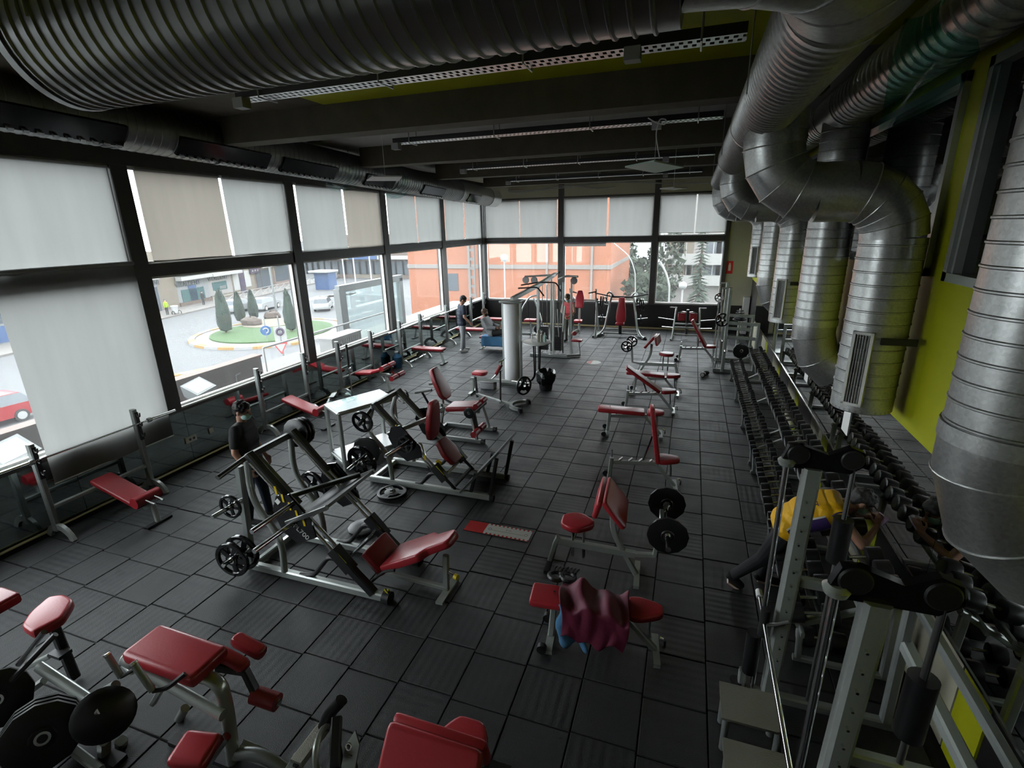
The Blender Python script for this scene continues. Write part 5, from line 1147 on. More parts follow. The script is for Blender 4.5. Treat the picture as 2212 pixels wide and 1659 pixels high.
def dumbbell(x, y, z, size, tilt, lab, grp, rz=0.):
    o = bpy.data.objects.new('dumbbell', None); COL.objects.link(o); o.location = (x, y, z); o.rotation_euler = (0, tilt, rz); o.empty_display_size = .05; tag(o, lab, 'dumbbell', grp)
    hd, g_ = DB[size]
    for h, e in hd:
        a = bpy.data.objects.new('head', h); COL.objects.link(a); a.parent = o; b = bpy.data.objects.new('end_disc', e); COL.objects.link(b); b.parent = a
    q = bpy.data.objects.new('handle', g_); COL.objects.link(q); q.parent = o
for tier, (x, z) in enumerate(((1.22, .42), (1.60, .74))):
    y = 4.12+.08*tier; k = 0
    while y < 12.9:
        size = 3 if y < 6.6+tier else 2 if y < 9.0+tier*.8 else 1 if y < 11.2+tier else 0
        if tier == 0: size = max(0, size-1) if y > 5.5 else size
        step = (.128, .148, .168, .188)[size]
        big = ('smallest', 'small', 'medium', 'large')[size]
        if 7.83 < y < 8.03 or (tier == 1 and 4.62 < y < 5.05): y += .1; continue
        dumbbell(x+random.uniform(-.012, .012), y, z+(.056, .066, .076, .086)[size]+.012, size, -.22, '%s black dumbbell on the %s tier of the mirror racks' % (big, ('lower', 'upper')[tier]), '%s dumbbells, %s tier' % (big, ('lower', 'upper')[tier]), random.uniform(-.03, .03))
        y += step+random.uniform(.0, .012); k += 1
# dumbbells left on the floor under the near rack
for k, (x, y) in enumerate(((1.38, 4.35), (1.36, 4.62), (1.40, 4.90), (1.37, 5.6))): dumbbell(x, y, .085, 3, 0, 'large black dumbbell lying on the floor under the near rack', 'floor dumbbells under the near rack', .05*k)
p = PZ(1522, 812); dumbbell(p.x, p.y, .06, 1, 0, 'dumbbell left on the tiles by the far smith frame', None, 1.2)

# ------------------------------------------------------------------ smith machine beside the mirror
t = here('smith_machine', 'grey smith machine with drilled uprights and black pulley brackets beside the mirror', 'smith machine', (1.2, 2.95, 0))
for yy in (3.62, 2.27):
    b0, tp = V((.86, yy, .03)), V((.90, yy, 2.08))
    up = MB().beam([b0, tp], .10, .11, (1, 0, 0)).build('upright', 'silver', t)
    for k in range(14):
        z = .35+k*.115; sub(MB().cyl((.87+.001*k, yy-.075, z), (.87+.001*k, yy-.05, z), .007, 8), 'peg', 'chrome', up)
    MB().cyl((.74, yy, .06), (.74, yy, 2.10), .020, 12).build('guide_rod', 'chrome', t); MB().lathe([(.05, 0), (.06, .03), (.04, .05)], (.74, yy, 2.08), (0, 0, 1), 14).build('rod_cap', 'silver', t)
    br = MB().prism([(-.10, -.05), (-.05, -.09), (.32, -.09), (.40, -.02), (.38, .07), (.30, .10), (.18, .03), (.02, .08), (-.06, .07)], .05, (.80, yy+.03, 2.16), (1, 0, 0), (0, 0, 1)).build('pulley_bracket', 'gloss', t)
    for x in (.80, 1.12): sub(MB().lathe([(.062, -.028), (.07, -.02), (.056, 0), (.07, .02), (.062, .028)], (x, yy-.0, 2.17), (0, 1, 0), 20), 'pulley', 'blackm', br)
    MB().cyl((.74, yy-.02, 2.1), (.74, yy-.02, .8), .005, 6).build('cable', 'blackm', t); MB().cyl((1.14, yy-.02, 2.12), (1.14, yy-.02, 1.70), .005, 6).build('cable', 'blackm', t)
    MB().cyl((1.14, yy, .08), (1.14, yy, 2.10), .016, 10).build('rear_rod', 'steel', t); MB().cyl((1.14, yy, 1.38), (1.14, yy, 1.72), .062, 18).build('counterweight', 'black', t)
    MB().beam([(.62, yy, .05), (1.90, yy, .05)], .07, .08).build('base_beam', 'silverd', t); MB().cyl((.62, yy, .03), (.62, yy, .12), .05, 14).build('base_foot', 'blackm', t); MB().beam([(.90, yy, 1.16), (1.62, yy, 1.16)], .06, .08).build('brace_beam', 'silver', t); MB().beam([(1.64, yy, 1.20), (1.66, yy, .05)], .07, .07, (1, 0, 0)).build('rear_post', 'silverd', t)
    MB().beam([(.66, yy, .06), (.66, yy, .24)], .06, .06, (1, 0, 0)).build('stub', 'silver', t); MB().cyl((.70, yy, .24), (.70, yy, .62), .055, 14).build('buffer', 'black', t)
MB().beam([(1.66, 1.3, .80), (1.66, 3.62, .80)], .08, .09).build('rear_beam', 'silver', t); MB().beam([(1.66, 1.3, 1.16), (1.66, 3.62, 1.16)], .06, .06).build('rear_beam', 'silverd', t)
t = here('smith_bar', 'long chrome smith bar with black hook sleeves', 'barbell', (.74, 2.9, .78)); MB().cyl((.745, 1.5, .78), (.745, 3.85, .78), .017, 12).build('shaft', 'chrome', t)
for yy in (3.62, 2.27): MB().cyl((.745, yy-.05, .66), (.745, yy-.05, .90), .036, 14).build('slide', 'blackm', t); MB().tube(rnd([(.745, yy-.08, .78), (.82, yy-.08, .80), (.90, yy-.09, .86)], .03), .013, 8).build('safety_hook', 'steel', t)
MB().cyl((.745, 3.85, .78), (.745, 3.93, .78), .026, 12).build('end_cap', 'white', t)
for k, yy in enumerate((3.19, 2.72)):
    t = here('step_platform', ('chequered metal step next to the smith base foot', 'chequered metal step in front of the first one')[k], 'step platform', (.67, yy, 0))
    tp = MB().prism([(-.21, -.16), (.15, -.16), (.21, -.12), (.21, .16), (-.21, .16)], .02, (.67, yy, .32), (1, 0, 0), (0, 1, 0)).build('tread', MT.setdefault('tread', mat('chequer_plate', (.34, .33, .28), .45, .6, bump=(130, .5))), t)
    for sx in (-.17, .17):
        for sy in (-.11, .11): MB().cyl((.67+sx, yy+sy, 0), (.67+sx, yy+sy, .32), .026, 10).build('leg', 'silverd', t)

# ------------------------------------------------------------------ far smith / squat frame by the beige wall
t = here('squat_frame', 'tall grey squat frame with hanging plates by the beige wall', 'squat frame', (1.0, 13.9, 0))
for yy, s in ((13.55, -1), (14.75, 1)):
    MB().beam([(.98, yy, .03), (.98, yy, 2.15)], .10, .08, (1, 0, 0)).build('upright', 'silver', t); MB().cyl((.80, yy, .05), (.80, yy, 2.12), .018, 10).build('guide_rod', 'chrome', t); MB().beam([(.78, yy, 2.13), (1.02, yy, 2.13)], .05, .04).build('top_plate', 'silver', t)
    MB().beam([(.76, yy, .05), (1.75, yy, .05)], .07, .08).build('base_beam', 'silverd', t)
    for z in (1.28, .92): MB().beam([(1.0, yy, z), (1.72, yy, z-.02)], .06, .08).build('brace_beam', 'silver', t)
    MB().beam([(1.70, yy, .05), (1.70, yy, 1.3)], .07, .07, (1, 0, 0)).build('rear_post', 'silver', t); MB().cyl((.98, yy, .62), (.98, yy-.32, .60), .022, 10).build('plate_horn', 'chrome', t)
H4 = 'plates on the far squat frame'
plate((.86, 13.50, 1.36), (.2, -1, .1), .17, 'spoked plate high on the far squat frame', 'spoke', H4); plate((1.36, 13.42, .62), (.3, -1, 0), .20, 'black plate low on the far squat frame', 'dodeca', H4); plate((.80, 14.70, 1.75), (.3, -1, .1), .12, 'small plate near the top of the far squat frame', 'spoke', H4)
p = V((1.5, 16.2, 0)); t = here('plate_tree', 'plate tree loaded with small plates before the beige wall', 'plate tree', p); MB().cyl(p, p+V((0, 0, 1.25)), .035, 12).build('post', 'silver', t); MB().box(p+V((0, 0, .02)), (.5, .5, .04)).build('base', 'silver', t)
for k in range(5): plate(p+V((0, 0, .92+.065*k)), (0, 0, 1), .19-.022*k, 'plate stacked on the plate tree post', 'dodeca', 'plates stacked on the plate tree')
# ------------------------------------------------------------------ seated leg machines behind the hack squat
t = here('leg_extension', 'leg extension machine with tall red back pad and red ankle rollers', 'leg extension', (-3.9, 8.0, 0))
Y0 = 7.95
def T(x, y, Y=Y0): return PY(x, y, Y)
bd = V((-.42, 0, .90)); MB().pad([(-.10, 0), (.10, 0), (.19, .10), (.17, .40), (.10, .62), (-.10, .62), (-.17, .40), (-.19, .10)], .10, V((-4.10, Y0, .66)), (0, 1, 0), bd, r=.03).build('back_pad', 'redd', t)
MB().pad([(-.30, -.2), (.30, -.19), (.30, .19), (-.30, .2)], .09, V((-3.72, Y0, .52)), (1, 0, .12), (0, 1, 0), r=.03).build('seat_pad', 'redd', t)
MB().beam([(-4.22, Y0, .55), (-3.42, Y0, .50)], .06, .08).build('spine', 'silver', t); MB().beam([(-4.2, Y0, .95), (-4.15, Y0, .5), (-4.25, Y0, .04)], .06, .06, (0, 1, 0)).build('rear_post', 'silver', t)
for s in (-1, 1):
    MB().beam([(-3.48, Y0+s*.28, .56), (-3.36, Y0+s*.3, .05)], .05, .05).build('front_post', 'silver', t); MB().beam([(-4.25, Y0+s*.3, .04), (-3.28, Y0+s*.3, .04)], .06, .07).build('base_rail', 'silverd', t); MB().cyl((-3.28, Y0+s*.3, .04), (-3.22, Y0+s*.3, .04), .05, 12).build('rail_foot', 'blackm', t)
    MB().tube(rnd([(-4.05, Y0+s*.24, .50), (-4.25, Y0+s*.27, .55), (-4.42, Y0+s*.27, .86)], .1), .022, 8).build('arm_stay', 'blackm', t); MB().cyl((-4.56, Y0+s*.27, .84), (-4.22, Y0+s*.27, .92), .025, 10).build('arm_rest', 'graphite', t)
MB().beam([(-4.25, Y0-.3, .04), (-4.25, Y0+.3, .04)], .06, .06).build('cross_tube', 'silverd', t)
MB().beam([(-3.42, Y0-.30, .56), (-3.42, Y0+.30, .56)], .05, .06).build('axle', 'blackm', t); MB().beam([(-3.42, Y0-.26, .58), (-3.36, Y0-.26, .22)], .05, .05).build('swing_arm', 'blackm', t)
for s in (-1, 1): MB().cyl((-3.34, Y0-.26+s*.04, .24), (-3.34, Y0-.26+s*.24, .24), .058, 14).build('ankle_roller', 'red', t); MB().cyl((-3.40, Y0+s*.05, .66), (-3.40, Y0+s*.22, .66), .05, 14).build('thigh_roller', 'redd', t)
plate((-3.45, Y0-.40, .60), (0, 1, 0), .10, 'small black plate on the leg extension axle', 'dodeca')
# ------------------------------------------------------------------ low row machine with a long lever
t = here('lever_row', 'low lever row machine with a small red seat beside the white column', 'row machine', (-4.0, 10.1, 0))
Y1 = 10.3
MB().pad([(-.17, -.12), (.10, -.15), (.17, -.08), (.17, .08), (.10, .15), (-.17, .12)], .08, V((-4.42, Y1+.1, .42)), (1, 0, 0), (0, 1, 0), r=.03).build('seat_pad', 'red', t)
MB().pad([(-.10, 0), (.10, 0), (.08, .26), (-.08, .26)], .07, V((-4.02, Y1+.05, .50)), (0, 1, 0), V((.45, 0, .9)), r=.025).build('chest_pad', 'redd', t)
MB().beam([(-4.62, Y1, .34), (-3.42, Y1, .34)], .06, .07).build('spine', 'silver', t); MB().beam([(-4.55, Y1, .34), (-4.58, Y1, .03)], .06, .06, (0, 1, 0)).build('rear_leg', 'silver', t); MB().box((-4.58, Y1, .02), (.07, .44, .04)).build('rear_foot', 'silver', t)
MB().tube(rnd([(-4.1, Y1, .36), (-3.9, Y1, .55), (-3.85, Y1, .80), (-3.80, Y1, .84)], .1), .022, 10).build('handle_stem', 'silver', t); [MB().cyl((-3.8, Y1+s*.02, .84), (-3.84, Y1+s*.2, .82), .018, 8).build('handle', 'chrome', t) for s in (-1, 1)]
MB().beam([(-4.3, 9.9, .12), (-3.62, 9.62, .10)], .05, .05).build('lever_tube', 'chrome', t); MB().beam([(-4.35, 9.95, .5), (-4.3, 9.9, .04)], .05, .05).build('lever_post', 'blackm', t)
MB().beam([(-3.68, 9.72, .02), (-3.66, 9.72, .76)], .035, .035, (1, 0, 0)).build('upright_stop', 'blackm', t)
MB().sweep(arc((-3.12, 9.62, .06), .27, (0, 1, 0), (-1, 0, 0), -.15, PI+.15, 14), [(-.035, -.03), (.035, -.03), (.035, .03), (-.035, .03)]).build('curved_base', 'silverd', t)
for s in (0, 1): MB().cyl((-3.10, 9.62+(.28 if s else -.28), 0), (-3.10, 9.62+(.28 if s else -.28), .09), .055, 12).build('base_foot', 'blackm', t)
MB().beam([(-3.66, 9.72, .06), (-3.36, 9.64, .05)], .07, .05).build('base_tube', 'silver', t); MB().cyl((-3.62, Y1, .36), (-3.14, Y1-.18, .40), .022, 10).build('plate_horn', 'chrome', t)
plate((-3.28, Y1-.14, .32), (.8, -.5, .05), .215, 'black plate on the lever row horn before the round table', 'grip')
# grey crate on the floor under it
t = here('storage_box', 'low grey plastic box beside the white column foot', 'box', (-4.35, 10.62, 0)); MB().pad([(-.18, -.12), (.18, -.12), (.18, .12), (-.18, .12)], .16, (-4.35, 10.72, 0), r=.02).build('tub', 'greyc', t); MB().pad([(-.19, -.13), (.19, -.13), (.19, .13), (-.19, .13)], .03, (-4.35, 10.72, .16), r=.01).build('lid', 'grey', t)
# ------------------------------------------------------------------ cable crossover: white shroud tower, beam, far tower
t = here('cable_crossover', 'cable crossover with a tall white curved shroud and black weight stack towers', 'cable machine', (-3.9, 12.7, 0))
c = V((-3.92, 11.25, 0))
MB().prism([(.19*math.cos(a), .16*math.sin(a)) for a in [PI+PI*k/16 for k in range(17)]], 1.9, c+V((0, 0, .06))).build('shroud', 'whiteg', t)
for s in (-1, 1): MB().beam([c+V((s*.22, .03, 0)), c+V((s*.22, .03, 2.02))], .05, .07, (0, 1, 0)).build('tower_post', 'silver', t)
MB().pad([(-.26, -.16), (.26, -.16), (.26, .2), (-.26, .2)], .06, c+V((0, 0, 1.98))).build('tower_cap', 'silverd', t); MB().box(c+V((0, .05, .03)), (.55, .5, .06)).build('tower_base', 'silverd', t)
MB().box(c+V((0, .10, .5)), (.26, .12, .8)).build('weight_stack', 'blackm', t)
MB().beam([c+V((.02, 0, 2.06)), V((-3.70, 12.8, 2.22)), V((-3.62, 14.2, 2.36))], .08, .11).build('top_beam', 'silver', t)
MB().tube(rnd([V((-4.05, 12.2, 2.2)), V((-3.55, 12.2, 2.24)), V((-3.38, 12.2, 2.02))], .08), .018, 8).build('pull_up_grip', 'blackm', t)
MB().tube(rnd([V((-4.2, 12.9, 2.20)), V((-3.7, 12.9, 2.28)), V((-3.25, 12.9, 2.28)), V((-3.12, 12.9, 2.05))], .08), .018, 8).build('pull_up_grip', 'blackm', t)
YM = 14.35
for px, d in ((1157, .25), (1168, -.2), (1186, .25), (1200, -.25), (1214, .1), (1228, .3)):
    b = PY(px, 762, YM+d*0); x = b.x; MB().beam([(x, YM+d, .02), (x, YM+d, 2.12+.1*(px == 1186))], .055, .06, (0, 1, 0)).build('station_post', 'silver', t)
for x in (-3.95, -3.55):
    for k in range(12): MB().box((x, YM-.02, .16+.06*k), (.22, .12, .052)).build('weight_block', 'black', t)
    for s in (-.07, .07): MB().cyl((x+s, YM-.02, .05), (x+s, YM-.02, 2.05), .012, 8).build('guide_rod', 'chrome', t)
x0, x1 = PY(1138, 600, YM).x, PY(1252, 600, YM).x
MB().beam([(x0, YM-.2, 2.30), (-3.6, YM, 2.34)], .07, .05).build('arm', 'silver', t); MB().tube(rnd([(-3.55, YM, 2.22), (-3.3, YM-.1, 2.32), (x1, YM-.25, 2.32)], .1), .03, 10).build('arm', 'silver', t); MB().beam([(-3.8, YM+.3, 2.3), (-3.5, YM-.1, 2.42)], .07, .05).build('arm', 'silverd', t)
for x in (x0+.03, x0+.28, x1-.12): 
    m = MB().lathe([(.09, -.02), (.10, -.012), (.085, 0), (.10, .012), (.09, .02)], (x, YM-.2, 2.20), (0, 1, 0), 16); m.build('pulley', 'grey', t)
MB().cyl((x1-.12, YM-.22, 2.1), (x1-.12, YM-.22, 1.86), .006, 6).build('cable', 'blackm', t); MB().cyl((x0+.1, YM-.2, 2.1), (x0+.15, YM-.2, .5), .005, 6).build('cable', 'blackm', t)
MB().beam([(-4.3, YM-.35, .04), (-3.2, YM-.35, .04)], .09, .08).build('station_base', 'silverd', t); MB().beam([(-3.2, YM-.3, .05), (-2.85, YM-.1, .05)], .07, .07).build('seat_base', 'silver', t)
MB().pad([(-.16, -.12), (.16, -.12), (.16, .12), (-.16, .12)], .06, (-2.96, YM-.1, .45)).build('seat_pad', 'redd', t); MB().cyl((-2.86, YM-.1, .05), (-2.90, YM-.1, .45), .022, 8).build('seat_post', 'silver', t)
MB().beam([(-3.2, YM, .6), (-3.12, YM, .05)], .07, .07).build('knee_post', 'silver', t); [MB().cyl((-3.08+.0, YM+s*.03, .66), (-3.0+.0, YM+s*.2, .70), .06, 12).build('knee_roller', 'redd' if s < 0 else 'white', t) for s in (-1, 1)]
MB().tube([(-3.28, YM-.28, 1.5), (-3.33, YM-.3, .75)], .02, 8).tube([(-3.5, YM-.28, 1.4), (-3.45, YM-.3, .6)], .015, 8).build('swing_bar', 'silver', t)
# ------------------------------------------------------------------ round table with bottles, bin
tb = V((-3.32, 11.35, 0)); t = here('bistro_table', 'round white bistro table with black tube legs', 'table', tb)
MB().lathe([(.33, 0), (.35, .01), (.35, .03), (.33, .04)], tb+V((0, 0, 1.02)), (0, 0, 1), 32).build('table_top', 'white', t)
for k in range(4):
    a = PI/4+k*PI/2; e = V((math.cos(a), math.sin(a), 0)); MB().tube(rnd([tb+e*.10+V((0, 0, 1.02)), tb+e*.07+V((0, 0, .2)), tb+e*.26+V((0, 0, .02))], .12), .016, 8).build('leg', 'gloss', t)
for (dx, dy, h, r, m, lab) in ((-.10, -.05, .15, .035, 'soap', 'short cream spray bottle on the round table'), (.05, -.08, .26, .05, 'soap', 'tall cream dispenser bottle on the round table'), (.12, .02, .22, .045, 'soap', 'cream dispenser bottle beside the clear one'), (.2, -.02, .19, .04, 'bottle', 'clear green bottle on the round table')):
    p = tb+V((dx, dy, 1.06)); t = here('bottle', lab, 'bottle', p); MB().lathe([(r*.9, 0), (r, .01), (r, h*.72), (r*.4, h*.86), (r*.35, h)], p, (0, 0, 1), 14).build('body', m, t); MB().lathe([(r*.45, h), (r*.45, h+.03), (r*.2, h+.04)], p, (0, 0, 1), 10).build('cap', 'white', t)
p = tb+V((-.02, -.12, 1.06)); t = here('paper_roll', 'white paper roll lying on the round table', 'paper roll', p); MB().cyl(p+V((-.08, 0, .045)), p+V((.06, .02, .045)), .045, 14).build('roll', 'paper', t)
p = V((-3.0, 10.98, 0)); t = here('waste_bin', 'black waste bin lined with a crumpled black bag', 'bin', p); MB().lathe([(.14, 0), (.15, .01), (.19, .36), (.195, .38)], p, (0, 0, 1), 20).build('bucket', 'blackm', t)
rr = random.Random(9); m = MB().lathe([(.17, .16), (.215, .22), (.235, .32), (.225, .42), (.19, .47), (.15, .40)], p, (0, 0, 1), 22, False); m.v = [v+V((rr.uniform(-.02, .02), rr.uniform(-.02, .02), rr.uniform(-.025, .025))) for v in m.v]; m.build('liner', 'binbag', t, sharp=25)
# ------------------------------------------------------------------ far-wall machines
t = here('shoulder_press', 'plate-loaded shoulder press with splayed silver legs and a tall red back pad', 'shoulder press', (-2.08, 17.4, 0))
yc = 17.3
for s in (-1, 1):
    xc = -2.08
    MB().oval(rnd([(xc+s*.72, yc-.2, .06), (xc+s*.56, yc, .22), (xc+s*.36, yc+.1, 1.42)], .15), .075, .10, (0, 1, 0)).build('side_frame', 'silver', t)
    MB().beam([(xc+s*.58, yc+.1, .06), (xc+s*.84, yc-.32, .05)], .09, .09).build('foot_beam', 'silver', t); MB().box((xc+s*.85, yc-.34, .03), (.12, .07, .06)).build('foot_pad', 'blackm', t)
    MB().tube(rnd([(xc+s*.3, yc+.1, 1.38), (xc+s*.42, yc, 1.52), (xc+s*.50, yc-.1, 1.46), (xc+s*.5, yc-.1, 1.2)], .08), .03, 8).build('lever', 'silver', t); MB().cyl((xc+s*.36, yc-.12, 1.38), (xc+s*.88, yc-.25, 1.50), .02, 8).build('press_handle', 'blackm', t); MB().torus((xc+s*.55, yc-.14, 1.26), (0, 1, 0), .07, .014, 14, 6).build('grip_loop', 'blackm', t)
    MB().cyl((xc+s*.45, yc+.1, 1.06), (xc+s*.80, yc+.15, 1.12), .022, 8).build('plate_horn', 'chrome', t); MB().cyl((xc+s*.5, yc+.1, .60), (xc+s*.86, yc+.15, .64), .022, 8).build('storage_horn', 'chrome', t)
MB().beam([(-2.08-.36, yc+.1, 1.34), (-2.08+.36, yc+.1, 1.34)], .05, .06).build('top_tube', 'blackm', t); MB().beam([(-2.08-.58, yc-.05, .12), (-2.08+.58, yc-.05, .12)], .06, .05).build('base_tube', 'silver', t); MB().beam([(-2.08-.6, yc+.2, .22), (-2.08+.6, yc+.2, .22)], .05, .05).build('base_tube', 'silver', t)
MB().pad([(-.14, 0), (.14, 0), (.17, .12), (.15, .4), (.11, .62), (.10, .82), (-.10, .82), (-.11, .62), (-.15, .4), (-.17, .12)], .09, (-2.08, yc-.06, .52), (1, 0, 0), (0, .10, 1), r=.03).build('back_pad', 'red', t); MB().pad([(-.15, -.17), (.15, -.17), (.13, .14), (-.13, .14)], .08, (-2.08, yc-.24, .46)).build('seat_pad', 'red', t); MB().beam([(-2.08, yc-.2, .46), (-2.08, yc-.1, .12)], .10, .10, (0, 1, 0)).build('seat_post', 'blackm', t)
for k in range(3): plate((-1.50+.06*k, yc+.13, 1.09), (1, .1, .1), .20, 'black plate on the shoulder press horn, window side of the frame', 'spoke', 'plates on the shoulder press')
plate((-1.44, yc+.12, .60), (1, .1, .1), .15, 'small plate low on the shoulder press', 'spoke', 'plates on the shoulder press'); plate((-2.80, yc+.12, .60), (1, .1, .1), .10, 'small plate on the low storage horn of the shoulder press', 'spoke', 'plates on the shoulder press')
t = here('rowing_press', 'wide dual-arm row machine with two maroon chest pads against the black wall', 'row machine', (.05, 17.6, 0)); xc = .04; yc = 17.35
for s in (-1, 1):
    MB().oval([(xc+s*.42, yc-.2, .05), (xc+s*.40, yc, .5), (xc+s*.36, yc+.1, 1.05)], .06, .09, (0, 1, 0)).build('side_frame', 'silver', t); MB().tube(rnd([(xc+s*.46, yc-.3, .03), (xc+s*.40, yc, .10), (xc+s*.40, yc+.5, .06)], .1), .035, 8).build('foot_beam', 'silver', t)
    MB().beam([(xc+s*.36, yc, 1.04), (xc+s*.56, yc-.02, 1.05)], .03, .03).build('handle', 'silver', t); MB().pad([(-.12, 0), (.12, 0), (.12, .26), (-.12, .26)], .07, (xc+s*.18, yc-.02, .62), (1, 0, 0), (0, .1, 1)).build('chest_pad', 'redd', t)
    MB().tube(rnd([(xc+s*.06, yc, .9), (xc+s*.16, yc-.1, .93), (xc+s*.30, yc-.1, .88)], .05), .018, 8).build('grip', 'chrome', t); MB().cyl((xc+s*.42, yc+.05, .62), (xc+s*.92, yc+.05, .68), .022, 8).build('plate_horn', 'chrome', t); MB().cyl((xc+s*.42, yc+.05, .36), (xc+s*.78, yc+.05, .38), .022, 8).build('plate_horn', 'chrome', t)
MB().oval([(xc, yc+.1, .1), (xc, yc+.05, .98)], .09, .10, (0, 1, 0)).build('centre_post', 'blackm', t)
for z in (.16, .52, .40): MB().beam([(xc-.40, yc-.05, z), (xc+.40, yc-.05, z)], .04, .05).build('cross_tube', 'silver', t)
t = here('incline_press', 'plate-loaded incline press behind the woman in coral top', 'chest press', (-3.3, 17.2, 0)); xc = -3.35; yc = 17.2
MB().pad([(-.13, 0), (.13, 0), (.15, .35), (.08, .6), (-.08, .6), (-.15, .35)], .09, (xc-.15, yc, .95), (1, 0, 0), (0, .3, 1)).build('back_pad', 'red', t); MB().pad([(-.16, -.18), (.16, -.18), (.13, .16), (-.13, .16)], .08, (xc-.15, yc-.2, .5)).build('seat_pad', 'red', t); MB().beam([(xc-.15, yc, .04), (xc-.15, yc+.05, 1.3)], .07, .07, (0, 1, 0)).build('centre_post', 'silver', t)
for s in (-1, 1):
    MB().beam([(xc+s*.48, yc-.3, .04), (xc+s*.44, yc+.1, 1.25), (xc+s*.36, yc+.1, 1.3)], .07, .07).build('side_frame', 'silver', t); MB().beam([(xc+s*.48, yc-.35, .04), (xc+s*.48, yc+.6, .04)], .08, .07).build('foot_beam', 'silver', t); MB().beam([(xc+s*.46, yc+.5, .05), (xc+s*.40, yc+.1, 1.2)], .05, .05).build('rear_stay', 'silver', t)
    MB().beam([(xc+s*.40, yc+.05, 1.2), (xc+s*.44, yc-.2, 1.62)], .05, .07).build('lever', 'silver', t); MB().cyl((xc+s*.44, yc-.2, 1.55), (xc+s*.2, yc-.25, 1.5), .02, 8).build('press_handle', 'blackm', t); MB().cyl((xc+s*.42, yc, 1.2), (xc+s*.85, yc+.05, 1.2), .022, 8).build('plate_horn', 'chrome', t); MB().cyl((xc+s*.46, yc+.2, .62), (xc+s*.8, yc+.25, .62), .022, 8).build('storage_horn', 'chrome', t)
MB().beam([(xc-.45, yc+.1, 1.22), (xc+.45, yc+.1, 1.22)], .05, .06).build('top_tube', 'silver', t)
for k in range(2): plate((xc+.58+.08*k, yc+.03, 1.2), (1, .05, 0), .20, 'thick black plate on the incline press horn', 'dodeca', 'plates on the incline press')
plate((xc+.62, yc+.23, .62), (1, .05, 0), .11, 'small plate on the incline press storage horn', 'dodeca', 'plates on the incline press')
t = here('abdominal_machine', 'black framed abdominal machine against the far wall beside the corner', 'ab machine', (-5.2, 16.9, 0)); xc = -5.15; yc = 16.9
MB().tube(rnd([(xc-.5, yc, .05), (xc-.35, yc, .9), (xc-.05, yc, 1.35), (xc+.25, yc, 1.4)], .2), .03, 8).build('bow_frame', 'silver', t); MB().tube(rnd([(xc+.5, yc, .05), (xc+.3, yc, .8), (xc+.1, yc, 1.3)], .2), .03, 8).build('bow_frame', 'silver', t); MB().beam([(xc-.55, yc, .04), (xc+.6, yc, .04)], .07, .07).build('base_beam', 'silver', t); MB().pad([(-.2, -.16), (.2, -.16), (.2, .16), (-.2, .16)], .08, (xc, yc-.1, .5)).build('seat_pad', 'redd', t); MB().cyl((xc-.3, yc-.1, 1.12), (xc-.75, yc-.15, 1.08), .022, 8).build('horn', 'chrome', t); MB().cyl((xc, yc, .05), (xc, yc-.1, .5), .03, 8).build('seat_post', 'silver', t)
for (dx, z) in ((.35, .3), (.5, .42)): plate((xc+dx, yc-.5, z), (.8, -.4, .3), .14, 'small plate on the low bar beside the abdominal machine', 'dodeca', 'plates beside the abdominal machine')
MB().beam([(xc+.1, yc-.3, .06), (xc+.8, yc-.75, .34)], .05, .06).build('plate_bar', 'silver', t)
# ------------------------------------------------------------------ floor stickers
a, b, c, d = PZ(1022, 1123), PZ(1147, 1151), PZ(1137, 1169), PZ(1000, 1144)
ex = V((1, -.02, 0)); o_ = V((-2.48, 5.09, .004)); L, W = .86, .23
t = here('floor_sticker', 'long red and white two metre distance sticker on the tiles', 'floor sticker', (-2.05, 5.2, .0))
MB().box((-2.05, 5.2, .003), (L, W, .002)).build('backing', 'redsign', t); MB().box((-1.92, 5.2, .0045), (.60, W-.06, .002)).build('white_field', 'paper', t)
for k in range(11):
    for s in (-1, 1): MB().box((-2.20+k*.055, 5.2+s*(W/2-.018), .0045), (.03, .032, .002)).build('tooth', 'paper', t)
lettering('2 m', .05, (-1.92, 5.23, .0065), (1, 0, 0), (0, 1, 0), 'grey', t, ext=.0004); lettering('FITNESS', .035, (-2.36, 5.2, .0065), (1, 0, 0), (0, 1, 0), 'paper', t, ext=.0004) if False else None
MB().box((-1.92, 5.185, .006), (.42, .006, .0006)).build('arrow_line', 'grey', t)
for s in (-1, 1): MB().torus((-1.92+s*.24, 5.2, .006), (0, 0, 1), .022, .003, 12, 4).build('pictogram', 'grey', t)
p = PZ(1283, 783); t = here('floor_sticker', 'round white floor sticker on the tiles beyond the benches', 'floor sticker', p); MB().lathe([(.20, 0), (.20, .003)], p+V((0, 0, .002)), (0, 0, 1), 28).build('disc', 'paper', t); MB().prism([(.19*math.cos(a), .19*math.sin(a)) for a in [PI*.6+PI*.8*k/10 for k in range(11)]], .001, p+V((0, 0, .0055))).build('red_segment', MT.setdefault('palered', mat('pale_red_print', (.62, .25, .22), .6)), t)

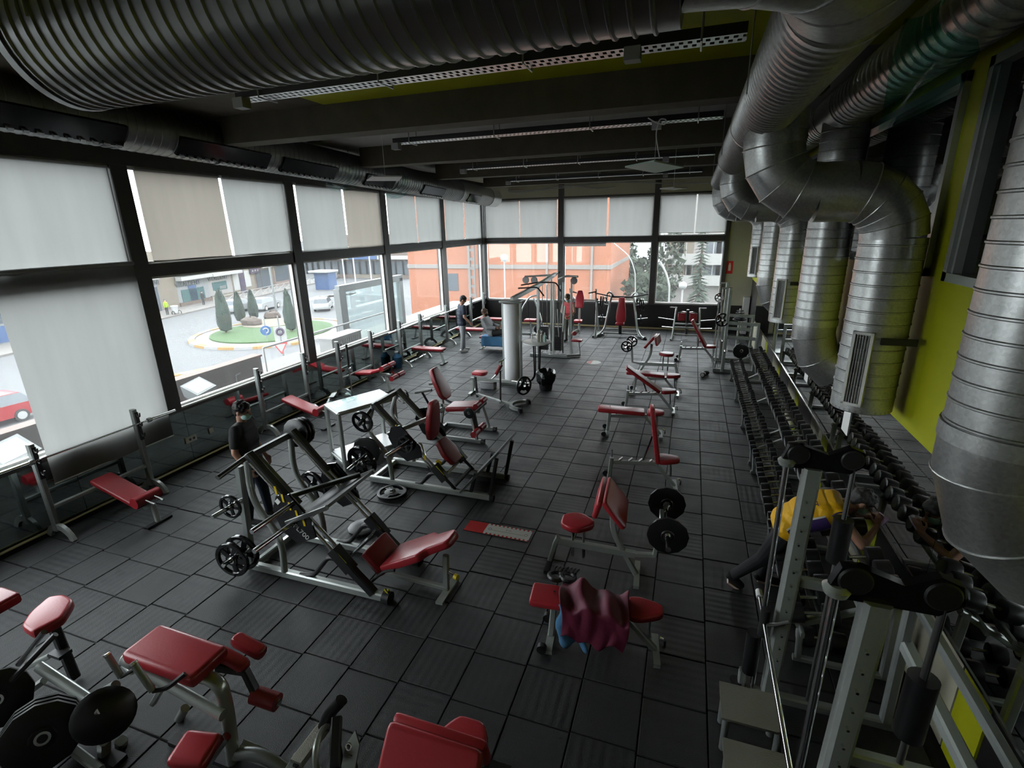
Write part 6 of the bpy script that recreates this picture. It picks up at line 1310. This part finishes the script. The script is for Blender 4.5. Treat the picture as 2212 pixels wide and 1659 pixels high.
# ------------------------------------------------------------------ machines at the near edge of the room
YA = 1.86
def A(x, y, Y=YA): return PY(x, y, Y)
t = here('kneeling_leg_curl', 'silver leg curl machine with a broad red top pad and red ankle roller', 'leg curl', (-3.0, 1.86, 0))
MB().pad([(-.33, -.15), (.33, -.15), (.33, .15), (-.33, .15)], .10, (-3.20, 1.88, .83), (1, 0, -.02), (0, 1, 0), r=.035).build('top_pad', 'red', t)
pts = rnd([A(415, 1455), A(475, 1470), A(490, 1530), A(500, 1600), V((-2.86, YA, .02))], .12, 6); MB().oval(pts, .075, .10, (0, 1, 0)).build('main_frame', 'silver', t)
MB().oval([A(268, 1425, 1.80), A(482, 1545, 1.80)], .07, .09).build('long_tube', 'silver', t); MB().oval(rnd([A(300, 1400, 1.95), A(262, 1425, 1.86), A(285, 1450, 1.80)], .08), .05, .06).build('pad_support', 'silver', t)
for (x0, y0, x1, y1, Y) in ((230, 1412, 262, 1462, 1.72), (287, 1432, 330, 1492, 1.62)): 
    MB().cyl(A(x0, y0, Y), A(x1, y1, Y), .022, 12).build('hand_grip', 'silverd', t); MB().lathe([(.026, -.01), (.026, .004), (.012, .006)], A(x0, y0, Y), A(x0, y0, Y)-A(x1, y1, Y), 14).build('grip_cap', 'chrome', t)
MB().tube(rnd([A(262, 1462, 1.72), A(300, 1440, 1.74), A(340, 1430, 1.80)], .05), .014, 8).build('grip_bar', 'blackm', t); MB().tube(rnd([A(330, 1492, 1.62), A(360, 1488, 1.66), A(400, 1455, 1.75)], .05), .016, 8).build('grip_bar', 'blackm', t)
MB().beam([A(470, 1440, 2.0), A(530, 1450, 2.05), A(560, 1510, 2.03)], .06, .06).build('swing_arm', 'blackm', t); a = A(548, 1500, 2.03); MB().cyl(a, a+V((.19, .02, -.03)), .062, 18).build('ankle_roller', 'redd', t); MB().cyl(a+V((.19, .02, -.03)), a+V((.205, .02, -.033)), .03, 12).build('roller_cap', 'chrome', t)
for k in range(2): a = V((-2.93+.02*k, 2.06+.14*k, .70)); MB().pad([(-.14, -.05), (.14, -.05), (.14, .05), (-.14, .05)], .09, a, (1, 0, -.25), (0, 1, 0), r=.03).build('knee_pad', 'red', t)
MB().pad([(-.13, -.11), (.13, -.11), (.13, .11), (-.13, .11)], .09, (-2.82, 1.62, .42), (1, .25, -.05), (-.25, 1, .1), r=.04).build('elbow_pad', 'red', t)
MB().oval([A(385, 1655, 1.62), A(420, 1600, 1.66)], .05, .06).build('elbow_post', 'silver', t); MB().tube([A(490, 1590, 1.75), A(425, 1680, 1.6)], .03, 10).build('plate_horn', 'chrome', t)
MB().oval(rnd([(-2.86, YA, .10), (-2.62, 1.9, .16), (-2.40, 1.92, .04)], .15), .08, .10).build('front_foot', 'silverd', t); MB().beam([A(520, 1608, 1.9), A(570, 1628, 1.95)], .06, .06).build('brace', 'silver', t)
MB().beam([A(330, 1520, 1.9), A(355, 1478, 1.9)], .04, .04).build('strut', 'silver', t); MB().oval(rnd([A(400, 1530, 2.0), A(378, 1570, 2.0), A(395, 1620, 2.0)], .1), .06, .07).build('rear_hoop', 'silver', t); MB().beam([A(280, 1650, 1.85), A(350, 1580, 2.05)], .06, .06).build('base_rail', 'silver', t); MB().beam([A(262, 1600, 1.7), A(265, 1700, 1.7)], .07, .07, (0, 1, 0)).build('post', 'silverd', t)
MB().box((-3.0, 1.85, .02), (.9, .08, .04)).build('base_plate', 'blackm', t)
# leftmost machine: hip thrust with plate horns
t = here('glute_machine', 'plate-loaded glute machine with a pale red shaped pad and black discs', 'glute machine', (-4.4, 1.75, 0))
pdl = [PZ(x, y, .72) for x, y in ((45, 1352), (62, 1325), (105, 1288), (140, 1283), (160, 1296), (135, 1335), (70, 1368))]; c = sum(pdl, V())/7; MB().pad([(p.x-c.x, p.y-c.y) for p in pdl], .09, (c.x, c.y, .64), r=.03).build('top_pad', 'red', t)
MB().pad([(-.14, -.12), (.14, -.12), (.14, .12), (-.14, .12)], .10, PZ(0, 1305, .75)+V((-.06, 0, -.05)), r=.03).build('side_pad', 'redd', t)
L = lambda x, y, Y=1.75: PY(x, y, Y)
MB().tube([L(120, 1370, 1.85), L(25, 1470, 1.6)], .022, 8).build('lever', 'blackm', t); MB().tube([L(95, 1365, 1.75), L(40, 1435, 1.65)], .02, 8).build('lever', 'chrome', t); MB().oval([L(85, 1440), L(190, 1510)], .08, .09).build('main_tube', 'silver', t); MB().oval(rnd([L(190, 1510), L(215, 1500), L(250, 1480)], .05), .06, .07).build('main_tube', 'silverd', t)
MB().beam([L(20, 1525, 1.6), L(95, 1470, 1.75)], .05, .05).build('rail', 'silver', t); MB().beam([L(60, 1440, 1.9), L(110, 1415, 1.95)], .05, .04).build('rail', 'silver', t); MB().box(L(130, 1410, 1.95), (.14, .10, .03)).build('step', 'blackm', t); MB().beam([c+V((0, 0, -.08)), V((c.x+.05, c.y, .03))], .07, .07, (0, 1, 0)).build('post', 'blackm', t)
MB().lathe([(.04, -.02), (.16, -.02), (.19, 0), (.16, .03), (.04, .05)], L(225, 1545, 1.6), V((.8, -.5, .35)), 24).build('cam_disc', 'black', t); MB().cyl(L(160, 1565, 1.5), L(215, 1535, 1.58), .022, 10).build('plate_horn', 'steel', t); MB().box((-4.2, 1.6, .02), (1.1, .1, .04)).build('base_plate', 'blackm', t); MB().beam([L(225, 1600, 1.6), L(225, 1660, 1.6)], .07, .07, (0, 1, 0)).build('post', 'silverd', t); MB().beam([(-4.55, 1.6, .05), (-3.7, 1.5, .05)], .06, .06).build('base_rail', 'silver', t)
for k in range(3): plate(L(92, 1592, 1.42)+V((-.055, .03, -.02))*k, (.85, -.45, .3), .235, 'large black plate stacked on the glute machine horn', 'dodeca', 'plates on the glute machine')
plate(L(-8, 1510, 1.5), (.85, -.45, .3), .22, 'large black plate at the far end of the glute machine', 'dodeca', 'plates on the glute machine')
# calf machine end poking in at the bottom
t = here('calf_machine', 'calf machine end with a chequered foot bar and black hooked grip', 'calf machine', (-2.25, 2.1, 0)); C_ = lambda x, y, z=.3: PZ(x, y, z)
MB().beam([C_(640, 1650, .25), C_(700, 1570, .25)], .10, .05).build('foot_bar', MT['tread'], t); MB().beam([C_(610, 1700, .22), C_(645, 1640, .22)], .09, .05).build('foot_arm', 'silverd', t); MB().torus(C_(705, 1625, .25), (.9, .3, .2), .15, .022, 20, 8, -1.2, 2.4).build('hoop', 'silver', t); MB().oval(rnd([C_(700, 1570, .3), C_(712, 1540, .42), C_(738, 1512, .55)], .05), .07, .09).build('hook_grip', 'black', t); MB().beam([C_(722, 1660, .3), C_(728, 1550, .42)], .07, .06).build('post', 'blackm', t)
fl = MB().prism([(-.05, -.16), (.05, -.16), (.05, .06), (.0, .14), (-.05, .04)], .015, C_(760, 1625, .3), (1, .1, 0), (0, .5, .85)).build('flag_plate', 'silver', t); sub(MB().torus(C_(758, 1612, .34)+V((0, -.02, .02)), (0, -.8, .5), .02, .006, 12, 6), 'slot', 'chrome', fl); MB().beam([(-2.45, 2.05, .03), (-1.95, 1.9, .03)], .07, .06).build('base_rail', 'silverd', t)
for p in (C_(640, 1650, .25), C_(728, 1600, .3), C_(760, 1625, .3)): MB().beam([V((p.x, p.y, .02)), p], .04, .04, (0, 1, 0)).build('stay', 'blackm', t)
preacher((-1.13, 1.80, 0), -PI/2, 'preacher bench at the gallery edge, broad red arm pad and seat', 'dodeca', .2, 'none', 'red', bar=False)
# ------------------------------------------------------------------ people
def cap(mb, a, b, ra, rb=None, seg=12):
    a, b = V(a), V(b); rb = ra if rb is None else rb
    mb.ball(a, ra, seg=seg, rings=8); mb.ball(b, rb, seg=seg, rings=8)
    if (b-a).length > 1e-4: mb.tube([a, b], [ra, rb], seg)
    return mb
def union(mb, name, m, parent, vox=.012, sm=3, label=None):
    """fuse overlapping closed pieces into one continuous smooth skin"""
    org = V(parent['_org']); me = bpy.data.meshes.new(name); me.from_pydata([tuple(p-org) for p in mb.v], [], mb.f)
    tmp = bpy.data.objects.new('tmp', me); COL.objects.link(tmp)
    r = tmp.modifiers.new('r', 'REMESH'); r.mode = 'VOXEL'; r.voxel_size = vox
    s = tmp.modifiers.new('s', 'SMOOTH'); s.iterations = sm; s.factor = .5
    out = bpy.data.meshes.new_from_object(tmp.evaluated_get(bpy.context.evaluated_depsgraph_get())); bpy.data.objects.remove(tmp)
    out.name = name; out.materials.clear(); out.materials.append(MT[m]); out.polygons.foreach_set('use_smooth', [True]*len(out.polygons))
    o = bpy.data.objects.new(name, out); COL.objects.link(o); o.parent = parent
    if label: o['label'] = label
    return o
def hand(mb, wr, d, n, curl=.5, side=1, k=1.):
    """palm, four jointed fingers, thumb from the side of the palm; d along the fingers, n out of the palm"""
    d = V(d).normalized(); n = V(n); n = (n-d*n.dot(d)).normalized(); s = d.cross(n)*side
    for i, (off, L, r) in enumerate(((-.028, .070, .0088), (-.009, .078, .0092), (.010, .073, .0088), (.027, .058, .0078))):
        kn = V(wr)+d*(.088-.004*abs(i-1))*k+s*off*k; cap(mb, V(wr)+d*.012*k+s*off*.6*k, kn, .0135*k, .011*k, 8)
        p = kn; a = 0.
        for f in (.45, .32, .26):
            a += curl; e = d*math.cos(a)+n*math.sin(a); q = p+e*L*f*1.05*k; cap(mb, p, q, r*k, r*.9*k, 8); p = q
    p = V(wr)+d*.025*k-s*.026*k; e = (d*.6-s*.7+n*.35).normalized(); q = p+e*.042*k; cap(mb, p, q, .013*k, .0105*k, 8); e = (d*.75-s*.2+n*.6).normalized(); r_ = q+e*.032*k; cap(mb, q, r_, .0105*k, .009*k, 8); e = (d*.6+s*.1+n*.75).normalized(); cap(mb, r_, r_+e*.024*k, .009*k, .008*k, 8)
class Fig:
    def __init__(s, name, label, loc, vox=.012):
        s.t = here(name, label, 'person', loc); s.vox = vox; s.J = {}
    def spine(s):
        J = s.J; P = (J['hipL']+J['hipR'])/2; S = (J['shL']+J['shR'])/2; lh = (J['hipR']-J['hipL']).normalized(); ls = (J['shR']-J['shL']).normalized(); wd = s.wd; out = []
        mid = P.lerp(S, .5)+s.bow
        for k, (hw, r) in enumerate(((.085, .105), (.075, .098), (.085, .102), (.105, .108), (.115, .100), (.10, .085))):
            u = k/5*.93; c = P*(1-u)**2+mid*2*u*(1-u)+S*u*u; out.append((c, lh.lerp(ls, u).normalized(), hw*wd, r*wd))
        return out
    def torso(s, mb, g=0., k0=0, k1=6):
        for c, l, hw, r in s.spine()[k0:k1]: cap(mb, c-l*hw, c+l*hw, r+g)
    def limb(s, mb, names, rad, g=0., upto=1.):
        J = s.J
        for i in range(len(names)-1):
            a, b = J[names[i]], J[names[i+1]]
            if i == len(names)-2 and upto < 1: b = a.lerp(b, upto)
            rb = rad[i][1] if not (i == len(names)-2 and upto < 1) else rad[i][0]+(rad[i][1]-rad[i][0])*upto
            cap(mb, a, b, rad[i][0]+g, rb+g)
    ARM = ((.052, .042), (.042, .027)); LEG = ((.088, .058), (.056, .036))
    def body(s, m='skin', curl=.45):
        J = s.J; mb = MB(); s.torso(mb)
        cap(mb, J['shL'], J['shR'], .055*s.wd)
        for q in 'LR':
            s.limb(mb, ['sh'+q, 'el'+q, 'wr'+q], s.ARM); s.limb(mb, ['hip'+q, 'kn'+q, 'an'+q], s.LEG)
            cap(mb, J['kn'+q].lerp(J['an'+q], .28)+s.back*.012, J['kn'+q].lerp(J['an'+q], .45), .052, .042)
            cap(mb, J['an'+q]-V((0, 0, .03)), J['to'+q], .038, .03)
            hd = J.get('hd'+q, (J['wr'+q]-J['el'+q]).normalized()); pn = J.get('pn'+q, s.side*(1 if q == 'L' else -1)); hand(mb, J['wr'+q], hd, pn, curl, 1 if q == 'L' else -1)
        S = (J['shL']+J['shR'])/2; h = J['head']; f = s.face; u = s.hup; r_ = f.cross(u)
        cap(mb, S+u*.01, h-u*.075-f*.02, .058, .052)
        R = Matrix((r_, f, u)).transposed()
        mb.ball(h+u*.02-f*.012, .097, (.80, 1.0, 1.02), 18, 12, R); mb.ball(h-u*.045+f*.028, .070, (.82, .88, 1.0), 16, 10, R); mb.ball(h-u*.095+f*.058, .030, (1., .9, .7), 10, 8, R)
        cap(mb, h+f*.090+u*.018, h+f*.108-u*.022, .010, .015, 8)                       # nose
        for q in (-1, 1):
            cap(mb, h+f*.080+r_*.034*q+u*.032, h+f*.084+r_*.016*q+u*.030, .010, .010, 8)  # brow
            mb.ball(h+r_*.080*q-f*.012-u*.012, .032, (.35, .7, 1.), 10, 8, R)               # ear
        cap(mb, h+f*.086-u*.058-r_*.018, h+f*.086-u*.058+r_*.018, .009, .009, 8)           # lips
        o = union(mb, 'body', m, s.t, s.vox, 3)
        for q in (-1, 1): MB().ball(h+f*.080+r_*.032*q+u*.010, .013).build('eye', 'hair', s.t)
        s.R = R; s.r_ = r_; return o
    def hair(s, m='hair', full=True):
        h, f, u = s.J['head'], s.face, s.hup; mb = MB(); mb.ball(h+u*.035-f*.022, .104, (.84, 1.0, .95), 18, 12, s.R); mb.ball(h+u*.09+f*.02, .06, (1., 1.1, .5), 14, 9, s.R); mb.ball(h-u*.03-f*.06, .06, (1.05, .6, 1.), 14, 9, s.R)
        rr = random.Random(4)
        for i in range(40): v = V((rr.gauss(0, 1), rr.gauss(-.2, 1), abs(rr.gauss(0, 1)))).normalized(); mb.ball(h+u*.035-f*.02+s.R @ V((v.x*.085, v.y*.095, v.z*.095)), .018, seg=8, rings=6)
        union(mb, 'hair', m, s.t, max(.007, s.vox*.6), 1)
    def mask(s, m='mask'):
        h, f, u = s.J['head'], s.face, s.hup; mb = MB(); mb.ball(h-u*.055+f*.045, .072, (.86, .92, .78), 16, 10, s.R); o = union(mb, 'face_mask', m, s.t, .008, 1)
        for q in (-1, 1): MB().tube([h-u*.03+f*.07+s.r_*.05*q, h-u*.01+s.r_*.085*q-f*.005], .003, 5).build('mask_loop', m, s.t)
    def shirt(s, m, sleeves=.55, g=.016, nm='shirt'):
        mb = MB(); s.torso(mb, g, 0, 6); J = s.J; cap(mb, J['shL'], J['shR'], .055*s.wd+g*.8)
        if sleeves:
            for q in 'LR':
                if sleeves <= 1: s.limb(mb, ['sh'+q, 'el'+q], s.ARM[:1], g+.006, sleeves)
                else: s.limb(mb, ['sh'+q, 'el'+q, 'wr'+q], s.ARM, g+.004, .92)
        return union(mb, nm, m, s.t, s.vox, 3)
    def trousers(s, m, g=.014, upto=.93):
        mb = MB(); s.torso(mb, .007, 0, 2); 
        for q in 'LR': s.limb(mb, ['hip'+q, 'kn'+q, 'an'+q], s.LEG, g, upto)
        return union(mb, 'trousers', m, s.t, s.vox, 3)
    def shoes(s, m, sole='white'):
        for q in 'LR':
            a, b = s.J['an'+q], s.J['to'+q]; d = (b-a); d.z *= .5; d.normalize(); mb = MB(); cap(mb, a-V((0, 0, .02))-d*.03, b+d*.01, .046, .038); o = union(mb, 'shoe', m, s.t, .010, 2)
            c = a.lerp(b, .5); lo = min(a.z-.055, b.z-.034); sub(MB().box(V((c.x, c.y, b.z-.030))+d*.0, ((b-a).length+.07, .075, .022), Matrix((d, V((0, 0, 1)).cross(d).normalized(), d.cross(V((0, 0, 1)).cross(d).normalized()))).transposed()), 'sole', sole, o)
    def standing(s, x, y, facing, hgt=1.7, step=.1, wd=1., lean=0., head=None):
        k = hgt/1.72; d = V((math.cos(facing), math.sin(facing), 0)); r = V((d.y, -d.x, 0)); s.side = r; s.back = -d; s.wd = wd*k; s.bow = d*-.02; c = V((x, y, 0)); J = s.J
        def p(f, l, z): return c+d*f*k+r*l*k+V((0, 0, z*k))
        J.update(hipL=p(0, -.09, .90), hipR=p(0, .09, .90), knL=p(.02+step*.4, -.10, .48), knR=p(.02-step*.4, .10, .48), anL=p(step*.8, -.11, .075), anR=p(-step*.8, .11, .075), toL=p(step*.8+.15, -.13, .033), toR=p(-step*.8+.15, .13, .033),
                 shL=p(lean, -.185, 1.40), shR=p(lean, .185, 1.40), elL=p(lean-.02, -.25, 1.12), elR=p(lean-.02, .25, 1.12), wrL=p(lean+.10, -.24, .88), wrR=p(lean+.10, .24, .88), head=p(lean*1.5+.035, 0, 1.605))
        s.face = (d+V((0, 0, -.15))).normalized() if head is None else V(head).normalized(); rr_ = s.face.cross(V((0, 0, 1))).normalized(); s.hup = rr_.cross(s.face)
        return s
# man in black beside the leg press
F = Fig('person', 'man in black t-shirt and dark trousers wearing a pale mask, standing behind the leg press', (-5.17, 4.5, 0), .009); F.standing(-5.2, 4.5, .34, 1.67, .11, 1.08, .0, (.93, .30, -.25))
F.body(); F.hair('hair'); F.mask(); F.shirt('tee', .62); F.trousers('navy'); F.shoes('tee', 'greyc')
# man standing by the olympic bench
F = Fig('person', 'man in dark t-shirt and grey joggers standing with his back turned by the benches', (-6.5, 14.05, 0), .012); F.standing(-6.5, 14.02, .75, 1.70, .09, 1.02, .03, (.75, .45, -.5)); F.J['wrR'] = F.J['wrR']+V((.06, -.02, .06))
F.body(); F.hair('hair'); F.shirt('navy', .6); F.trousers('greyc'); F.shoes('white', 'white')
# seated man on a bench with a blue towel
F = Fig('person', 'man in grey sweatshirt seated leaning back on a bench with a blue towel', (-5.75, 14.6, 0), .012); J = F.J; F.side = V((0, -1, 0)); F.back = V((-1, 0, 0)); F.wd = .98; F.bow = V((-.05, 0, 0)); b = V((-5.72, 14.55, 0))
for q, s in (('L', 1), ('R', -1)): J.update({'hip'+q: b+V((0, .09*s, .52)), 'kn'+q: b+V((.42, .12*s, .56)), 'an'+q: b+V((.52, .13*s, .10)), 'to'+q: b+V((.66, .14*s, .04)), 'sh'+q: b+V((-.22, .18*s, .94)), 'el'+q: b+V((-.06, .24*s, .72)), 'wr'+q: b+V((.18, .16*s, .70))})
J['head'] = b+V((-.22, 0, 1.14)); F.face = V((1, -.1, -.12)).normalized(); F.hup = V((.12, 0, 1)).normalized(); F.body(); F.hair('hairb'); F.mask('tee'); F.shirt('greyc', 2, .022, 'sweatshirt'); F.trousers('tee'); F.shoes('navy', 'white')
t = thing('flat_bench', 'flat bench under the seated man, draped with a blue towel', 'weight bench', (-5.62, 14.55, 0)); MB().pad([(-.5, -.14), (.5, -.14), (.5, .14), (-.5, .14)], .07, (0, 0, .34)).build('pad', 'redd', t); [MB().beam([(x, 0, .34), (x*1.1, 0, .03)], .06, .06, (0, 1, 0)).build('leg', 'silver', t) for x in (-.4, .4)]; [MB().box((x*1.1, 0, .015), (.06, .4, .03)).build('foot', 'silver', t) for x in (-.4, .4)]
bb = V((-5.62, 14.55, 0))
def tw(u, v):
    w = (v-.5)*.95; y = w if abs(w) < .16 else math.copysign(.16+.02*math.sin(u*9), w); z = .425 if abs(w) < .16 else .425-(abs(w)-.16)
    return bb+V((-.42+u*.8, y-.012*math.sin(u*14), z+.006*math.sin(u*11)))
o = MB().grid(tw, 16, 18).build('towel', 'blue', loc=bb+V((0, 0, .42)), sharp=60); tag(o, 'blue towel draped over the bench of the seated man', 'towel'); o.modifiers.new('thick', 'SOLIDIFY').thickness = .008
# woman in coral top
F = Fig('person', 'woman in coral sleeveless top and patterned leggings standing by the cable tower', (-3.75, 16.1, 0), .012); F.standing(-3.62, 16.1, -1.75, 1.56, .05, .88, .06, (-.2, -.9, -.5)); J = F.J
for q, s in (('L', 1), ('R', -1)): J['el'+q] = J['sh'+q]+V((.05*s, -.02, -.26)); J['wr'+q] = V((F.J['head'].x+.04*s, F.J['head'].y-.16, .86))
F.body(); F.hair('hairb'); F.mask('mask'); F.shirt('pink', 0, .012, 'top'); F.trousers('tights', .008); F.shoes('tee', 'white')

# man in yellow jersey leaning on the dumbbell rack
F = Fig('person', 'man in yellow sleeveless jersey leaning over the dumbbell rack with a phone', (1.1, 5.0, 0), .0075); J = F.J; F.side = V((0, -1, 0)); F.back = V((-.4, 0, .9)); F.wd = 1.06; F.bow = V((-.03, 0, .07))
J.update(hipL=V((1.10, 5.10, .83)), hipR=V((1.10, 4.91, .83)), knL=V((1.06, 5.12, .44)), knR=V((.93, 4.95, .42)), anL=V((.98, 5.14, .08)), anR=V((.68, 4.98, .13)), toL=V((1.00, 5.15, .036)), toR=V((.76, 4.98, .036)),
         shL=V((1.50, 5.17, 1.10)), shR=V((1.48, 4.82, 1.09)), elL=V((1.72, 5.27, .88)), elR=V((1.67, 4.72, .875)), wrL=V((1.84, 5.09, .985)), wrR=V((1.82, 4.93, .97)), head=V((1.70, 5.03, 1.16)))
J['toL'] = V((1.13, 5.15, .036)); J['hdL'] = V((.25, -.5, .55)); J['hdR'] = V((.25, .55, .5)); J['pnL'] = V((-.3, -.6, -.2)); J['pnR'] = V((-.3, .6, -.2))
F.face = V((.80, 0, -.60)).normalized(); F.hup = V((.60, 0, .80)).normalized()
F.body(curl=.62); F.hair('hair'); F.mask()
jy = F.shirt('jersey', 0, .02, 'jersey'); F.trousers('jean', .016); F.shoes('tee', 'sole')
sp = F.spine(); nrmv = lambda k: (sp[min(5, k+1)][0]-sp[max(0, k-1)][0]).normalized()
def flank(u, v, a0, a1, g=.026):
    k = u*4.2; i = min(4, int(k)); f_ = k-i; c = sp[i][0].lerp(sp[i+1][0], f_); l = sp[i][1].lerp(sp[i+1][1], f_).normalized(); hw = sp[i][2]*(1-f_)+sp[i+1][2]*f_; r = sp[i][3]*(1-f_)+sp[i+1][3]*f_
    ax = (sp[5][0]-sp[0][0]).normalized(); n_ = l.cross(ax).normalized(); n_ = n_ if n_.z > 0 else -n_; a = a0+(a1-a0)*v; return c+l*hw+(l*math.cos(a)+n_*math.sin(a))*(r+g)
for nm, a0, a1, m, g in (('side_panel', -.75, .35, 'purple', .027), ('side_trim', .35, .47, 'white', .028), ('side_trim', -.87, -.75, 'white', .028)):
    q = MB().grid(lambda u, v: flank(u, v, a0, a1, g), 16, 8); sub(q, nm, m, jy)
for q in 'LR':
    s_ = (J['sh'+q]-(J['shL']+J['shR'])/2).normalized(); MB().torus(J['sh'+q]+s_*.022-V((0, 0, .01)), s_+V((.3, 0, -.25)), .074, .007, 20, 6).build('armhole_trim', 'purple', F.t)
c = sp[4][0]; ax = (sp[5][0]-sp[2][0]).normalized(); nb = sp[4][1].cross(ax).normalized(); nb = nb if nb.z > 0 else -nb
for i, ch in enumerate('BRYANT'):
    w_ = (i-2.5)*.058; k_ = math.sqrt(max(0., 1-(w_/.26)**2)); lettering(ch, .078, c+sp[4][1]*w_-ax*.035+nb*((sp[4][3]+.026)*(.55+.45*k_)+.012), sp[4][1]-nb*(w_*1.6), ax, 'purple', jy, ext=.002, nm='jersey_letter')
ph = V((1.875, 5.01, 1.02)); t = here('phone', 'phone in a pale patterned case held by the man in yellow jersey', 'phone', ph); R = Matrix((V((.2, -.97, .1)).normalized(), V((.55, .2, .8)).normalized(), V((.2, -.97, .1)).normalized().cross(V((.55, .2, .8)).normalized()))).transposed()
MB().box(ph, (.15, .075, .010), R).build('case', MT.setdefault('phonecase', mat('phone_case', (.55, .36, .52), .4, noise=(60, .6))), t); MB().box(ph+R @ V((0, 0, -.006)), (.14, .068, .002), R).build('screen', 'gloss', t)
# ------------------------------------------------------------------ tidy helper keys
for o in bpy.data.objects:
    if '_org' in o: del o['_org']
